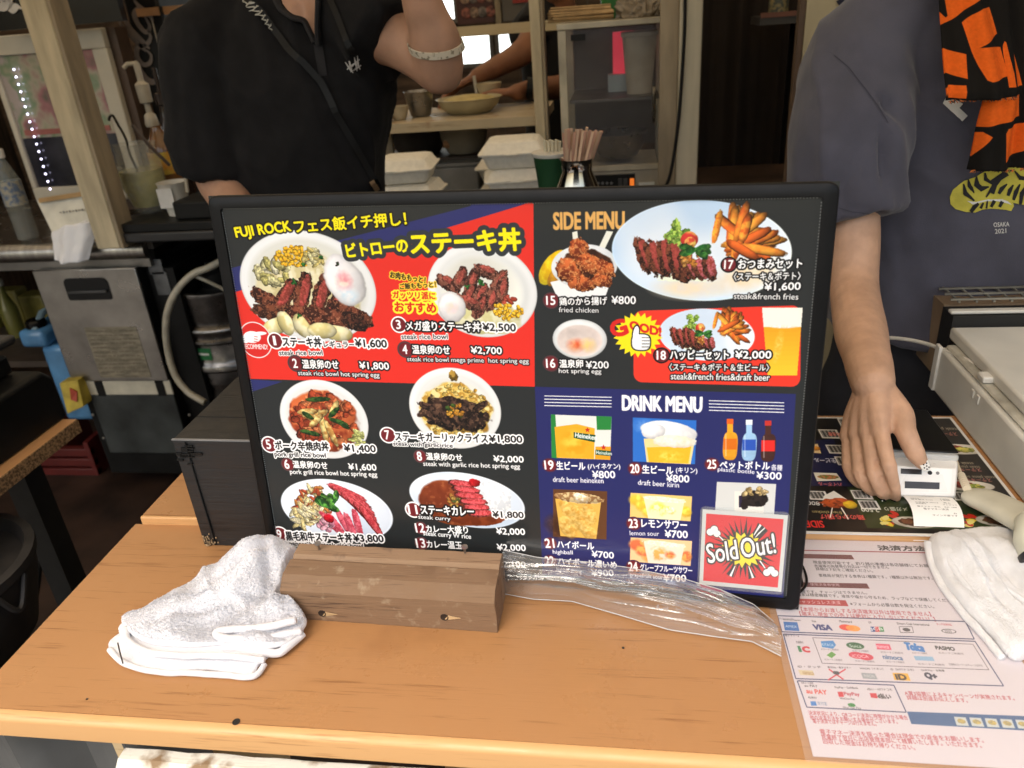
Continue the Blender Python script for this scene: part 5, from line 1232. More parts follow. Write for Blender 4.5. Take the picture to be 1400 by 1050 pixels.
ax_ = (m1 - m0).normalized(); sd_ = V((1, .1, 0)); up_ = sd_.cross(ax_).normalized(); mm0 = m0 + V((.022, 0, 0)); mm1 = m1 + V((.024, 0, 0))
B().rings([oval(mm0 - ax_ * .004, .012, .010), oval(mm0, .022, .016), oval(mm0.lerp(mm1, .5), .026, .018), oval(mm1 - ax_ * .012, .023, .017), oval(mm1 - ax_ * .0085, .023, .017)]).build('head', mat('pale beige plastic', (.66, .66, .54), .35, var=.05), hs, angle=60)
B().rings([oval(mm1 - ax_ * .008, .0235, .0175), oval(mm1 - ax_ * .001, .0225, .0165), oval(mm1, .020, .015)]).build('nose_bumper', mat('dark rubber', (.02, .02, .022), .5), hs, angle=60)
cb = thing('scanner_cable', 'cream coiled lead running from the scanner up past the hand towards the till', 'cable', (.42, .9, MZ))
CC = mat('cream cable', (.66, .58, .44), .4, var=.05)
cp = path([PZ(1322, 668, MZ + .02), PZ(1312, 645, MZ + .012), PZ(1300, 615, MZ + .006), PZ(1282, 590, MZ + .005), PZ(1262, 575, MZ + .005), PZ(1240, 562, MZ + .02), PZ(1205, 545, MZ + .03)])
B().tube(cp, .0026, 8).build('lead', CC, cb)
st_ = B()
for k in range(8): p = cp[0].lerp(cp[8], k / 9.0); st_.lathe(p, [(.0030, -.0006), (.0046, -.0004), (.0046, .0006), (.0030, .0008)], 12, up=(cp[8] - cp[0]))
st_.build('strain_relief', CC, cb)
wc = thing('till_cable', 'white cable looping from behind the right person down to the till', 'cable', (.45, 1.1, 1.0))
B().tube(path([PY(1196, 470, 1.22), PY(1215, 462, 1.2), PY(1260, 468, 1.15), PY(1300, 483, 1.08), PY(1340, 500, 1.02), PY(1352, 508, 1.0)]), .003, 8).build('lead', mat('white cable', (.7, .67, .6), .4), wc)
bc = thing('cord_bundle', 'thin black cord loop hanging from the lower right corner of the menu board', 'cord', (.19, .66, CZ))
B().tube(path([PZ(1092, 765, CZ + .01), PZ(1100, 780, CZ + .004), PZ(1103, 795, CZ + .0035), PZ(1098, 805, CZ + .003), PZ(1090, 812, CZ + .003)]), .0014, 6).build('loop', BLK, bc)
B().tube(path([PZ(1089, 770, CZ + .012), PZ(1095, 788, CZ + .004), PZ(1096, 800, CZ + .004), PZ(1088, 806, CZ + .003)]), .0012, 6).build('loop', BLK, bc)

# ------------------------------------------------------------------ till on the right
TB = mat('aged till plastic', (.64, .63, .58), .5, vs=9, var=.10, bump=.06, bs=700)
tl = thing('cash_till', 'large grey beige till standing at the far right with its side turned to the counter', 'till', (.62, .9, RZ))
xa = .4605
def side(px, py): return PX(px, py, xa)
k0, k1, k2 = side(1262, 560), side(1282, 455), side(1400, 640)
yb, yf = 1.105, .70
ztop = 1.055
B().bx(xa, 1.0, yf, yb, RZ + .0005, 1.030).build('drawer', TB, tl, bevel=.004)
B().bx(xa + .006, 1.0, yf - .0, yb - .008, 1.0305, 1.037).build('ledge', mat('till ledge', (.50, .48, .41), .55, vs=20, var=.25), tl, bevel=.004)
B().bx(xa - .0035, xa + .002, yb - .012, yb + .004, RZ + .002, 1.034).build('corner_rib', mat('till rib', (.66, .65, .61), .4), tl, bevel=.0015)
B().bx(xa + .016, 1.0, .70, 1.118, 1.0375, 1.056).build('housing_top', mat('till housing', (.62, .61, .56), .45, vs=9, var=.07), tl, bevel=.004)
B().bx(xa + .018, 1.0, 1.119, 1.16, .97, 1.072).build('dark_gap', mat('dark gap', (.01, .01, .01), .6), tl, smooth=False)
B().bx(xa + .016, 1.0, 1.124, 1.137, 1.0725, 1.078).build('lid', mat('till housing'), tl, bevel=.002)
gr = B()
for k in range(16): gr.bx(xa + .03 + k * .024, xa + .033 + k * .024, 1.14, 1.30, 1.085, 1.0875)
for k in range(7): gr.bx(xa + .02, .95, 1.142 + k * .024, 1.145 + k * .024, 1.088, 1.091)
gr.build('wire_tray', mat('wire tray', (.35, .33, .28), .4, .8), tl, smooth=False)
B().bx(xa + .02, 1.0, 1.162, 1.32, .96, 1.074).build('rear_unit', mat('tan unit', (.26, .18, .11), .6), tl, smooth=False)
for y in (.955, .972): B().bx(xa - .0015, xa + .001, y, y + .009, 1.012, 1.024).build('latch', mat('till rib'), tl, bevel=.001)
B().bx(xa + .004, xa + .03, .965, .985, 1.038, 1.047).build('cable_plug', mat('till rib'), tl, bevel=.002)
# ------------------------------------------------------------------ back of the stall, left side
SS = mat('brushed stainless', (.40, .38, .35), .34, 1.0, vs=5, var=.18, stretch=(12, 1, 1), bump=.1, bs=60)
SSd = mat('dull stainless', (.26, .245, .225), .42, .9, vs=7, var=.2)
CRM = mat('cream painted timber', (.50, .42, .28), .7, vs=9, var=.18, stretch=(3, 3, .5), bump=.3, bs=60)
CRM2 = mat('grey brown and shaded timber', (.30, .24, .16), .75, vs=9, var=.2, stretch=(3, 3, .5))  # own tone of legs and stiles, also the shaded side of the cream post
WHP = mat('off white paint', (.58, .54, .46), .5, vs=6, var=.08)
BK = mat('black paint', (.007, .007, .007), .5, spec=.25, vs=12, var=.3)
BKG = mat('gloss black', (.005, .005, .005), .22, vs=12, spec=.3)
def slabpx(b, x0, y0, x1, y1, Y, dep):
    """box whose front face spans two sighted corners at depth Y"""
    p = PY(x0, y0, Y); q_ = PY(x1, y1, Y); return b.bx(p.x, q_.x, Y, Y + dep, min(p.z, q_.z), max(p.z, q_.z))
# back bar
bar = thing('back_bar', 'stainless back bar with a dark top along the left wall of the stall', 'back bar', (-2.1, 2.4, 0))
BZ = .945
B().bx(-3.2, -1.50, 2.22, 2.95, BZ - .03, BZ - .001).build('bar_top', mat('dark bar top', (.05, .042, .036), .25, vs=6, var=.4), bar, smooth=False)
rl = B(); rl.rings([[V((x, 2.19 + .028 * (1 - math.cos(a)) - .0, BZ - .03 + .030 * math.sin(a))) for a in [math.pi * k / 10 - math.pi / 2 for k in range(11)]] for x in (-3.2, -1.52)]); rl.build('rolled_edge', SS, bar)
B().bx(-3.2, -1.53, 2.225, 2.26, BZ - .09, BZ - .031).build('rail', SSd, bar, smooth=False)
for x in (-3.1, -1.58): B().bx(x, x + .04, 2.27, 2.31, 0, BZ - .092).build('leg', SSd, bar, smooth=False)
# under-bar cooler
un = thing('beer_cooler', 'undercounter stainless cooler with a black grip recess and a grey lower door', 'cooler', (-1.75, 2.35, .1))
ux0, ux1, UY = PY(43, 370, 2.2).x, PY(184, 366, 2.2).x, 2.2
uz1, uz0 = PY(183, 366, 2.2).z, PY(170, 521, 2.2).z
lz = PY(190, 620, 2.2).z
B().bx(ux0 + .02, ux1 - .0, UY + .012, 2.75, .06, uz1 - .004).build('cabinet', BK, un, smooth=False)
dp = B(); dpm = mat('brushed cooler panel', (.36, .34, .31), .30, 1.0, vs=6, var=.22, bump=.03)
dp.bx(ux0, ux1, UY, UY + .011, uz0, uz1); dp.build('upper_panel', dpm, un, bevel=.003)
h0, h1 = PY(84, 380, UY), PY(156, 410, UY)
hb_ = B(); 
pts_ = []
for cx, cz, a0 in ((h1.x - .022, h0.z - .022, 0), (h0.x + .022, h0.z - .022, 90), (h0.x + .010, h1.z + .010, 180), (h1.x - .010, h1.z + .010, 270)):
    r_ = .02 if a0 < 100 else .008
    for k in range(6): a = math.radians(a0 + k * 18); pts_.append(V((cx + r_ * math.cos(a), UY - .002, cz + r_ * math.sin(a))))
hb_.prism(pts_, V((0, .0012, 0))); hb_.build('grip_recess', BKG, un, smooth=False)
B().bx(h0.x + .012, h1.x - .012, UY - .012, UY - .002, (h0.z * .42 + h1.z * .58) - .006, (h0.z * .42 + h1.z * .58) + .003).build('grip_bar', mat('grip', (.05, .05, .05), .2), un, bevel=.002)
n0, n1 = PY(104, 448, UY), PY(212, 519, UY)
nb = B().bx(n0.x + .03, n1.x - .01, UY - .0012, UY - .0002, n1.z + .01, n0.z - .0); nb.build('faded_notice', mat('faded notice', (.24, .21, .15), .6, vs=12, var=.25, stretch=(2, 1, 9)), un, smooth=False)
tx = B()
for r_ in range(11):
    x = n0.x + .038
    rr_ = random.Random(r_)
    while x < n1.x - .03:
        w = rr_.uniform(.006, .022); z = n0.z - .014 - r_ * (n0.z - n1.z - .03) / 11; tx.bx(x, min(x + w, n1.x - .02), UY - .0016, UY - .0013, z - .0016, z + .0016); x += w + .005
tx.build('notice_lines', mat('faded ink', (.13, .11, .08), .7), un, smooth=False)
B().bx(ux0 + .05, ux1 + .0, UY + .004, UY + .011, uz0 - .055, uz0 - .002).build('white_strip', mat('cream strip', (.55, .52, .42), .6), un, smooth=False)
for x in (ux0 + .085, ux1 - .055): B().bx(x, x + .03, UY + .001, UY + .004, uz0 - .06, uz0 - .002).build('hinge', BK, un, smooth=False)
B().bx(ux0 + .05, ux1 + .0, UY + .003, UY + .011, lz, uz0 - .056).build('lower_door', mat('slate door', (.055, .062, .062), .5, .3, vs=6, var=.35, bump=.05), un, bevel=.002)
for x, z in ((ux0 + .03, uz0 - .14), (ux1 + .035, uz0 - .14), (ux0 + .04, lz + .06)): B().lathe((x, UY + .010, z), [(.006, 0), (.005, .004), (.001, .005)], 10, up=V((0, -1, 0))).build('bolt', SS, un)
B().bx(ux1 + .004, ux1 + .10, UY + .05, 2.7, .02, uz1 - .02).build('side_panel', BK, un, smooth=False)
for i, (x, y, w, h) in enumerate(((200, 355, 20, 14), (208, 372, 24, 30))):
    p = PY(x, y, UY + .048); B().bx(p.x, p.x + .05, UY + .046, UY + .049, p.z - .05 - .03 * i, p.z).build('sticker', mat('faded sticker', (.12, .12, .12), .6, var=.3), un, smooth=False)
# keg with hose
kg = thing('beer_keg', 'steel beer keg with a green label in the shade beneath the black shelf', 'keg', (-1.38, 2.35, .05))
kc = V((PY(287, 450, 2.3).x - .0, 2.42, 0)); kr = .165
kz1 = PY(270, 400, 2.28).z
KM = mat('keg steel', (.26, .25, .24), .30, 1.0, vs=14, var=.35, bump=.2, bs=40)
def kp(*h): return [(r * kr, kz1 - d) for r, d in h]
pf = [(.90, .004), (.93, .0), (.97, .004), (.975, .014), (.955, .020), (.955, .098), (.93, .108), (.93, .118), (1.0, .128), (1.03, .134), (1.03, .142), (.99, .150), (.99, .166), (1.03, .172), (1.03, .180), (.965, .19), (.965, .25), (1.0, .262), (1.03, .268), (1.03, .285), (.97, .295), (.955, .34), (.95, .345), (.93, .352), (.93, .45), (.96, .47), (.96, .50), (.3, .50)]
B().lathe(kc, [(r * kr, kz1 - d) for r, d in pf], 40, cap=False).build('barrel', KM, kg)
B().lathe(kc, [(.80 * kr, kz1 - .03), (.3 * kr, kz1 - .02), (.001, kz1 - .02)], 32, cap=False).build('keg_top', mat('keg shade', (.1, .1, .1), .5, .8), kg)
for k, (a0, a1) in enumerate(((215, 240), (245, 272))):
    gb = B(); R0 = kr * .972
    gb.rings([[kc + V((math.cos(math.radians(a)) * (R0 + d), math.sin(math.radians(a)) * (R0 + d), kz1 - h_)) for h_, d in ((.198, 0), (.198, .001), (.242, .001), (.242, 0))] for a in np.linspace(a0, a1, 6)]); gb.build('green_label', mat('green label', (.02, .16, .05), .5, var=.2), kg)
    gw = B(); gw.rings([[kc + V((math.cos(math.radians(a)) * (R0 + d), math.sin(math.radians(a)) * (R0 + d), kz1 - h_)) for h_, d in ((.216, .001), (.216, .0016), (.224, .0016), (.224, .001))] for a in np.linspace(a0 + 3, a1 - 3, 5)]); gw.build('label_lettering', mat('label white', (.6, .62, .6), .5), kg)
cpl = B().lathe(kc + V((0, 0, 0)), [(.05, kz1 - .02), (.05, kz1 + .03), (.028, kz1 + .04), (.028, kz1 + .07), (.005, kz1 + .075)], 20); cpl.build('coupler', mat('dark coupler', (.03, .03, .03), .3, .5), kg)
hz_ = thing('beer_hose', 'pale ribbed beer hose arching in front of the keg', 'hose', (-1.5, 2.2, .05))
B().tube(path([PY(312, 352, 2.24), PY(285, 366, 2.2), PY(262, 376, 2.18), PY(240, 400, 2.16), PY(228, 432, 2.15), PY(228, 470, 2.15), PY(238, 510, 2.14), PY(256, 535, 2.13), PY(280, 550, 2.12)]), .0115, 12).build('tube', mat('cloudy hose', (.40, .37, .29), .35, var=.15, vs=30), hz_)
B().tube(path([PY(262, 376, 2.19), PY(280, 383, 2.2), PY(303, 394, 2.22), PY(315, 402, 2.23)]), .006, 8).build('branch', mat('cloudy hose'), hz_)
# post
po = thing('timber_post', 'square cream painted timber post leaning in from the top left corner', 'post', PY(150, 297, 2.12))
pb0, pb1 = PY(152, 292, 2.12), PY(172, 290, 2.12)
p0, p1 = PY(131, 297, 2.12), PY(72, 0, 2.12)
pw = PY(102, 150, 2.12)
B().bx(p0.x - .028, p0.x + .050, 2.12, 2.20, BZ, 2.4).build('front_face', CRM, po, bevel=.004)
B().bx(p0.x + .0505, p0.x + .062, 2.121, 2.199, BZ, 2.4).build('shaded_side_strip', CRM2, po, bevel=.002)  # shade on the post's right face, put in as a darker colour
# display fridge
fx0, fx1 = PY(-30, 45, 2.6).x, PY(137, 38, 2.6).x; fz1 = PY(137, 38, 2.6).z; fz0 = PY(60, 268, 2.6).z - .02
fr_ = thing('display_fridge', 'countertop display fridge with a cream door frame, lit by a string of small lamps', 'fridge', ((fx0 + fx1) / 2, 2.7, BZ))
FW = mat('cream fridge frame', (.56, .52, .43), .4, vs=8, var=.06)
fl_ = .055
B().bx(fx0, fx1, 2.6, 2.63, fz1 - .062, fz1).build('door_frame', FW, fr_, bevel=.004); 
B().bx(fx0, fx1, 2.6, 2.63, fz0, fz0 + .05).build('door_frame', FW, fr_, bevel=.004)
B().bx(fx1 - fl_, fx1, 2.6005, 2.63, fz0 + .05, fz1 - .062).build('door_frame', FW, fr_, bevel=.004)
xl = PY(10, 150, 2.6).x; B().bx(fx0, xl + .01, 2.6005, 2.63, fz0 + .05, fz1 - .062).build('door_frame', FW, fr_, bevel=.004)
B().bx(fx0 + .01, fx1 + .03, 2.631, 2.70, fz0 - .05, fz1).build('cabinet', mat('brown cabinet', (.08, .05, .035), .5), fr_, smooth=False)
pn = bpy.data.materials.new('fridge glass with painted reflection'); pn.use_nodes = True; N_ = pn.node_tree.nodes; L_ = pn.node_tree.links; pp_ = N_['Principled BSDF']
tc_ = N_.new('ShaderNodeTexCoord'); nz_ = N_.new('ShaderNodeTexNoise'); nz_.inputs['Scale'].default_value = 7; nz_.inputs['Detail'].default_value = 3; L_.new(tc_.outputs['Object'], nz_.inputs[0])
rp_ = N_.new('ShaderNodeValToRGB'); rp_.color_ramp.elements[0].position = .36; rp_.color_ramp.elements[0].color = (.10, .12, .09, 1); rp_.color_ramp.elements[1].position = .66; rp_.color_ramp.elements[1].color = (.42, .36, .34, 1)  # poster reflection painted as colour patches into the pane
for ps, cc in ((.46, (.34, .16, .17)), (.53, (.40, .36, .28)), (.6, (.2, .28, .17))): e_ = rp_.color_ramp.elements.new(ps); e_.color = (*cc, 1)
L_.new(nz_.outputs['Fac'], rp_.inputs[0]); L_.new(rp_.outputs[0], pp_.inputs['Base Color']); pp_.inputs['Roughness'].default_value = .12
zm = PY(90, 186, 2.61).z
B().bx(xl + .011, fx1 - fl_ - .001, 2.612, 2.618, zm, fz1 - .063).build('painted_poster_reflection', pn, fr_, smooth=False)
B().bx(xl + .011, fx1 - fl_ - .001, 2.612, 2.618, fz0 + .051, zm - .001).build('dark_glass', mat('dark fridge glass', (.035, .035, .045), .08, vs=8, var=.4), fr_, smooth=False)
B().bx(xl + .03, fx1 - fl_ - .02, 2.6085, 2.6115, zm + .01, zm + .028).build('red_band', mat('faded red band', (.36, .12, .10), .5), fr_, smooth=False)
ld = mat('small white lamp', (.9, .9, 1), .4, emit=(.75, .72, 1.0), es=3.5, var=0, rvar=0)
strip = B()
for k in range(17):
    p = PY(19 + k * 3.1, 95 + k * 10.2, 2.60); b_ = B().lathe(p, [(.001, -.003), (.0025, -.002), (.003, 0), (.0025, .002), (.001, .003)], 8); b_.build('lamp', ld, fr_)
lgt = B()
def script_line(pts, r, m, par, name, n=6): B().tube(path(pts, 7), r, n).build(name, m, par)
# black sign above the fridge with white script
sg = thing('script_sign', 'black sign with white script lettering above the display fridge', 'sign', PY(20, 30, 2.45))
s0, s1 = PY(-40, -30, 2.5), PY(52, 38, 2.5); B().bx(s0.x, s1.x + .3, 2.5, 2.53, s1.z, s0.z + .05).build('sign_panel', BKG, sg, smooth=False)
SW_ = mat('white script', (.62, .60, .58), .5)
def ribbon(par, name, m, pp, wds, Y):
    P_ = path([PY(x, y, Y) for x, y in pp], 7); W2 = np.interp(np.linspace(0, 1, len(P_)), np.linspace(0, 1, len(wds)), wds)
    b = B(); rr = []
    for i, p in enumerate(P_):
        t = (P_[min(i + 1, len(P_) - 1)] - P_[max(i - 1, 0)]).normalized(); n = V((-t.z, 0, t.x)) * W2[i]
        rr.append([p + n, p + n + V((0, -.002, 0)), p - n + V((0, -.002, 0)), p - n])
    b.rings(rr); return b.build(name, m, par, smooth=False)
ribbon(sg, 'script_stroke', SW_, [(-10, 12), (2, 10), (12, 7), (17, 11), (24, 9), (30, 12)], [.002, .012, .016, .016, .008, .001], 2.496)
ribbon(sg, 'script_stroke', SW_, [(47, -8), (36, -3), (33, 5), (38, 11), (46, 9)], [.005, .011, .013, .010, .003], 2.496)
ribbon(sg, 'script_stroke', SW_, [(0, 0), (4, 2), (7, -2), (10, 2), (14, 0), (17, 2)], [.003, .005, .005, .005, .005, .003], 2.496)
# tall black drinks fridge with cola script
SZ0 = .0
cf = thing('black_cola_fridge', 'tall black drinks fridge with brown grey cola script down its side', 'fridge', (-1.55, 3.0, 0))
cx0, cx1 = fx1 + .032, PY(222, 60, 2.72).x
B().bx(cx0, cx1 + .02, 2.72, 3.3, SZ0, 2.1).build('cabinet', BK, cf, bevel=.01)
CS = mat('script on black', (.16, .13, .115), .5)
YC = 2.716
for pts, w in (([(160, 5), (168, 20), (176, 36), (190, 52), (200, 60), (206, 52), (203, 40)], [.002, .006, .009, .010, .008, .006, .002]),
               ([(162, 20), (166, 34), (178, 48), (192, 62), (200, 70)], [.003, .007, .010, .008, .003]),
               ([(199, 18), (190, 12), (184, 20), (190, 34), (200, 44), (205, 36), (198, 22)], [.003, .007, .009, .009, .007, .006, .003]),
               ([(172, 40), (172, 56), (178, 74), (188, 92), (200, 108), (210, 112), (215, 104)], [.003, .007, .010, .013, .012, .009, .003]),
               ([(205, 66), (196, 62), (188, 66), (188, 78), (196, 88), (205, 86), (207, 76), (200, 68)], [.003, .007, .009, .009, .008, .007, .005, .003]),
               ([(183, 0), (192, 10), (204, 20), (210, 30)], [.003, .008, .009, .003]), ([(205, 172), (200, 180), (204, 190), (210, 196)], [.002, .005, .005, .002])):
    ribbon(cf, 'script_stroke', CS, pts, w, YC)
bs = thing('drink_poster', 'narrow pale poster beside the tall black fridge', 'poster', PY(225, 60, 2.85))
slabpx(B(), 206, 20, 219, 75, 2.70, .004).build('sheet', mat('pale poster', (.42, .38, .32), .6, vs=14, var=.4), bs, smooth=False)
slabpx(B(), 185, 12, 262, 17, 2.69, .02).build('orange_rail', mat('orange rail', (.34, .18, .08), .5), bs, smooth=False)
slabpx(B(), 231, 20, 246, 45, 2.70, .004).build('print', mat('dark tin print', (.16, .11, .08), .5, vs=40, var=.6), bs, smooth=False)
slabpx(B(), 217, 8, 229, 60, 2.66, .02).build('black_strap', BK, bs, smooth=False)
# black shelf
sh = thing('black_shelf', 'black painted shelf end standing on the back bar with a rounded front', 'shelf', (-1.45, 2.3, 0))
a, b_ = PY(152, 308, 2.14), PY(290, 302, 2.14); zt_ = (a.z + b_.z) / 2
SZ = zt_
B().bx(a.x, -.98, 2.14, 2.60, zt_ - .026, zt_).build('shelf_top', BK, sh, bevel=.003)
B().bx(a.x, -.98, 2.135, 2.16, zt_ - .058, zt_ - .027).build('shelf_edge', mat('black rubber edge', (.02, .02, .021), .35), sh, bevel=.006)
B().bx(-1.5, -1.0, 2.58, 2.6, .0, zt_ - .059).build('back_panel', mat('dark recess', (.008, .007, .006), .8), sh, smooth=False)
w_ = B().bx(PY(134, 303, 2.15).x, PY(153, 303, 2.15).x - .001, 2.15, 2.25, BZ, PY(140, 303, 2.15).z); tag(w_.build('wood_offcut', wood('orange offcut', (.42, .24, .10), (.28, .14, .06), .7, 'x'), None, smooth=False), 'small orange brown wood offcut between the hanging cloth and the black shelf', 'wood block')
# things on the bar: bottle, cards, cloth
GLS = bpy.data.materials.new('clear bottle plastic'); GLS.use_nodes = True; g_ = GLS.node_tree.nodes['Principled BSDF']; g_.inputs['Alpha'].default_value = .22; g_.inputs['Roughness'].default_value = .08; g_.inputs['Base Color'].default_value = (.4, .42, .38, 1); g_.inputs['Coat Weight'].default_value = 1
bt = thing('water_bottle', 'clear plastic drink bottle with a white cap and colourful label at the far left', 'bottle', PY(30, 305, 2.25))
bp = PY(32, 304, 2.28); bp.z = BZ
H_ = PY(8, 203, 2.28).z - BZ; r0_ = .034
B().lathe(bp, [(r0_ * .8, .001), (r0_, .008), (r0_, H_ * .38), (r0_ * .93, H_ * .42), (r0_, H_ * .46), (r0_, H_ * .66), (r0_ * .62, H_ * .80), (r0_ * .36, H_ * .88), (r0_ * .36, H_ * .91)], 24).build('bottle_body', GLS, bt)
B().lathe(bp, [(r0_ * .42, H_ * .905), (r0_ * .44, H_ * .92), (r0_ * .44, H_ * .99), (r0_ * .36, H_)], 16).build('cap', mat('white cap', (.66, .64, .6), .4), bt)
B().lathe(bp, [(r0_ * 1.015, H_ * .40), (r0_ * 1.015, H_ * .66)], 24, cap=False).build('label', mat('bright label', (.32, .30, .24), .4, vs=60, col2=(.10, .14, .22), lo=.44, hi=.56), bt)
B().lathe(bp, [(r0_ * .93, .004), (r0_ * .93, H_ * .3), (.001, H_ * .3)], 20, cap=False).build('water', mat('cloudy water', (.18, .17, .15), .1, alpha=.35), bt)
sy = PY(75, 318, 2.24)
cd = thing('white_sign_card', 'cream card box propped against the foot of the timber post', 'card', PY(90, 300, 2.2))
c0, c1, c2, c3 = PY(50, 275, 2.26), PY(128, 262, 2.26), PY(140, 312, 2.20), PY(74, 325, 2.20)
B().prism([c0, c1, c2, c3], V((0, .02, .002))).build('card_face', mat('cream card', (.62, .60, .52), .6), cd, bevel=.002)
B().prism([PY(54, 271, 2.26), PY(124, 260, 2.26), PY(125, 266, 2.25), PY(55, 277, 2.25)], V((0, -.006, 0))).build('tan_strip', mat('tan strip', (.34, .22, .10), .6), cd, smooth=False)
pr_ = B()
for k in range(8): 
    t = k / 8; c_ = PY(84 + 34 * t, 290 - 4 * t, 2.231); pr_.box(c_ - V((0, .004, 0)), (.006, .001, .004 + .003 * (k % 2)))
pr_.build('print', mat('grey print', (.2, .2, .2), .6), cd, smooth=False)
def drape(pts_top, pts_bot, dep, seed, nm, m, label, cat, n=40, mv=20):
    def fn(u, v):
        a = crv(pts_top, u); c = crv(pts_bot, u); p = a.lerp(c, v)
        return p + V((0, -dep * math.sin(math.pi * min(1, u * 1.0)) - .006 * mnoise.noise(V((u * 5, v * 3, seed))) - .005 * math.sin(u * 14 + seed), .004 * mnoise.noise(V((u * 9, v * 5, seed))))) 
    o = B().grid(fn, n, mv).build(nm, m, None, angle=180, solid=.006); return tag(o, label, cat)
drape([PY(72, 318, 2.2), PY(95, 306, 2.185), PY(118, 303, 2.18), PY(135, 300, 2.19)], [PY(76, 356, 2.16), PY(92, 358, 2.15), PY(106, 357, 2.15), PY(120, 356, 2.15)], .02, 3, 'bar_cloth', TERRY, 'white cloth draped over the stainless bar edge below the post', 'cloth')
drape([PY(74, 318, 2.23), PY(100, 303, 2.27), PY(120, 298, 2.26), PY(134, 304, 2.22)], [PY(72, 320, 2.20), PY(95, 312, 2.18), PY(118, 308, 2.175), PY(135, 312, 2.18)], .0, 7, 'cloth_top_fold', TERRY, 'bunched upper fold of white cloth lying on the stainless bar beside the post', 'cloth')
# jug of lemonade
jg = thing('lemonade_jug', 'glass jug of cloudy yellow lemonade with a bent metal stirrer', 'jug', PY(202, 285, 2.3))
jc = PY(206, 282, 2.32); jc.z = SZ; jH = .215; jr = .068
JG = bpy.data.materials.new('jug glass'); JG.use_nodes = True; g_ = JG.node_tree.nodes['Principled BSDF']; g_.inputs['Alpha'].default_value = .28; g_.inputs['Roughness'].default_value = .06; g_.inputs['Base Color'].default_value = (.5, .5, .44, 1); g_.inputs['Coat Weight'].default_value = 1
B().lathe(jc, [(jr * .72, .001), (jr * .78, .012), (jr * .80, .03), (jr, jH * .38), (jr * 1.02, jH * .6), (jr * .92, jH * .9), (jr * .98, jH)], 28, cap=False).build('jug_glass', JG, jg)
B().lathe(jc, [(jr * .7, .02), (jr * .76, .03), (jr * .97, jH * .38), (jr * .99, jH * .58), (jr * .98, jH * .62), (.001, jH * .62)], 28).build('lemonade', mat('cloudy lemonade', (.40, .36, .10), .15, vs=12, var=.3, coat=.5), jg)
B().tube(path([jc + V((-jr, 0, jH * .66)), jc + V((-jr - .035, -.005, jH * .6)), jc + V((-jr - .03, -.005, jH * .3)), jc + V((-jr * .95, 0, jH * .2))]), .006, 8).build('jug_handle', JG, jg)
B().tube(path([PY(149, 165, 2.3), PY(150, 160, 2.3), PY(154, 158, 2.3), PY(160, 168, 2.31), PY(172, 190, 2.32), jc + V((-.02, 0, jH * .8)), jc + V((.01, 0, .05))]), .004, 6).build('stirrer', mat('dark metal', (.08, .07, .06), .3, .8), jg)
B().tube([PY(181, 171, 2.26), PY(205, 200, 2.27), PY(232, 226, 2.3)], .0055, 8).build('dark_straw', mat('dark straw', (.07, .05, .04), .4), jg)
# syrup bottle with pump
sb = thing('syrup_pump_bottle', 'bottle with orange label and a tall white pump top', 'bottle', PY(228, 225, 2.42))
sc0 = PY(228, 230, 2.45); sc0.z = SZ + .0
zt2 = PY(200, 82, 2.45).z - SZ; zb2 = PY(225, 185, 2.45).z - SZ
B().lathe(sc0, [(.045, 0), (.048, .01), (.048, zb2 * .80), (.03, zb2 * .98), (.018, zb2 * 1.1), (.018, zb2 * 1.15)], 22).build('bottle_body', mat('amber syrup', (.16, .07, .02), .12, coat=.7), sb)
B().lathe(sc0, [(.0488, zb2 * .45), (.0488, zb2 * .78)], 22, cap=False).build('label', mat('orange label', (.50, .22, .03), .5, vs=30, col2=(.5, .36, .05), lo=.4, hi=.6), sb)
PW = mat('pump white', (.40, .36, .29), .4)
B().lathe(sc0 + V((-.01, 0, 0)), [(.02, zb2 * 1.14), (.022, zb2 * 1.18), (.018, zb2 * 1.3), (.009, zb2 * 1.34), (.009, zt2 - .13), (.02, zt2 - .125), (.022, zt2 - .07), (.010, zt2 - .06), (.010, zt2 - .01), (.004, zt2)], 16).build('pump', PW, sb)
B().tube([sc0 + V((-.01, 0, zt2 - .008)), sc0 + V((-.035, -.01, zt2 - .008)), sc0 + V((-.048, -.012, zt2 - .018))], .007, 8).build('spout', PW, sb)
sb2 = thing('white_pump_bottle', 'second white pump on a dark bottle just beside the orange labelled bottle', 'bottle', PY(215, 240, 2.5))
sc1 = PY(246, 232, 2.56); sc1.z = SZ
B().lathe(sc1, [(.04, 0), (.042, .2), (.02, .26), (.016, .28), (.016, .30), (.022, .305), (.022, .34), (.008, .345), (.008, .42)], 20).build('bottle_body', mat('dark bottle', (.03, .02, .015), .15), sb2)
cu = thing('paper_cup', 'white paper cup with small printing behind the lemonade jug', 'cup', PY(245, 262, 2.2))
cc_ = PY(240, 270, 2.25); cc_.z = SZ
B().lathe(cc_, [(.032, .001), (.045, .10), (.047, .102), (.044, .102), (.03, .01)], 24).build('cup_wall', mat('paper cup', (.55, .52, .46), .6), cu)
B().box(cc_ + V((-.004, -.046, .06)), (.05, .002, .06), (V((1, 0, 0)), V((0, 1, 0)), V((0, 0, 1)))).build('slip', mat('slip paper', (.55, .54, .52), .7), cu, smooth=False)
bkx = thing('black_stand', 'low black stand at the end of the shelf', 'stand', PY(262, 285, 2.18)); p = PY(262, 285, 2.19); B().bx(p.x - .05, p.x + .10, 2.17, 2.3, SZ, SZ + .055).build('body', BK, bkx, bevel=.006)
B().tube([p + V((0, 0, .05)), PY(250, 215, 2.2), PY(240, 190, 2.2)], .005, 8).build('white_arm', PW, bkx)

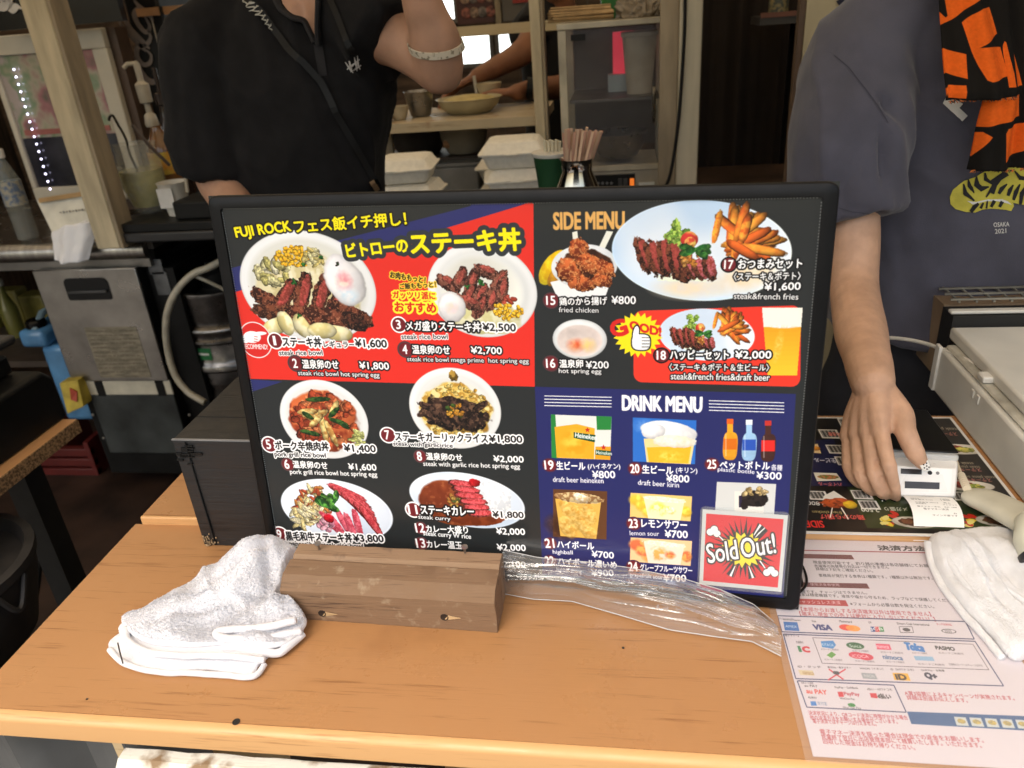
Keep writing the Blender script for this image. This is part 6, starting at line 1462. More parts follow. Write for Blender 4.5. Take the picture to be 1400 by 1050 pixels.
# blue tank, yellow box and stuff below the bar
tk = thing('water_tank', 'blue translucent plastic water tank with a black screw cap beneath the bar', 'water tank', PY(70, 500, 2.25))
BL = mat('blue tank plastic', (.10, .27, .50), .22, vs=7, var=.3, coat=.4, bump=.25, bs=12, bd=.01)
t0, t1 = PY(20, 452, 2.22), PY(102, 560, 2.22)
B().bx(t0.x + .05, t1.x + .06, 2.24, 2.55, t1.z - .06, t0.z - .07).build('tank_body', BL, tk, bevel=.02, seg=3)
B().bx(t0.x, t1.x - .02, 2.22, 2.56, t0.z - .07, t0.z - .005).build('tank_shoulder', BL, tk, bevel=.018, seg=3)
cp_ = PY(52, 458, 2.26); B().lathe(V((cp_.x, 2.27, t0.z - .02)), [(.034, 0), (.034, .035), (.028, .042), (.001, .043)], 20).build('cap', BKG, tk)
B().tube([V((t0.x + .06, 2.24, t0.z - .01)), V((t0.x + .06, 2.3, t0.z + .035)), V((t0.x + .06, 2.4, t0.z + .035)), V((t0.x + .06, 2.5, t0.z - .01))], .012, 8).build('handle', mat('grey handle', (.2, .3, .36), .4), tk)
yb_ = thing('yellow_box', 'small yellow carton leaning beside the blue tank', 'carton', PY(95, 545, 2.15))
yl = mat('yellow carton', (.50, .38, .05), .6, vs=20, var=.2)
p_ = [PY(81, 524, 2.16), PY(106, 520, 2.17), PY(114, 556, 2.15), PY(92, 566, 2.14)]
B().prism(p_, V((0, .05, 0))).build('carton', yl, yb_, bevel=.002)
B().prism([PY(96, 530, 2.155), PY(106, 535, 2.16), PY(106, 549, 2.15), PY(98, 546, 2.15)], V((0, -.004, 0))).build('red_mark', mat('red mark', (.4, .06, .03), .6), yb_, smooth=False)
ob_ = thing('oil_bottle', 'dim green glass bottle with a white cap on the lower shelf', 'bottle', PY(20, 430, 2.5))
oc = PY(18, 440, 2.55); B().lathe(oc, [(.032, -.06), (.034, .05), (.033, .06), (.013, .12), (.013, .15), (.017, .152), (.017, .175)], 18).build('glass', mat('green oil glass', (.14, .13, .03), .12, coat=.6), ob_)
B().lathe(oc, [(.0175, .152), (.0175, .178), (.001, .18)], 14).build('cap', PW, ob_)
pk = thing('mustard_packets', 'stack of mustard yellow packets on the lower shelf at the far left', 'packets', PY(20, 410, 2.62)); p = PY(0, 470, 2.62)
for k in range(3): B().bx(p.x - .1 + .12 * k, p.x + .01 + .12 * k, 2.64 + .01 * (k % 2), 2.72, p.z, p.z + .24 - .02 * k).build('packet', mat('mustard packet', (.20, .16, .03), .5, vs=9, var=.3), pk, bevel=.008)
lw = thing('lower_shelf', 'dark lower shelf board under the back bar', 'shelf', (-2.4, 2.5, 0)); B().bx(-3.2, -1.97, 2.3, 2.9, oc.z - .085, oc.z - .061).build('board', mat('dark board', (.05, .035, .025), .6), lw, smooth=False)
rc_ = thing('red_crate', 'dark red crate on the floor in the shadow left of the cooler', 'crate', PY(110, 620, 2.3)); p = PY(95, 660, 2.3)
for zz_ in range(4): B().bx(p.x - .1, p.x + .16, 2.28, 2.31, p.z + zz_ * .045, p.z + zz_ * .045 + .034).build('slat', mat('dark red crate', (.10, .012, .01), .5), rc_, bevel=.003)
for x in (p.x - .1, p.x + .14): B().bx(x, x + .02, 2.2805, 2.6, 0.0, p.z + .2).build('side', mat('dark red crate'), rc_, smooth=False)
# black till box on the side table
tb_ = thing('black_till_box', 'black plastic receipt printer box standing on the left side table', 'till box', PZ(40, 600, LZ))
a = PZ(76, 590, LZ + .0); xr = PZ(74, 583, LZ).x
zt3 = PY(60, 492, 1.20).z
bb_ = B(); yb3 = a.y + .06
bb_.rings([[V((x, .55, LZ + .001)), V((x, yb3, LZ + .001)), V((x, yb3, z2 - .02)), V((x, yb3 - .02, z2)), V((x, .55, z2))] for x, z2 in ((xr - .5, LZ + .11), (xr - .008, LZ + .11), (xr, LZ + .104))])
bb_.build('lower_case', BK, tb_, bevel=.004)
B().bx(xr - .5, xr - .05, .55, yb3 - .03, LZ + .112, LZ + .150).build('mid_case', BK, tb_, bevel=.006)
B().bx(xr - .5, xr - .035, .55, yb3 - .01, LZ + .165, LZ + .183).build('lid', mat('dark grey lid', (.03, .03, .031), .35), tb_, bevel=.007, seg=3)
B().bx(xr - .5, xr - .07, .55, yb3 - .05, LZ + .150, LZ + .165).build('hinge_block', BK, tb_, smooth=False)
# round black tubs at lower left
for k, (px, py, r_, z0_, lb) in enumerate(((5, 800, .16, .62, 'uppermost of the stacked black rubber tubs at the lower left edge'), (15, 860, .20, .46, 'middle black rubber tub of the stack at the lower left'), (20, 930, .21, .28, 'lowest black rubber tub of the stack at the lower left'))):
    c_ = PZ(px, py, z0_ + .12); t_ = thing('rubber_tub', lb, 'tub', (-.92 - .02 * k, .60, z0_), 'black tubs stacked at the lower left')
    P1_ = PZ(18, 770, .78); P2_ = PZ(38, 850, .62); r_ = (.16, P2_.x - P1_.x + .16, P2_.x - P1_.x + .17)[k]; cc = V((P1_.x - .16, P1_.y - .02, z0_)); m_ = mat('dusty black rubber', (.030, .028, .027), .55, vs=9, var=.3)
    B().lathe(cc, [(r_ * .8, 0), (r_ * .98, .10), (r_, .13), (r_ * 1.04, .135), (r_ * 1.04, .15), (r_ * .95, .152), (r_ * .9, .13), (.01, .13)], 40).build('tub_wall', m_, t_)
    B().tube(path([cc + V((r_ * 1.0, -.03, .13)), cc + V((r_ * 1.05, -.01, .09)), cc + V((r_ * 1.0, .03, .13))]), .005, 6).build('grip', m_, t_)
st2 = thing('black_stool', 'black stool carrying the stacked tubs', 'stool', (cc.x, cc.y, 0)); B().lathe((cc.x, cc.y, 0), [(.17, .25), (.18, .26), (.18, .279), (.01, .279)], 28).build('seat', BK, st2)
for k in range(4): a_ = math.radians(45 + 90 * k); B().tube([V((cc.x + .15 * math.cos(a_), cc.y + .15 * math.sin(a_), .255)), V((cc.x + .17 * math.cos(a_), cc.y + .17 * math.sin(a_), 0))], .012, 8).build('leg', BK, st2)
cw = thing('floor_cable', 'black cable hanging down in the dark beside the counter', 'cable', (-1.2, 1.2, 0)); B().tube(path([PY(52, 650, 1.3), PY(60, 690, 1.3), PY(56, 750, 1.25), PY(50, 810, 1.2), PY(40, 850, 1.2)]), .006, 8).build('lead', BK, cw)

# ------------------------------------------------------------------ middle: kitchen shelves
YS = 2.3
ks = thing('kitchen_shelf', 'cream painted timber shelf unit with bowls on it, between the two staff', 'shelf unit', (-.45, 2.4, 0))
s1a, s1b = PY(515, 172, YS), PY(733, 158, YS); zs1 = (s1a.z + s1b.z) / 2
B().bx(s1a.x - .1, s1b.x + .02, YS, YS + .38, zs1 - .026, zs1).build('shelf_board', wood('used shelf board', (.42, .34, .22), (.26, .19, .11), .6, 'x', 1, .5, dirt=((.25, .14, .07), 14, .58)), ks, smooth=False)
s2a, s2b = PY(600, 40, YS + .35), PY(733, 28, YS + .35); zs2 = (s2a.z + s2b.z) / 2
B().bx(s2a.x - .25, s2b.x + .1, YS + .35, YS + .38, zs2 - .03, zs2).build('upper_rail', wood('pale rail', (.48, .38, .22), (.34, .25, .13), .6, 'x'), ks, smooth=False)
pxa = PY(728, 100, YS - .03); pxb = PY(742, 100, YS - .03)
B().bx(pxa.x, pxa.x + .028, YS - .03, YS + .03, 0, 2.4).build('upright', CRM, ks, bevel=.002)
B().bx(pxa.x + .0285, pxa.x + .036, YS - .026, YS + .03, 0, 2.4).build('upright_edge', CRM2, ks, smooth=False)
B().bx(s1a.x - .09, s1a.x - .055, YS + .02, YS + .05, 0, zs1 + .30).build('upright', CRM2, ks, smooth=False)
q1 = PY(530, 200, YS + .1); B().bx(q1.x - .01, q1.x + .015, YS + .1, YS + .12, 0, zs1 - .027).build('upright', CRM2, ks, smooth=False)
zs3 = PY(640, 262, YS + .05).z - .03
B().bx(s1a.x - .1, s1b.x + 1.3, YS - .32, YS + .42, zs3 - .03, zs3).build('worktop', mat('dark worktop', (.045, .028, .02), .4, vs=6, var=.4), ks, smooth=False)
zsm = PY(600, 212, YS + .3).z
B().bx(s1a.x - .1, s1b.x + .02, YS + .25, YS + .45, zsm - .02, zsm).build('mid_board', mat('brown mid board', (.07, .045, .028), .6, vs=6, var=.4), ks, smooth=False)
for x in (s1a.x - .05, s1b.x + 1.2): B().bx(x, x + .04, YS - .3, YS - .26, 0, zs3 - .031).build('leg', CRM2, ks, smooth=False)
def bowlthing(name, label, cat, px, py, Y, r, h, m, z=None, inner=None, sy=1.0, grp=None):
    c_ = PY(px, py, Y); c_.z = z if z is not None else c_.z
    t_ = thing(name, label, cat, c_, grp)
    B().lathe(c_, [(r * .6, .0005), (r * .7, .004), (r * .9, h * .5), (r * .98, h * .93), (r * 1.05, h), (r * 1.0, h * 1.01), (r * .93, h * .93), (r * .8, h * .45), (r * .5, h * .1), (.001, h * .1)], 28, sy=sy).build('bowl_wall', m, t_)
    if inner: B().lathe(c_, [(r * .9, h * .8), (r * .7, h * 1.0), (r * .4, h * 1.15), (.001, h * 1.2)], 22, cap=False, sy=sy).build('contents', inner, t_)
    return t_
LIN = mat('tan bowl', (.30, .25, .18), .5); STB = mat('steel bowl', (.30, .29, .28), .3, .9, vs=20)
bowlthing('metal_bowl', 'clear and steel bowl on the shelf below the raised elbow', 'bowl', 575, 150, YS + .16, .045, .075, STB, zs1)
bowlthing('dough_tray', 'wide low tray of pale yellow food on the shelf in front of the cook', 'tray', 642, 146, YS + .18, .10, .045, mat('pale tray', (.40, .34, .2), .5), zs1, mat('pale yellow dough', (.48, .38, .16), .8, vs=40, bump=.6, bs=60))
bowlthing('plastic_tub', 'small clear food tub at the left end of the shelf', 'tub', 545, 150, YS + .1, .03, .04, mat('food tub', (.45, .38, .26), .4), zs1)
bowlthing('paper_bowl', 'tan paper bowl with a thick rim on the board below the shelf', 'bowl', 636, 205, YS + .33, .085, .085, LIN, zsm)
bowlthing('grey_pan', 'dark steel pan on the board below the shelf, left of the tan bowl', 'pan', 574, 205, YS + .36, .105, .085, mat('dark pan', (.09, .08, .07), .4, .7), zsm)
eg = B().lathe(PY(612, 198, YS + .28), [(.001, -.012), (.012, -.006), (.016, .004), (.012, .014), (.001, .018)], 14); tag(eg.build('brown_egg', mat('brown egg', (.5, .25, .12), .5)), 'single brown egg lying between the pan and the tan bowl', 'egg')
tc2 = PY(510, 205, YS + .2)
pst = thing('spice_box', 'white and red carton standing at the left end of the shelf', 'carton', PY(516, 165, YS + .05)); p = PY(512, 166, YS + .05)
B().bx(p.x, p.x + .045, YS + .05, YS + .09, zs1, zs1 + .13).build('carton', mat('white red carton', (.45, .38, .3), .6, vs=30, col2=(.4, .08, .05), lo=.4, hi=.5), pst, smooth=False)
# grey bus tub
gt = thing('grey_tub', 'long grey plastic tub behind the foam boxes on the worktop', 'tub', PY(620, 232, YS + .3)); a, b2 = PY(575, 206, YS + .18), PY(655, 236, YS + .18)
tubm = mat('grey tub plastic', (.24, .225, .20), .5)
B().bx(a.x, b2.x, YS + .18, YS + .40, zs3 + .001, zs3 + .085).build('tub', tubm, gt, bevel=.008); B().bx(a.x - .008, b2.x + .008, YS + .172, YS + .408, zs3 + .086, zs3 + .096).build('rim', tubm, gt, bevel=.002)
# clamshell boxes
CLM = mat('moulded white pulp', (.82, .79, .71), .75, vs=80, var=.05, bump=.25, bs=300)
def clam(label, x, y, z, w, rz=0.0, open_=0.0):
    t_ = thing('foam_box', label, 'food box', (x, y, z), 'white clamshell food boxes stacked on the worktop')
    ax = V((math.cos(rz), math.sin(rz), 0)); ay = V((-math.sin(rz), math.cos(rz), 0)); c_ = V((x, y, z)); h = w * .40
    def sq(s, zz, r=.16):
        o = []
        for cx, cy, a0 in ((1, -1, -90), (1, 1, 0), (-1, 1, 90), (-1, -1, 180)):
            for k in range(5):
                a = math.radians(a0 + 22.5 * k); o.append(c_ + ax * (s * w / 2 * (cx * (1 - r) + r * math.cos(a))) + ay * (s * w / 2 * (cy * (1 - r) + r * math.sin(a))) + V((0, 0, zz)))
        return o
    B().rings([sq(.74, .0005), sq(.78, .003), sq(.93, h * .52), sq(1.02, h * .53), sq(1.02, h * .56)]).build('base', CLM, t_, angle=50)
    B().rings([sq(1.03, h * .565), sq(1.03, h * .60), sq(.95, h * .62), sq(.80, h * .93), sq(.74, h * .96), sq(.70, h * .95), sq(.66, h * .99), sq(.6, h)]).build('lid', CLM, t_, angle=50)
    B().box(c_ + ay * (-w * .53) + V((0, 0, h * .57)), (w * .2, w * .06, .003), (ax, ay, V((0, 0, 1)))).build('tab', CLM, t_, smooth=False)
    return h
Yc = 2.02
p = PY(693, 262, Yc); zc0 = zs3
zz1 = PY(697, 228, Yc).z
w_ = .175; hcl = w_ * .40
tz0 = PY(698, 196, Yc).z          # top of the stack
nst = max(1, round((tz0 - zc0) / hcl))
for k in range(nst):
    clam(['bottom white clamshell box of the taller stack, mostly hidden by the board', 'white clamshell box second from the top of the taller stack', 'top white clamshell box of the taller stack beside the cream upright', 'lower white clamshell box of the taller stack'][min(3, (nst - 1 - k)) if nst - 1 - k < 1 else 0] if False else
         ('top white clamshell box of the taller stack beside the cream upright' if k == nst - 1 else 'white clamshell box directly under the top one of the taller stack' if k == nst - 2 else 'white clamshell box number three from the top of the taller stack'), PY(697, 230, Yc).x + .004 * (k % 2), Yc + .1, tz0 - hcl * (nst - k), w_, .05 + .1 * (k % 2))
clam('white clamshell box of the rear stack peeking out behind the taller stack', PY(692, 215, Yc + .3).x, Yc + .33, zs3 + .001, .17); 
clam('top white clamshell box of the rear stack behind the taller stack', PY(690, 215, Yc + .3).x, Yc + .33, zs3 + .0705, .17)
tz1 = PY(552, 219, Yc).z
for k in range(2): clam('top white clamshell box of the left stack beside the black polo shirt' if k else 'lower white clamshell box of the left stack beside the black polo shirt', PY(548, 240, Yc).x - .01 * k, Yc + .1, tz1 - hcl * (2 - k), .165, -.03 + .1 * k)
bse = thing('box_riser', 'low dark riser the food boxes stand on', 'riser', (-.4, 2.1, zs3)); zr = min(tz1 - 2 * hcl, tz0 - hcl * nst)
if zr > zs3 + .003: B().bx(s1a.x + .0, pxa.x - .0, YS - .31, YS - .06, zs3 + .0005, zr - .0005).build('block', mat('dark riser', (.03, .02, .015), .6), bse, smooth=False)
# wall stickers / menu photos high behind
wp = thing('photo_board', 'dark red board with rows of small pictures hanging above the window', 'picture board', PY(650, 15, 3.9))
a, b2 = PY(620, -30, 3.9), PY(676, 30, 3.9)
B().bx(a.x, b2.x, 3.9, 3.93, b2.z, a.z + .1).build('board', mat('dark red board', (.07, .02, .015), .5), wp, smooth=False)
for i in range(4):
    for j in range(4):
        x = a.x + .02 + i * (b2.x - a.x - .02) / 4; z = b2.z + .02 + j * .062
        B().lathe((x + .025, 3.899, z + .025), [(.024, 0), (.02, .004), (.001, .005)], 12, up=V((0, -1, 0))).build('picture', mat('picture tone %d' % ((i + j) % 3), ((.30, .10, .07), (.34, .22, .15), (.20, .16, .14))[(i + j) % 3], .5, vs=60, var=.5), wp)
cbx = thing('grey_cupboard', 'grey brown cupboard front to the right of the picture board', 'cupboard', PY(700, 10, 3.9)); a, b2 = PY(683, -30, 3.88), PY(733, 27, 3.88)
B().bx(a.x, b2.x, 3.88, 4.1, b2.z, a.z + .1).build('door', mat('grey cupboard', (.11, .095, .08), .5, vs=5), cbx, bevel=.004); B().bx(a.x - .03, a.x - .004, 3.87, 3.9, b2.z - .02, a.z + .1).build('stile', CRM2, cbx, smooth=False)
slabpx(B(), 700, -8, 722, 3, 3.87, .004).build('red_label', mat('red label', (.3, .03, .02), .5), cbx, smooth=False)

# warming cabinet
YW = 2.25
wa, wb2 = PY(762, 40, YW), PY(916, 33, YW); wz1 = (wa.z + wb2.z) / 2; wz0 = PY(850, 262, YW).z - .01
wc_ = thing('warming_cabinet', 'glass fronted food warming cabinet with a cream frame and switch panel', 'warming cabinet', ((wa.x + wb2.x) / 2, YW + .15, zs3))
WFm = mat('grimy cream metal', (.44, .40, .31), .45, vs=12, var=.18, bump=.1)
x0_, x1_ = wa.x, wb2.x; D2 = .34; gz0 = PY(850, 233, YW).z
for xx in (x0_, x1_ - .022):
    for yy in (YW, YW + D2 - .02): B().bx(xx, xx + .022, yy, yy + .02, zs3, wz1 - .0).build('post', WFm, wc_, bevel=.002)
B().bx(x0_ - .002, x1_ + .002, YW - .004, YW + D2, wz1 + .0005, wz1 + .016).build('roof', WFm, wc_, bevel=.002)
B().bx(x0_ + .023, x1_ - .023, YW + .001, YW + .019, gz0 - .0, gz0 + .014).build('sill', WFm, wc_, smooth=False)
B().bx(x0_ + .023, x1_ - .023, YW + .004, YW + D2 - .003, zs3 + .002, gz0 - .002).build('base_box', mat('base metal', (.34, .31, .25), .5), wc_, smooth=False)
B().bx(x0_ + .023, x1_ - .023, YW + D2 - .012, YW + D2 - .004, gz0 + .02, wz1).build('back_panel', mat('cabinet back', (.075, .065, .06), .35, .4), wc_, smooth=False)
zmid = PY(850, 130, YW + .1).z
B().bx(x0_ + .024, x1_ - .024, YW + .03, YW + D2 - .02, zmid - .008, zmid).build('shelf', mat('wire shelf', (.14, .13, .12), .4, .7), wc_, smooth=False)
GP = bpy.data.materials.new('cabinet glass'); GP.use_nodes = True; g_ = GP.node_tree.nodes['Principled BSDF']; g_.inputs['Alpha'].default_value = .12; g_.inputs['Roughness'].default_value = .04; g_.inputs['Base Color'].default_value = (.22, .22, .24, 1); g_.inputs['Coat Weight'].default_value = 1
B().bx(x0_ + .023, x1_ - .023, YW + .006, YW + .011, gz0 + .015, wz1 - .002).build('glass_door', GP, wc_, smooth=False)
B().bx(x0_ + .035, x0_ + .075, YW - .002, YW + .004, wz1 - .028, wz1 - .012).build('hinge_plate', BK, wc_, smooth=False)
hp = PY(900, 142, YW); B().tube(path([V((x1_ - .04, YW + .004, hp.z + .045)), V((x1_ - .04, YW - .02, hp.z + .035)), V((x1_ - .04, YW - .02, hp.z - .035)), V((x1_ - .04, YW + .004, hp.z - .045))]), .005, 8).build('handle', mat('dark chrome', (.2, .18, .15), .25, .9), wc_)
pa, pb = PY(812, 240, YW), PY(868, 262, YW)
B().bx(pa.x, pb.x, YW - .004, YW + .003, pb.z - .01, pa.z).build('switch_panel', BK, wc_, smooth=False)
for px_, cc2 in ((864, (.8, .18, .02)), (855, (.05, .05, .05)), (848, (.05, .05, .05))): p = PY(px_, 249, YW); B().bx(p.x - .006, p.x + .006, YW - .009, YW - .0045, p.z - .012, p.z + .012).build('switch', mat('switch %.2f' % cc2[0], cc2, .4, emit=cc2 if cc2[0] > .5 else None, es=.4), wc_, bevel=.001)
for k in range(4): p = PY(818 + k * 6, 250, YW); B().lathe((p.x, YW - .005, p.z), [(.004, 0), (.004, .002), (.001, .003)], 10, up=V((0, -1, 0))).build('knob', mat('grey knob', (.15, .15, .15), .4), wc_)
p = PY(884, 256, YW); B().bx(p.x - .022, p.x + .022, YW - .003, YW + .003, p.z - .02, p.z + .014).build('white_label', mat('label white'), wc_, smooth=False)
ccb = thing('tall_white_cup', 'stack of tall white cups inside the warming cabinet behind the glass', 'cups', PY(875, 130, YW + .12)); cc2 = V((PY(874, 130, YW + .12).x, YW + .12, zmid)); 
B().lathe(cc2, [(.035, .001), (.048, .15), (.052, .152), (.052, .162), (.048, .164), (.02, .16)], 24).build('cup_wall', mat('grey white cup', (.50, .46, .38), .5), ccb)
rdb = thing('red_packet', 'faintly glowing red packet standing inside the warming cabinet', 'packet', PY(856, 80, YW + .2)); p = PY(852, 80, YW + .2); B().bx(p.x - .03, p.x + .03, YW + .2, YW + .23, zmid + .05, wz1 - .02).build('packet', mat('red packet', (.72, .05, .08), .4, emit=(.8, .04, .08), es=.25), rdb, smooth=False)  # weak emission added to lift the red; the packet is no lamp
B().bx(p.x - .045, p.x + .02, YW + .19, YW + .24, zmid + .001, zmid + .049).build('white_foot', mat('pale blue box', (.45, .55, .58), .4), rdb, smooth=False)
bowlthing('steel_bowl', 'dark steel bowl on the lower deck of the warming cabinet', 'bowl', 845, 200, YW + .15, .085, .07, STB, gz0 + .016)
# on top of the cabinet
sk = thing('chopstick_bundle', 'bundle of wooden skewers lying on top of the warming cabinet', 'skewer bundle', PY(800, 24, YW + .05))
WSK = mat('pale skewer wood', (.46, .30, .14), .6, vs=30, var=.2); r_ = random.Random(3)
zk = wz1 + .0175
for k in range(46):
    y = YW + .05 + r_.random() * .07; z = zk + .004 + (k // 9) * .0066; x = PY(745, 20, YW).x + r_.random() * .02
    B().tube([V((x, y, z)), V((x + .165, y + r_.uniform(-.01, .01), z + r_.uniform(-.002, .002)))], .0034, 6).build('skewer', WSK, sk)
gc = thing('green_cup', 'green plastic cup on top of the warming cabinet behind the skewers', 'cup', PY(838, 20, YW + .1)); cc3 = V((PY(838, 20, YW + .1).x, YW + .12, zk)); GRN = mat('green plastic', (.03, .18, .04), .4, vs=9, var=.2)
B().lathe(cc3, [(.03, .001), (.038, .09), (.036, .09), (.028, .01)], 22).build('cup_wall', GRN, gc); B().bx(cc3.x - .03, cc3.x + .0, YW + .1, YW + .14, zk + .04, zk + .12).build('green_pack', mat('bright green pack', (.06, .32, .05), .4), gc, bevel=.003)
B().bx(cc3.x + .005, cc3.x + .035, YW + .105, YW + .135, zk + .05, zk + .13).build('red_pack', mat('red packet'), gc, smooth=False)
pbg = B(); rr = []
bc_ = V((PY(880, 12, YW + .12).x, YW + .12, zk))
def bagfn(u, v):
    th, ph = u * 2 * math.pi, v * math.pi * .5
    d = V((math.cos(th) * math.sin(ph + .001), math.sin(th) * math.sin(ph + .001), math.cos(ph)))
    r = 1 + .22 * mnoise.noise(d * 3.1) + .18 * (1 - abs(2 * mnoise.noise(d * 5.3 + V((3, 1, 2))))) + .06 * mnoise.noise(d * 15)
    return bc_ + V((d.x * .075 * r, d.y * .08 * r, max(0, d.z * .085 * r)))
tag(B().grid(bagfn, 110, 60).build('plastic_bag', mat('crumpled bag', (.27, .22, .16), .45, var=.2, coat=.2), angle=60), 'crumpled brownish plastic bag on the right top of the warming cabinet', 'bag')

# chopstick cup and straws, close behind the board
YK = 1.50; zk0 = PY(785, 262, YK).z - .03
kt = thing('side_ledge', 'dark ledge behind the menu board carrying the chopstick pot', 'ledge', (-.1, 1.5, 0)); B().bx(-.35, .12, 1.42, 1.66, zk0 - .03, zk0).build('ledge_top', BK, kt, smooth=False)
for x in (-.33, .07): B().bx(x, x + .03, 1.45, 1.62, 0, zk0 - .031).build('leg', BK, kt, smooth=False)
pot = thing('chopstick_pot', 'polished steel pot full of wooden chopsticks standing behind the top of the board', 'pot', (PY(786, 240, YK).x, YK + .05, zk0))
pc = V((PY(787, 240, YK).x, YK + .045, zk0)); pr2 = .045; pzt = PY(787, 222, YK).z - zk0
B().lathe(pc, [(pr2 * .98, .001), (pr2, .01), (pr2 * .95, pzt * .35), (pr2 * .66, pzt * .72), (pr2 * .72, pzt * .95), (pr2 * .76, pzt), (pr2 * .66, pzt * .98), (pr2 * .5, pzt * .7), (.001, .02)], 32).build('pot_wall', mat('polished steel', (.55, .52, .48), .12, 1.0, vs=3, var=.05), pot)
CH = mat('chopstick wood', (.52, .34, .22), .6, vs=12, var=.25, stretch=(1, 1, .2)); CH2 = mat('pink chopstick wood', (.46, .25, .17), .6)
r_ = random.Random(5); 
for k in range(22):
    px = 770 + k * 2.5 + r_.uniform(-.8, .8); p_t = PY(px, 176 + abs(k - 12) * .25 + r_.uniform(-2, 4), YK + .02 + .05 * r_.random()); a_ = r_.uniform(0, 6.28)
    p_b = pc + V(((k - 10.5) * .0022, r_.uniform(-.02, .02), pzt * .7)); d = p_t - p_b
    ax3 = d.normalized(); s3 = ax3.cross(V((0, 1, 0))).normalized(); t3 = ax3.cross(s3)
    B().box(p_b.lerp(p_t, .5), (.0048, .004, d.length), (s3, t3, ax3)).build('chopstick', CH if k % 3 else CH2, pot, smooth=False)
gcp = thing('straw_cup', 'green printed paper cup of pale sticks left of the chopstick pot', 'cup', (PY(757, 240, YK).x, YK, zk0)); gcc = V((PY(755, 240, YK + .1).x, YK + .12, zk0)); gz = PY(755, 212, YK + .1).z - zk0
B().lathe(gcc, [(.030, .001), (.040, gz), (.042, gz + .003), (.037, gz), (.028, .01)], 24).build('cup_wall', mat('green printed cup', (.015, .06, .022), .5, vs=22, col2=(.35, .04, .04), lo=.30, hi=.36), gcp)
B().lathe(gcc, [(.0405, gz - .004), (.0435, gz + .001), (.0435, gz + .004), (.039, gz + .005)], 24).build('rim', mat('cup rim', (.6, .56, .48), .5), gcp)
for k in range(9):
    px = 744 + k * 2.7; p_t = PY(px, 191 + (k % 3), YK + .1 + .01 * (k % 2)); p_b = gcc + V(((k - 4) * .003, 0, gz * .6)); d = p_t - p_b; ax3 = d.normalized(); s3 = ax3.cross(V((0, 1, 0))).normalized(); t3 = ax3.cross(s3)
    B().box(p_b.lerp(p_t, .5), (.005, .003, d.length), (s3, t3, ax3)).build('stick', mat('pale stick', (.56, .50, .36), .6), gcp, smooth=False)

# right: posts, curtain, shelf, panel
YP = 2.0
rp1 = thing('cream_post', 'cream painted post to the right of the warming cabinet', 'post', (PY(945, 130, YP).x, YP, 0)); a, b2 = PY(928, 130, YP), PY(957, 130, YP)
B().bx(a.x - .002, b2.x - .0, YP, YP + .05, 0, 2.4).build('post', mat('post cream', (.48, .43, .32), .6, vs=8, var=.14, stretch=(3, 3, .4), bump=.2), rp1, bevel=.003)
B().bx(a.x - .045, a.x - .003, YP + .02, YP + .05, 0, 2.4).build('inner_stile', CRM2, rp1, smooth=False)
ck = thing('black_lead', 'black power lead running down beside the cream post', 'cable', (a.x, YP, 0)); B().tube(path([PY(937, -20, YP - .01), PY(936, 40, YP - .01), PY(932, 110, YP - .01), PY(926, 180, YP - .01), PY(916, 240, YP - .01), PY(905, 262, YP - .01)]), .004, 8).build('lead', BK, ck)
crt = thing('dark_curtain', 'dark brown curtain filling the gap beyond the cream post', 'curtain', (.3, 3.0, 0))
B().grid(lambda u, v: (.16 + .75 * u, 3.0 + .03 * math.sin(u * 34) + .012 * math.sin(u * 71 + v), .02 + 2.3 * v), 120, 4).build('curtain_cloth', mat('dark brown cloth', (.022, .014, .010), .9, vs=4), crt)
B().bx(.13, .18, 2.85, 2.95, 0, 2.3).build('black_edge', BK, crt, smooth=False)
hsf = thing('high_shelf', 'small shelf with tins high up behind the right person', 'shelf', PY(1070, 20, 2.7)); a, b2 = PY(1040, 18, 2.7), PY(1103, 24, 2.7)
B().bx(a.x, b2.x, 2.7, 2.9, a.z - .035, a.z - .012).build('board', mat('dark shelf', (.04, .035, .03), .5), hsf, smooth=False); B().bx(a.x, b2.x, 2.695, 2.699, a.z - .014, a.z).build('red_lip', mat('faded red lip', (.16, .06, .035), .5), hsf, smooth=False)
B().bx(b2.x - .01, b2.x + .02, 2.7, 2.9, 0, a.z - .036).build('support', BK, hsf, smooth=False)
tin = thing('patterned_tin', 'small patterned tin standing on the high shelf', 'tin', (PY(1066, 10, 2.72).x, 2.76, a.z)); B().lathe((PY(1066, 10, 2.75).x, 2.77, a.z - .011), [(.03, 0), (.03, .10), (.028, .105), (.001, .106)], 20).build('tin_wall', mat('patterned tin', (.22, .18, .08), .5, vs=90, col2=(.05, .06, .05), lo=.45, hi=.55), tin)
YQ = 1.75
wpn = thing('cream_hoarding', 'tall cream board beside the right person', 'panel', (PY(1120, 100, YQ).x, YQ, 0)); a, b2 = PY(1094, 110, YQ), PY(1160, 100, YQ)
B().bx(a.x, b2.x + .12, YQ, YQ + .02, 0, 2.4).build('board', mat('yellowed panel', (.44, .37, .23), .6, vs=5, var=.12, stretch=(2, 2, .6)), wpn, smooth=False); B().bx(a.x - .012, a.x - .001, YQ + .004, YQ + .03, 0, 2.4).build('dark_edge', mat('brown edge', (.10, .06, .035), .6), wpn, smooth=False)
yp = thing('yellow_poster', 'yellow poster with black marks pinned to the cream panel', 'poster', PY(1160, 10, YQ - .005)); a, b2 = PY(1146, -40, YQ - .004), PY(1200, 40, YQ - .004)
B().bx(a.x + .012, b2.x, YQ - .004, YQ - .001, b2.z, a.z).build('sheet', mat('yellow poster', (.52, .38, .04), .5, vs=6), yp, smooth=False)
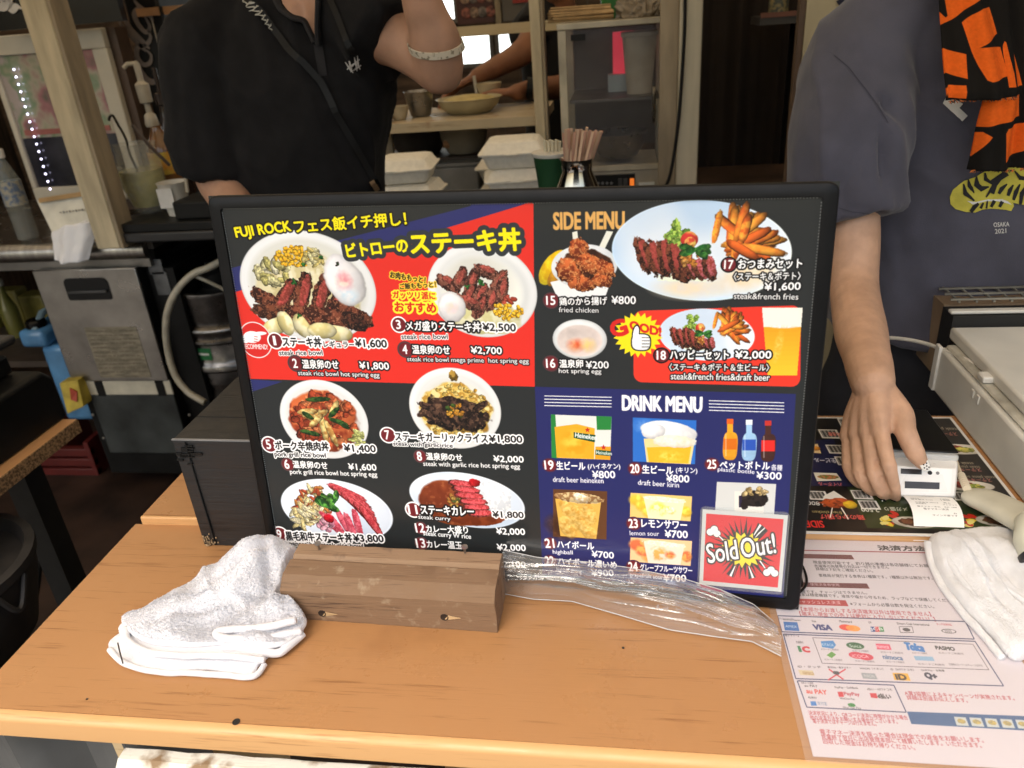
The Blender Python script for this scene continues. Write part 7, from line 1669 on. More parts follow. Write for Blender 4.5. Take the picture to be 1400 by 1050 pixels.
for tri in ([(1143, 2), (1155, -6), (1155, 18)], [(1137, 42), (1156, 40), (1147, 56)]): B().prism([PY(x, y, YQ - .0045) for x, y in tri], V((0, -.001, 0))).build('black_mark', mat('navy mark', (.01, .01, .03), .5), yp, smooth=False)
B().prism([PY(x, y, YQ - .0045) for x, y in ((1151, 18), (1165, 18), (1165, 22), (1151, 22))], V((0, -.001, 0))).build('text_line', mat('navy mark'), yp, smooth=False)
fb_ = thing('dark_partition', 'black kick board below the ledge behind the counter, shadowed', 'partition', (.5, 1.85, 0)); B().bx(.2, 1.6, 1.9, 1.92, 0, .98).build('board', mat('dark partition', (.012, .011, .012), .6), fb_, smooth=False)
# ------------------------------------------------------------------ people
from mathutils.bvhtree import BVHTree
def ellring(c, a, b, ra, rb, n=28, e=2.0):
    o = []
    for k in range(n):
        t = 2 * math.pi * k / n; ca, sa = math.cos(t), math.sin(t)
        o.append(c + a * (ra * math.copysign(abs(ca) ** (2 / e), ca)) + b * (rb * math.copysign(abs(sa) ** (2 / e), sa)))
    return o
def torso(b, secs, yaw, e=2.3):
    A = V((math.cos(yaw), math.sin(yaw), 0)); D = V((-math.sin(yaw), math.cos(yaw), 0))
    b.rings([ellring(V(c), A, D, ra, rb, 28, e) for c, ra, rb in secs])
def limb(b, pts, rad, n=18, flat=None, cap0=True, cap1=True, sub=6):
    pts = [V(p) for p in pts]; P_ = path(pts, sub); R_ = []
    for i in range(len(pts) - 1):
        for k in range(sub): t = k / sub; t = t * t * (3 - 2 * t); R_.append(rad[i] * (1 - t) + rad[i + 1] * t)
    R_.append(rad[-1])
    d0 = (P_[0] - P_[1]).normalized(); d1 = (P_[-1] - P_[-2]).normalized()
    if cap0:
        ex = [(P_[0] + d0 * R_[0] * s, R_[0] * math.sqrt(max(.0009, 1 - s * s))) for s in (.98, .8, .5)]
        P_ = [e[0] for e in ex] + P_; R_ = [e[1] for e in ex] + R_
    if cap1:
        r1 = R_[-1]; p1 = P_[-1]; ex = [(p1 + d1 * r1 * s, r1 * math.sqrt(max(.0009, 1 - s * s))) for s in (.5, .8, .98)]
        P_ += [e[0] for e in ex]; R_ += [e[1] for e in ex]
    b.tube(P_, R_, n, flat=flat)
def head(b, c, fwd, s=1.0):
    """head centred at c, facing fwd; returns anchors"""
    f = V(fwd).normalized(); r = f.cross(V((0, 0, 1))).normalized(); u = r.cross(f)
    b.rings([ellring(c + u * z * s + f * y * s, r, f, rx * s, ry * s, 24) for z, y, rx, ry in ((-.118, .045, .008, .008), (-.112, .04, .028, .030), (-.09, .025, .048, .06), (-.06, .012, .060, .078), (-.02, .0, .070, .092), (.03, -.004, .075, .098), (.07, -.008, .070, .092), (.1, -.012, .052, .07), (.118, -.014, .024, .034), (.122, -.014, .006, .008))])
    b.rings([ellring(c + f * (.098 + dy) * s + u * z * s, r, f, w * s, w * .8 * s, 12) for z, dy, w in ((-.036, -.004, .006), (-.03, .008, .014), (-.02, .012, .013), (0, .0, .008), (.02, -.006, .005))])
    for sg in (-1, 1): b.rings([ellring(c + r * (sg * (.073 + w * .012)) * s + u * z * s - f * .004, r, f, .006 * s, (.012 + .006 * w) * s, 10) for z, w in ((-.03, 0), (-.02, 1), (.0, 1.3), (.016, 1), (.024, 0))])
    return f, r, u
def face_parts(par, c, fwd, s=1.0, hair=(.012, .009, .008), long=0.0):
    f = V(fwd).normalized(); r = f.cross(V((0, 0, 1))).normalized(); u = r.cross(f)
    for sg in (-1, 1):
        e = c + r * sg * .031 * s + f * .082 * s + u * .004 * s
        B().lathe(e - u * .0, [(.001, -.012), (.009, -.008), (.0125, 0), (.009, .008), (.001, .012)], 14, up=f).build('eye', mat('eye white', (.7, .68, .64), .2), par)
        B().lathe(e + f * .0105, [(.0055, 0), (.004, .002), (.001, .0024)], 12, up=f).build('iris', mat('dark iris', (.03, .018, .01), .1), par)
        B().rings([ellring(c + r * sg * (x) * s + f * (.092 - x * .25) * s + u * (.026 + z) * s, u, f, .0035, .003, 8) for x, z in ((.014, -.002), (.028, .004), (.046, 0))]).build('eyebrow', mat('hair dark', hair, .6), par)
    B().rings([ellring(c + r * x * s + f * (.088 - abs(x) * .5) * s - u * .058 * s, u, f, w, w, 8) for x, w in ((-.024, .001), (-.012, .005), (0, .0045), (.012, .005), (.024, .001))]).build('lips', mat('lips', (.42, .16, .13), .5), par)
    h = B(); h.rings([ellring(c + u * z * s + f * y * s, r, f, rx * s, ry * s, 30) for z, y, rx, ry in ((-.05 - long, -.055, .05, .03), (-.03 - long * .6, -.045, .074, .05), (.0, -.035, .084, .072), (.04, -.018, .086, .092), (.08, -.012, .080, .100), (.115, -.014, .058, .076), (.134, -.016, .028, .038), (.138, -.016, .004, .005))])
    h.build('hair', mat('hair dark', hair, .5, vs=60, bump=.6, bs=120), par)
SK1 = mat('fair skin', (.40, .225, .145), .5, vs=22, var=.10, bump=.12, bs=260, sss=.12, spec=.4)
SK2 = mat('warm skin', (.56, .34, .225), .5, vs=38, var=.09, bump=.3, bs=300, sss=.06, spec=.4)
SK3 = mat('tanned skin', (.26, .11, .055), .5, vs=22, var=.08, sss=.1)
BLKC = mat('black pique cotton', (.0085, .008, .0085), .9, vs=30, var=.15, bump=.3, bs=900, sheen=.02, spec=.2)
NAVY = mat('washed navy cotton', (.062, .061, .084), .92, vs=16, var=.12, bump=.3, bs=700, sheen=.2)
def wrinkle(fs, amp=0.0, sc=(9, 9, 4), seed=0):
    """folds: list of (centre, direction, width, length, depth)"""
    def d(co, nr):
        out = co.copy()
        if amp:
            for i in range(len(co)):
                p = co[i]; q_ = V((p[0] * sc[0] + p[2] * 2.5, p[1] * sc[1], p[2] * sc[2] + p[0] * 3 + seed)); r_ = (1 - min(1, abs(2.8 * mnoise.noise(q_)))) ** 2 * .7 + .5 * mnoise.noise(q_ * 2.3)
                out[i] += nr[i] * (amp * r_)
        for c, dr, w, l, dp in fs:
            c = np.array(c); dr = np.array(V(dr).normalized()); v = co - c; t = v @ dr; perp = v - t[:, None] * dr[None]; r2 = (perp ** 2).sum(1)
            out += nr * (dp * np.exp(-r2 / (w * w)) * np.exp(-(t / l) ** 2))[:, None]
        return out
    return d
def bvh_of(o, root):
    me = o.data; off = root_of(root); vs = [v.co + off for v in me.vertices]; return BVHTree.FromPolygons(vs, [tuple(p.vertices) for p in me.polygons])
def hit(bv, px, py, off=.002):
    d = ray(px, py).normalized(); h = bv.ray_cast(CAM_POS, d)
    if h[0] is None: return None
    n = h[1] if h[1].dot(d) < 0 else -h[1]
    return h[0] + n * off
def decal(bv, poly, name, m, par, off=.0015, step=3.0):
    """print lying on the cloth: fine triangulated outline dropped on the surface"""
    from mathutils.geometry import tessellate_polygon
    bm = bmesh.new(); vs = [bm.verts.new((x, y, 0)) for x, y in poly]; bm.faces.new(vs)
    bmesh.ops.triangulate(bm, faces=bm.faces[:])
    for _ in range(3):
        es = [e for e in bm.edges if e.calc_length() > step]
        if not es: break
        bmesh.ops.subdivide_edges(bm, edges=es, cuts=1); bmesh.ops.triangulate(bm, faces=bm.faces[:])
    b = B(); last = None; P_ = []
    for v in bm.verts:
        h = hit(bv, v.co.x, v.co.y, off); P_.append(h)
    good = [p for p in P_ if p is not None]
    if not good: bm.free(); return None
    bm.verts.index_update(); fs = [tuple(v.index for v in f.verts) for f in bm.faces if all(P_[v.index] is not None for v in f.verts)]
    b.add([p if p is not None else good[0] for p in P_], fs); bm.free()
    return b.build(name, m, par, angle=180, fixn=False)
def strip_poly(pts, w):
    """centre line (pixels) to polygon"""
    L_ = []; R_ = []
    for i, (x, y) in enumerate(pts):
        x0, y0 = pts[max(i - 1, 0)]; x1, y1 = pts[min(i + 1, len(pts) - 1)]; l = math.hypot(x1 - x0, y1 - y0); nx, ny = -(y1 - y0) / l, (x1 - x0) / l
        ww = w[i] if isinstance(w, (list, tuple)) else w
        L_.append((x + nx * ww, y + ny * ww)); R_.append((x - nx * ww, y - ny * ww))
    return L_ + R_[::-1]

# ---- left person: black polo, one hand raised to the head
PL = thing('person', 'person in a black polo shirt and lanyard with one hand raised to the head', 'person', (-.62, 1.5, 0))
Yb = 1.46
shR, shL = PY(276, 30, Yb), PY(492, 14, Yb)
neck = PY(398, -8, Yb - .0) + V((0, 0, .03)); hc = neck + V((.0, -.015, .18)); fwdL = V((.25, -1, -.25))
cx = (shR.x + shL.x) / 2 + .02
elR_ = PY(300, 240, 1.44); wrR = PY(345, 335, 1.27); haR = PY(375, 372, 1.17)
elL_ = PY(606, 92, 1.36); wrL = PY(566, -30, 1.31); haL = PY(556, -70, 1.33)
body = B()
torso(body, [((cx - .03, Yb + .03, .86), .13, .095), ((cx - .03, Yb + .03, .92), .13, .10), ((cx - .03, Yb + .03, 1.1), .12, .095), ((cx - .02, Yb + .03, 1.3), .13, .095), ((cx, Yb + .03, 1.45), .145, .085), ((cx, Yb + .03, 1.53), .08, .06)], .12)
limb(body, [V((cx, Yb + .03, 1.46)), neck + V((0, .02, .03)), hc - V((0, 0, .06))], [.062, .055, .052])
head(body, hc, fwdL)
limb(body, [V((cx - .08, Yb + .03, .9)), V((cx - .09, Yb + .02, .5)), V((cx - .09, Yb + .03, .08))], [.085, .06, .042])
limb(body, [V((cx + .08, Yb + .03, .9)), V((cx + .09, Yb + .02, .5)), V((cx + .09, Yb + .03, .08))], [.085, .06, .042])
limb(body, [shR + V((.03, .02, -.02)), elR_ + V((0, .0, .03)), elR_.lerp(wrR, .35), wrR, wrR.lerp(haR, .5)], [.055, .045, .042, .029, .03])
limb(body, [shL + V((-.03, .02, -.02)), shL.lerp(elL_, .55), elL_ + V((-.012, .01, 0))], [.058, .050, .042])
limb(body, [elL_ + V((-.008, .005, -.003)), elL_.lerp(wrL, .3), elL_.lerp(wrL, .65), wrL, wrL.lerp(haL, .6)], [.042, .043, .034, .026, .03])
def hand(b, base, d, side, nrm, s=1.0, curl=.4):
    d = V(d).normalized(); side = V(side).normalized(); nrm = V(nrm).normalized()
    for k in range(4):
        o = base + side * ((k - 1.5) * .019 * s) + d * .085 * s; L_ = (.068, .078, .072, .056)[k] * s
        limb(b, [base + side * ((k - 1.5) * .015 * s) + d * .01, o, o + (d * math.cos(curl) + nrm * math.sin(curl)) * L_ * .5, o + (d * math.cos(curl * 1.6) + nrm * math.sin(curl * 1.6)) * L_], [.013 * s, .0105 * s, .009 * s, .0075 * s], 10)
    limb(b, [base + side * .02 * s, base + side * .045 * s + d * .04 * s, base + side * .055 * s + d * .08 * s], [.014 * s, .012 * s, .009 * s], 10)
hand(body, wrR.lerp(haR, .35), haR - wrR, V((1, .3, 0)), V((0, -1, -.4)))
hand(body, wrL, (hc + V((.06, -.02, .06))) - wrL, V((0, -1, .3)), V((-1, .2, 0)))
finish_mesh(remesh(body, .0065, 4), 'body', SK1, PL)
face_parts(PL, hc, fwdL)
shirt = B()
torso(shirt, [((cx - .03, Yb + .03, .90), .150, .125), ((cx - .03, Yb + .03, 1.0), .148, .122), ((cx - .032, Yb + .03, 1.15), .143, .118), ((cx - .025, Yb + .028, 1.3), .150, .118), ((cx - .012, Yb + .028, 1.40), .172, .110), ((cx, Yb + .03, 1.47), .185, .10), ((cx, Yb + .03, 1.53), .155, .085), ((cx, Yb + .03, 1.575), .10, .07), ((cx, Yb + .03, 1.60), .066, .06)], .12, 2.5)
slE = PY(306, 236, 1.44)
limb(shirt, [shR + V((.045, .025, .0)), shR.lerp(slE, .25), shR.lerp(slE, .6), slE], [.070, .084, .090, .088], cap1=False)
slL = PY(533, 62, 1.405)
limb(shirt, [shL + V((-.05, .025, -.005)), shL.lerp(slL, .4) , slL], [.076, .080, .082], cap1=False)
PLs = remesh(shirt, .007, 6)
A_ = lambda px, py, Y=1.36: tuple(PY(px, py, Y))
sh_o = finish_mesh(PLs, 'polo_shirt', BLKC, PL, wrinkle([(A_(300, 150), (.1, 0, 1), .012, .08, -.008), (A_(340, 200), (.25, 0, 1), .014, .10, .008), (A_(470, 180), (-.3, 0, 1), .02, .1, .007), (A_(430, 230), (.5, 0, 1), .015, .08, -.007), (A_(330, 90), (.35, 0, 1), .012, .09, -.009), (A_(500, 100), (-.8, 0, .6), .012, .06, -.008), (A_(390, 160), (.2, 0, 1), .03, .12, .006), (A_(485, 235), (-.15, 0, 1), .012, .07, -.006), (A_(255, 140), (.1, 0, 1), .012, .08, .007)], .012, (11, 9, 5), 3))
bvL = bvh_of(sh_o, PL)
# trousers
tr = B(); torso(tr, [((cx, Yb + .03, .52), .15, .1), ((cx, Yb + .03, .8), .165, .115), ((cx, Yb + .03, .93), .16, .112)], .12)
for s_ in (-1, 1): limb(tr, [V((cx + s_ * .085, Yb + .03, .85)), V((cx + s_ * .095, Yb + .02, .5)), V((cx + s_ * .095, Yb + .03, .10))], [.1, .08, .07])
finish_mesh(remesh(tr, .012, 3), 'trousers', mat('black trousers', (.012, .012, .014), .9), PL)
for s_ in (-1, 1): B().rings([ellring(V((cx + s_ * .095, Yb - .03, z)), V((1, 0, 0)), V((0, 1, 0)), rx, ry, 18) for z, rx, ry in ((0.001, .045, .12), (.03, .048, .125), (.07, .042, .10), (.1, .035, .05))]).build('shoe', mat('black shoe', (.012, .012, .012), .5), PL)
# neckline, collar, placket
decal(bvL, [(383, -12), (437, -14), (437, 6), (436, 30), (434, 58), (430, 48), (420, 30), (402, 24), (388, 6)], 'open_neck', SK1, PL, .004)
COLM = mat('black ribbed collar', (.011, .010, .011), .85, bump=.4, bs=900)
c1_ = [hit(bvL, x, y, .008) for x, y in ((381, 2), (388, 14), (400, 26), (414, 30), (424, 42), (432, 60))]; c1_ = [p for p in c1_ if p is not None]
if len(c1_) > 2: B().tube(path(c1_, 5), .007, 8, flat=.6).build('collar', COLM, PL)
c2_ = [hit(bvL, x, y, .008) for x, y in ((440, -8), (440, 12), (439, 36), (437, 62))]; c2_ = [p for p in c2_ if p is not None]
if len(c2_) > 2: B().tube(path(c2_, 5), .008, 8, flat=.6).build('collar', COLM, PL)
decal(bvL, strip_poly([(434, 56), (438, 80), (442, 104)], 6), 'placket', COLM, PL, .003)
# embroidered chest mark
WT = mat('white thread', (.55, .53, .50), .6)
for pl in ([(473, 84), (477, 90), (482, 98)], [(478, 82), (480, 92), (484, 99)], [(484, 76), (486, 86), (488, 96)], [(488, 75), (489, 88), (492, 94)], [(475, 95), (482, 88), (491, 80)], [(480, 98), (487, 92), (493, 88)]): decal(bvL, strip_poly(pl, [.5, 1.3, .5]), 'chest_logo', WT, PL, .002, 2)
# lanyard
LB = mat('black webbing', (.006, .006, .006), .5, bump=.3, bs=500, spec=.25)
def strap(name, pts, w, m, off=.004):
    P_ = []
    for i in range(len(pts) - 1):
        for k in range(8):
            t = k / 8; h = hit(bvL, pts[i][0] * (1 - t) + pts[i + 1][0] * t, pts[i][1] * (1 - t) + pts[i + 1][1] * t, off)
            if h is not None: P_.append(h)
    if len(P_) < 4: return
    b = B(); rr = []
    for i, p in enumerate(P_):
        t = (P_[min(i + 1, len(P_) - 1)] - P_[max(i - 1, 0)]).normalized(); vw = (CAM_POS - p).normalized(); s_ = t.cross(vw).normalized() * w
        rr.append([p + s_, p + s_ + vw * .002, p - s_ + vw * .002, p - s_])
    b.rings(rr); return b.build(name, m, PL, smooth=False)
strap('lanyard', [(330, -10), (352, 12), (376, 42), (408, 80), (438, 112), (462, 158), (488, 205), (509, 245), (516, 262)], .0058, LB, .006)
strap('lanyard', [(452, -4), (464, 22), (474, 48), (484, 78)], .005, LB, .006)
for k in range(8):
    x, y = 338 + k * 4.9, -2 + k * 6.0
    decal(bvL, strip_poly([(x + 1, y - 4.4), (x - 4.6, y + 2.2), (x + 2.4, y + 3.4)], 1.1), 'lanyard_lettering', mat('silver print', (.30, .29, .25), .4), PL, .0115, 2)
strap('lanyard_clip', [(505, 247), (512, 262)], .005, mat('worn brass', (.34, .22, .12), .4, .5), .009)
# wrist band
d_ = (wrL - elL_).normalized(); bc2 = PY(600, 72, 1.33)
bpnt = elL_.lerp(wrL, .26)
WB = mat('fabric wristband', (.50, .44, .34), .6, vs=160, col2=(.2, .17, .12), lo=.42, hi=.46)
s_ = d_.cross(V((0, 1, 0))).normalized(); t_ = d_.cross(s_)
tilt = V((-.25, 0, .0))
B().rings([[bpnt + d_ * h_ + s_ * (math.cos(a) * r_) + t_ * (math.sin(a) * r_ * .98) + d_ * (.010 * math.cos(a)) for a in [2 * math.pi * k / 36 for k in range(36)]] for h_, r_ in ((-.006, .0435), (-.0055, .0455), (.0055, .0450), (.006, .043))], cap=False).build('wristband', WB, PL)

# ---- right person: navy shirt, patterned towel scarf
PR = thing('person', 'person in a washed navy t-shirt gripping the card terminal with painted nails', 'person', (.53, 1.3, 0))
YR = 1.30
cxr = .545
shr = PY(1168, 28, YR); shl2 = V((cxr + (cxr - shr.x), YR + .02, shr.z + .0))
neckr = V((cxr, YR + .0, 1.53)); hcr = neckr + V((0, -.03, .17)); fwdR = V((-.25, -1, -.55))
elb = PY(1168, 392, 1.13); fa = PY(1176, 450, 1.03); wr = PY(1193, 522, .895)
bodyr = B()
torso(bodyr, [((cxr, YR + .05, .86), .15, .09), ((cxr, YR + .04, 1.0), .14, .09), ((cxr, YR + .03, 1.2), .14, .09), ((cxr, YR + .02, 1.40), .14, .085), ((cxr, YR + .02, 1.49), .08, .06)], -.1)
limb(bodyr, [V((cxr, YR + .02, 1.42)), neckr + V((0, 0, .03)), hcr - V((0, 0, .06))], [.056, .05, .048])
head(bodyr, hcr, fwdR, .97)
for s_ in (-1, 1): limb(bodyr, [V((cxr + s_ * .08, YR + .05, .88)), V((cxr + s_ * .09, YR + .04, .48)), V((cxr + s_ * .09, YR + .06, .08))], [.085, .058, .04])
limb(bodyr, [shr + V((.04, .02, -.03)), PY(1160, 200, 1.24), PY(1168, 310, 1.18), elb, fa, PY(1186, 492, .945), wr], [.05, .046, .036, .034, .0345, .029, .0262], 22)
# other arm goes down behind the till
limb(bodyr, [shl2 + V((-.04, .02, -.03)), V((cxr + .25, YR, 1.20)), V((cxr + .24, YR - .10, 1.02)), V((cxr + .16, YR - .2, 1.0))], [.05, .043, .033, .026])
hand(bodyr, V((cxr + .16, YR - .2, 1.0)), V((-.6, -1, -.1)), V((1, -.5, 0)), V((0, 0, -1)), .9, .5)
# the gripping hand: back of the hand, four separate bent fingers, thumb
K = [PY(1204, 590, .840), PY(1187, 592, .852), PY(1172, 594, .866), PY(1160, 596, .880)]
PIP = [PY(1215, 637, .803), PY(1194, 647, .812), PY(1175, 645, .826), PY(1160, 637, .846)]
DIP = [PY(1221, 663, .799), PY(1202, 669, .804), PY(1184, 664, .816), PY(1168, 655, .834)]
TIP = [PY(1225, 680, .808), PY(1209, 678, .808), PY(1194, 673, .818), PY(1180, 666, .833)]
RA = [(.0098, .0086, .0078, .0060), (.0096, .0086, .0078, .0058), (.0092, .0082, .0074, .0056), (.0086, .0074, .0068, .0052)]
for k in range(4):
    wofs = (K[k] - K[1]) * .35
    limb(bodyr, [wr + wofs * .6 + V((0, -.006, -.008)), wr.lerp(K[k], .55) + wofs * .3, K[k]], [.0175, .0145, .0112], 14)
    limb(bodyr, [K[k], PIP[k], DIP[k], TIP[k]], RA[k], 14, sub=7)
    for J_, rr_ in ((K[k], .0112), (PIP[k], RA[k][1] * 1.13)):
        bodyr.rings([ellring(J_ + V((0, 0, z * rr_)), V((1, 0, 0)), V((0, 1, 0)), rr_ * math.sqrt(max(.001, 1 - z * z)), rr_ * math.sqrt(max(.001, 1 - z * z)), 12) for z in (-.98, -.7, -.3, 0, .3, .7, .98)])
TH = [wr + V((.012, -.006, -.012)), PY(1229, 566, .862), PY(1239, 592, .835), PY(1250, 617, .822), PY(1260, 633, .820)]
limb(bodyr, TH, [.017, .0165, .0122, .0112, .0080], 16)
# web between thumb and hand
limb(bodyr, [PY(1214, 556, .872), PY(1224, 572, .862)], [.017, .013], 12)
pm = remesh(bodyr, .0025, 1, .5)
gv = []
for k in range(3):
    a_ = (K[k] + K[k + 1]) / 2; b__ = (PIP[k] + PIP[k + 1]) / 2; c__ = (DIP[k] + DIP[k + 1]) / 2
    for p_, q_ in ((a_, b__), (b__, c__)): gv.append((tuple((p_ + q_) / 2 + V((0, -.006, 0))), tuple(q_ - p_), .0032, (q_ - p_).length * .62, -.0035))
for k in range(4):
    for J_, dp in ((PIP[k], -.0011), (DIP[k], -.0009)):
        fdir = (TIP[k] - K[k]).normalized()
        for s_ in (-.0032, 0, .0032): gv.append((tuple(J_ + fdir * s_ + V((0, -.008, 0))), (1, 0, .1), .0012, .009, dp))
tdir = (TH[4] - TH[2]).normalized()
for s_ in (-.004, 0, .004): gv.append((tuple(TH[3] + tdir * s_ + V((0, -.009, .003))), (1, 0, .35), .0013, .010, -.0012))
for k in range(3):
    gv.append((tuple(wr.lerp(K[k], .62) + V((0, -.012, .004))), tuple(K[k] - wr), .0035, .028, .0018))
gv.append((tuple(wr + V((0, -.02, .004))), (1, 0, .1), .0016, .02, -.001))
finish_mesh(pm, 'body', SK2, PR, wrinkle(gv))
face_parts(PR, hcr, fwdR, .97, long=.06)
# nails
def nail(c, d, n, w, l, m, dots, name):
    d = V(d).normalized(); n = (V(n) - d * V(n).dot(d)).normalized(); s_ = d.cross(n)
    def f(u, v):
        x = (u - .5) * 2; y = v; r = 1 - .25 * max(0, (y - .6) / .4) ** 2 - .2 * max(0, (.15 - y) / .15)
        return c + s_ * (x * w * r) + d * (y * l) + n * (.0016 * (1 - x * x * .9) - .001)
    no = B().grid(f, 10, 10).build(name, m, PR, angle=180, fixn=False, solid=.0006)
    b = B()
    for u, v in dots: p = f(u, v) + n * .0005; b.lathe(p, [(.0009, -.0002), (.0009, .0003), (.0001, .0004)], 8, up=n)
    b.build('nail_dots', mat('nail black', (.01, .01, .01), .2) if m.name == 'nail white' else mat('nail white'), no)
NW = mat('nail white', (.82, .80, .76), .15, coat=.6, var=0); NB = mat('nail black', (.01, .01, .01), .2)
td = (TH[4] - TH[3]).normalized(); tv = (CAM_POS - TH[4]).normalized()
tn = (tv + V((0, 0, .5))); tn = (tn - td * tn.dot(td)).normalized()
nail(TH[4] - td * .0050 + tn * .0074, td, tn, .0055, .0120, NW, [(.3, .3), (.65, .25), (.45, .55), (.75, .6), (.3, .8), (.6, .85)], 'thumbnail')
fd = (TIP[0] - DIP[0]).normalized(); nv_ = V((-.75, -.5, -.2)); nv_ = (nv_ - fd * nv_.dot(fd)).normalized()
nail(TIP[0] - fd * .003 + nv_ * .0062, fd, nv_, .0050, .011, NB, [(.3, .3), (.7, .35), (.5, .6), (.3, .85)], 'fingernail')
fd = (TIP[1] - DIP[1]).normalized(); nv_ = V((-.7, -.6, -.1)); nv_ = (nv_ - fd * nv_.dot(fd)).normalized()
nail(TIP[1] - fd * .003 + nv_ * .006, fd, nv_, .0048, .0105, NB, [(.4, .3), (.6, .7)], 'fingernail')
mo = PY(1161, 332, 1.145); B().lathe(mo, [(.0016, 0), (.0012, .0005), (.0001, .0006)], 8, up=V((0, -1, .2))).build('mole', mat('mole', (.10, .04, .025), .6), PR)
# shirt
sr = B()
torso(sr, [((cxr + .0, YR + .03, .985), .182, .150), ((cxr + .0, YR + .035, 1.0), .186, .146), ((cxr, YR + .035, 1.08), .180, .135), ((cxr, YR + .03, 1.2), .176, .128), ((cxr, YR + .02, 1.32), .184, .12), ((cxr, YR + .02, 1.42), .18, .105), ((cxr, YR + .02, 1.48), .145, .085), ((cxr, YR + .02, 1.525), .09, .068), ((cxr, YR + .02, 1.55), .066, .058)], -.1, 2.5)
s_end = PY(1152, 306, 1.20)
limb(sr, [shr + V((.07, .02, -.0)), shr + V((.018, .0, -.05)), PY(1160, 180, 1.235), PY(1154, 250, 1.215), s_end + V((.008, 0, .008))], [.066, .080, .084, .082, .078], cap1=False)
limb(sr, [shl2 + V((-.05, .02, -.01)), shl2 + V((-.0, .0, -.06)), V((cxr + .235, YR, 1.24))], [.066, .080, .076], cap1=False)
srm = remesh(sr, .0065, 6)
S_ = lambda px, py, Y: tuple(PY(px, py, Y))
so_ = finish_mesh(srm, 't_shirt', NAVY, PR, wrinkle([(S_(1228, 125, 1.17), (.05, 0, 1), .007, .055, -.016), (S_(1213, 175, 1.17), (-.22, 0, 1), .006, .06, -.020), (S_(1222, 170, 1.16), (-.25, 0, 1), .012, .06, .010), (S_(1205, 260, 1.15), (-.06, 0, 1), .007, .10, -.020),
    (S_(1250, 250, 1.14), (-.3, 0, 1), .02, .1, .007), (S_(1130, 200, 1.15), (-.3, 0, 1), .012, .06, .005), (S_(1160, 240, 1.14), (.25, 0, 1), .010, .05, -.005), (S_(1290, 400, 1.15), (.5, 0, 1), .016, .08, -.008), (S_(1240, 380, 1.15), (-.1, 0, 1), .02, .1, .006),
    (S_(1340, 350, 1.14), (.4, 0, 1), .02, .1, .005), (S_(1265, 60, 1.2), (.4, 0, 1), .015, .07, -.006), (S_(1182, 288, 1.13), (1, 0, -.2), .006, .03, -.004)], .010, (10, 9, 5), 8))
bvR = bvh_of(so_, PR)
jn = mat('dark jeans', (.015, .016, .022), .9)
tr = B(); torso(tr, [((cxr, YR + .04, .52), .15, .1), ((cxr, YR + .04, .85), .17, .12), ((cxr, YR + .04, 1.03), .16, .115)], -.1)
for s_ in (-1, 1): limb(tr, [V((cxr + s_ * .085, YR + .04, .85)), V((cxr + s_ * .095, YR + .03, .5)), V((cxr + s_ * .095, YR + .05, .10))], [.1, .08, .07])
finish_mesh(remesh(tr, .012, 3), 'trousers', jn, PR)
for s_ in (-1, 1): B().rings([ellring(V((cxr + s_ * .095, YR - .01, z)), V((1, 0, 0)), V((0, 1, 0)), rx, ry, 18) for z, rx, ry in ((0.001, .045, .12), (.03, .048, .125), (.07, .042, .10), (.1, .035, .05))]).build('shoe', mat('black shoe'), PR)
# seam of the dropped shoulder and the sleeve hem
sm = mat('seam shade', (.035, .035, .05), .9)
decal(bvR, strip_poly([(1141, 76), (1160, 92), (1180, 118), (1198, 142), (1214, 168)], .7), 'shoulder_seam', sm, PR, .0012)
decal(bvR, strip_poly([(1146, 284), (1165, 290), (1188, 292)], .5), 'sleeve_hem', sm, PR, .0012)
# printed striped animal body and lettering on the chest
YT = mat('yellow screen print', (.50, .44, .06), .85, vs=40, var=.12, bump=.3, bs=500); KT = mat('black screen print', (.012, .012, .014), .85); WTT = mat('white screen print', (.66, .65, .62), .85)
zt = lambda pts: [(1270 + x / 5.246, 130 + y / 5.25) for x, y in pts]
decal(bvR, zt([(150, 730), (170, 680), (215, 640), (250, 615), (320, 590), (380, 555), (430, 520), (520, 500), (620, 490), (760, 480), (760, 800), (690, 785), (640, 780), (600, 770), (560, 730), (500, 705), (440, 720), (400, 750), (340, 765), (320, 765), (380, 765), (470, 745), (560, 755), (605, 795), (585, 830), (540, 820), (440, 812), (380, 820), (330, 840), (260, 835), (190, 815), (155, 780)]), 'animal_print', YT, PR, .0022, 5)
for pl, w in (([(245, 635), (255, 700), (320, 755)], [1, 3.4, 1]), ([(280, 600), (290, 650), (318, 700)], [1, 3, .6]), ([(335, 580), (335, 640), (370, 670), (425, 655)], [1, 4, 4, 1]), ([(395, 555), (400, 600), (440, 625), (540, 545)], [1.2, 3, 3, 1]), ([(560, 560), (480, 610), (405, 730)], [3, 3.2, 1]), ([(520, 590), (470, 640), (450, 705)], [1, 3, 2.6]), ([(555, 635), (515, 670), (495, 705)], [1, 3, 2]), ([(600, 640), (575, 680), (560, 720)], [1, 3, 2]), ([(650, 635), (620, 690), (600, 750)], [1, 3.2, 2]), ([(700, 640), (665, 700), (650, 780)], [1, 3.2, 2]), ([(610, 540), (650, 590), (740, 600)], [1, 3, 2]), ([(350, 775), (320, 800), (295, 835)], [2, 3, 2.4]), ([(385, 770), (365, 810)], [1.5, 2]), ([(415, 755), (408, 810)], [1, 1.4]), ([(465, 755), (440, 800)], [2.6, 2]), ([(520, 760), (500, 800)], [2.6, 2])):
    decal(bvR, strip_poly(zt(pl), w), 'print_stripe', KT, PR, .0032, 4)
decal(bvR, zt([(270, 755), (330, 765), (420, 745), (520, 745), (560, 760), (590, 785), (560, 775), (480, 757), (400, 760), (310, 782)]), 'print_white', WTT, PR, .0028, 4)
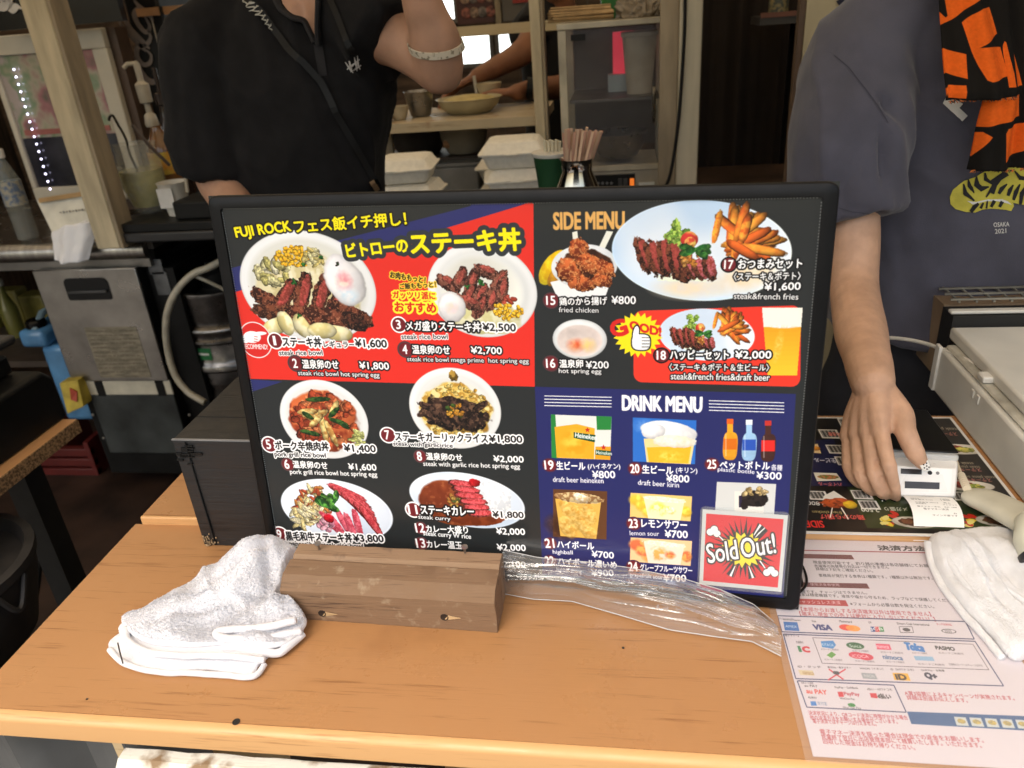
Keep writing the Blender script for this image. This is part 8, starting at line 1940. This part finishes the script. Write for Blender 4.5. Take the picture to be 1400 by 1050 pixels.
for pts_ in ([(235, 190), (272, 152), (215, 95), (240, 65), (130, 0), (98, 62)],): decal(bvR, zt(pts_), 'white_letter', WTT, PR, .0022, 5)
decal(bvR, [(1390, 70), (1402, 68), (1402, 112), (1397, 112)], 'white_letter', WTT, PR, .0022, 5)
def text_decal(bv, s, x0, y0, x1, y1, h, m, par, off):
    g0, g1, lo, hi = glyphs(s); n = len(g0)
    sx = math.hypot(x1 - x0, y1 - y0) / (hi[0] - lo[0]); sy = h / (hi[1] - lo[1]); d = np.array([x1 - x0, y1 - y0]) / math.hypot(x1 - x0, y1 - y0); u = np.array([d[1], -d[0]])
    # thin strokes rebuilt as a filled curve mesh
    c = bpy.data.curves.new('txt', 'FONT'); c.body = s; c.resolution_u = 2; c.offset = .012; o = bpy.data.objects.new('txt', c); COL.objects.link(o); bpy.context.view_layer.update()
    me = o.to_mesh(); vs = [v.co.copy() for v in me.vertices]; fs = [tuple(p.vertices) for p in me.polygons]; o.to_mesh_clear(); bpy.data.objects.remove(o); bpy.data.curves.remove(c)
    P_ = []
    for v in vs:
        q_ = np.array([x0, y0]) + d * ((v.x - lo[0]) * sx) + u * ((v.y - lo[1]) * sy); P_.append(hit(bv, q_[0], q_[1], off))
    ok = [p for p in P_ if p is not None]
    if not ok: return
    B().add([p if p is not None else ok[0] for p in P_], [f for f in fs if all(P_[i] is not None for i in f)]).build('print_lettering', m, par, smooth=False, fixn=False)
text_decal(bvR, 'OSAKA', 1358, 310, 1379, 309, 6.2, WTT, PR, .002)
text_decal(bvR, '2021', 1360, 319, 1375, 318, 6.2, WTT, PR, .002)
# towel scarf
SCY = 1.135
sv = Canvas(.30, .44, 2400, (26, 24, 22), lambda px, py: (PY(px, py, SCY).x - .36, PY(px, py, SCY).z - 1.20))
OR_ = (226, 98, 30)
def zo(pts): return [(1270 + x / 8.077, y / 8.077) for x, y in pts]
for pg in ([(235, 370), (270, 70), (315, 35), (435, 210), (455, 190), (470, -40), (500, -300), (960, -330), (960, -60), (830, 5), (640, 130), (480, 235)], [(570, 270), (700, 180), (830, 110), (955, 90), (950, 395), (680, 550), (800, 540), (945, 545), (945, 860), (690, 915), (655, 895), (620, 740), (600, 600)], [(230, 545), (250, 540), (530, 625), (470, 890), (235, 820)], [(230, 1000), (260, 960), (440, 955), (420, 1090), (230, 1090)]): sv.poly(zo(pg), OR_)
sv.im *= (1 - .10 * fbm(sv.H, sv.W, 6, 2)[..., None])
sv2 = Canvas(.30, .44, 2400, (26, 24, 22), lambda px, py: (PY(px, py, SCY + .012).x - .36, PY(px, py, SCY + .012).z - 1.10))
for pg in ([(285, 60), (620, 0), (660, 0), (672, 155), (560, 185), (420, 222), (315, 240)], [(315, 280), (390, 262), (440, 298), (322, 450)], [(526, 480), (530, 270), (545, 235), (700, 200), (760, 190), (760, 370)], [(300, -400), (700, -420), (700, -60), (320, -40)]): sv2.poly(zt(pg), OR_)
sv2.im *= (1 - .10 * fbm(sv2.H, sv2.W, 6, 2)[..., None])
SCM1 = print_mat('printed towel front', sv, rough=.95, spec=.1); SCM2 = print_mat('printed towel back', sv2, rough=.95, spec=.1)
scf = thing('towel_scarf', 'orange and black patterned towel hanging round the neck of the right person', 'towel', (.49, 1.14, 1.2))
def panel(cv, x0, x1, z0, z1, Y, m, name, ph, xo, zo_):
    b = B(); nu, nv = 40, 60
    def fn(u, v):
        x = x0 + (x1 - x0) * u; z = z0 + (z1 - z0) * v
        y = Y + .011 * math.sin(u * 7 + ph + v * 1.5) * (.4 + .6 * (1 - v)) + .004 * math.sin(u * 17 + v * 3 + ph) + .003 * mnoise.noise(V((u * 4, v * 5, ph)))
        if z > 1.38: y += (z - 1.38) * .75
        zz = z + (.0015 * mnoise.noise(V((x * 500, ph, 0))) if v < .01 else 0)
        return V((x, y, zz))
    b.grid(fn, nu, nv)
    b.uv = {}
    for j in range(nv):
        for i in range(nu):
            f_ = len(b.uv); uv = []
            for du, dv in ((0, 0), (1, 0), (1, 1), (0, 1)):
                x = x0 + (x1 - x0) * (i + du) / nu; z = z0 + (z1 - z0) * (j + dv) / nv; uv.append(((x - xo) / cv.w, (z - zo_) / cv.h))
            b.uv[f_] = uv
    return b.build(name, m, scf, angle=180, solid=.003)
a, b2 = PY(1297, 140, SCY), PY(1392, 132, SCY)
panel(sv, a.x, b2.x, (a.z + b2.z) / 2 - .0, 1.56, SCY, SCM1, 'front_layer', .6, .36, 1.20)
c, d = PY(1327, 236, SCY + .012), PY(1405, 228, SCY + .012)
panel(sv2, c.x, d.x, (c.z + d.z) / 2, 1.50, SCY + .012, SCM2, 'rear_layer', 2.0, .36, 1.10)
fr = B(); r_ = random.Random(9)
for (p0, p1, yy) in ((a, b2, SCY), (c, d, SCY + .012)):
    for k in range(90):
        t = r_.random(); p = V((p0.x + (p1.x - p0.x) * t, yy + .007 * math.sin(t * 7) * .9 - .001, (p0.z + p1.z) / 2 + .001)); e_ = p + V((r_.gauss(0, .002), -.001, -r_.uniform(.001, .004))); fr.tube([p, e_], .0005, 4)
fr.build('frayed_edge', mat('frayed threads', (.5, .14, .03), .9, col2=(.02, .02, .02), vs=200, lo=.48, hi=.52), scf)

# ---- cook in the background
PK = thing('person', 'cook in a black top further back, forearms reaching over the shelf', 'person', (-.25, 3.1, 0))
cb_ = B(); ck_ = V((PY(772, 60, 3.1).x, 3.12, 0))
torso(cb_, [((ck_.x, 3.14, .9), .15, .1), ((ck_.x, 3.14, 1.2), .15, .1), ((ck_.x, 3.12, 1.42), .14, .09), ((ck_.x, 3.1, 1.5), .07, .06)], .3)
hk = V((ck_.x - .02, 3.04, 1.66)); limb(cb_, [V((ck_.x, 3.1, 1.46)), hk - V((0, 0, .06))], [.06, .05]); head(cb_, hk, V((-.6, -1, -.4)))
for s_ in (-1, 1): limb(cb_, [V((ck_.x + s_ * .08, 3.14, .9)), V((ck_.x + s_ * .09, 3.13, .5)), V((ck_.x + s_ * .09, 3.14, .08))], [.085, .06, .042])
w1_, e1_ = PY(652, 104, 2.72), PY(712, 62, 2.95)
limb(cb_, [PY(738, 20, 3.05), e1_ + V((.02, 0, -.01)), PY(682, 90, 2.82), w1_], [.05, .046, .036, .026]); hand(cb_, w1_, V((-.8, -.3, -.35)), V((.3, 1, 0)), V((0, 0, -1)))
w2_, e2_ = PY(706, 126, 2.62), PY(778, 112, 2.95)
limb(cb_, [PY(800, 50, 3.1), e2_, PY(740, 120, 2.75), w2_], [.05, .044, .036, .027]); hand(cb_, w2_, V((-.9, -.2, .05)), V((.2, 1, 0)), V((0, 0, -1)))
finish_mesh(remesh(cb_, .009, 4), 'body', SK3, PK); face_parts(PK, hk, V((-.6, -1, -.4)))
ts = B(); torso(ts, [((ck_.x, 3.14, .88), .17, .12), ((ck_.x, 3.14, 1.2), .168, .118), ((ck_.x, 3.12, 1.40), .172, .11), ((ck_.x, 3.11, 1.48), .11, .08)], .3)
limb(ts, [V((ck_.x - .14, 3.1, 1.44)), PY(742, 20, 3.06), PY(728, 42, 3.0)], [.07, .07, .068], cap1=False); limb(ts, [V((ck_.x + .13, 3.1, 1.44)), PY(800, 50, 3.1), PY(798, 85, 3.03)], [.07, .068, .064], cap1=False)
finish_mesh(remesh(ts, .009, 5), 'black_top', mat('black top', (.010, .009, .009), .9), PK)
tr = B(); torso(tr, [((ck_.x, 3.14, .6), .15, .11), ((ck_.x, 3.14, .93), .16, .115)], .3)
for s_ in (-1, 1): limb(tr, [V((ck_.x + s_ * .085, 3.14, .85)), V((ck_.x + s_ * .095, 3.13, .10))], [.095, .07])
finish_mesh(remesh(tr, .014, 3), 'trousers', mat('black trousers'), PK)
B().tube([w2_ + V((.035, -.0, .01)), w2_ + V((.055, .002, .008))], .034, 16).build('black_wristband', BK, PK)
pdl = thing('white_scoop', 'pale scoop held over the tray by the cook', 'scoop', PY(662, 125, 2.7)); B().tube([PY(648, 104, 2.68), PY(652, 128, 2.66)], .006, 8).build('handle', PW, pdl)
cq = PY(668, 122, 2.68); B().lathe(cq, [(.03, -.02), (.045, .02), (.043, .02), (.028, -.015)], 18).build('scoop_bowl', mat('pale scoop', (.5, .42, .26), .5), pdl)

# tidy helper objects used for lettering outlines
bpy.data.objects.remove(_tobj); bpy.data.curves.remove(_tcurve)
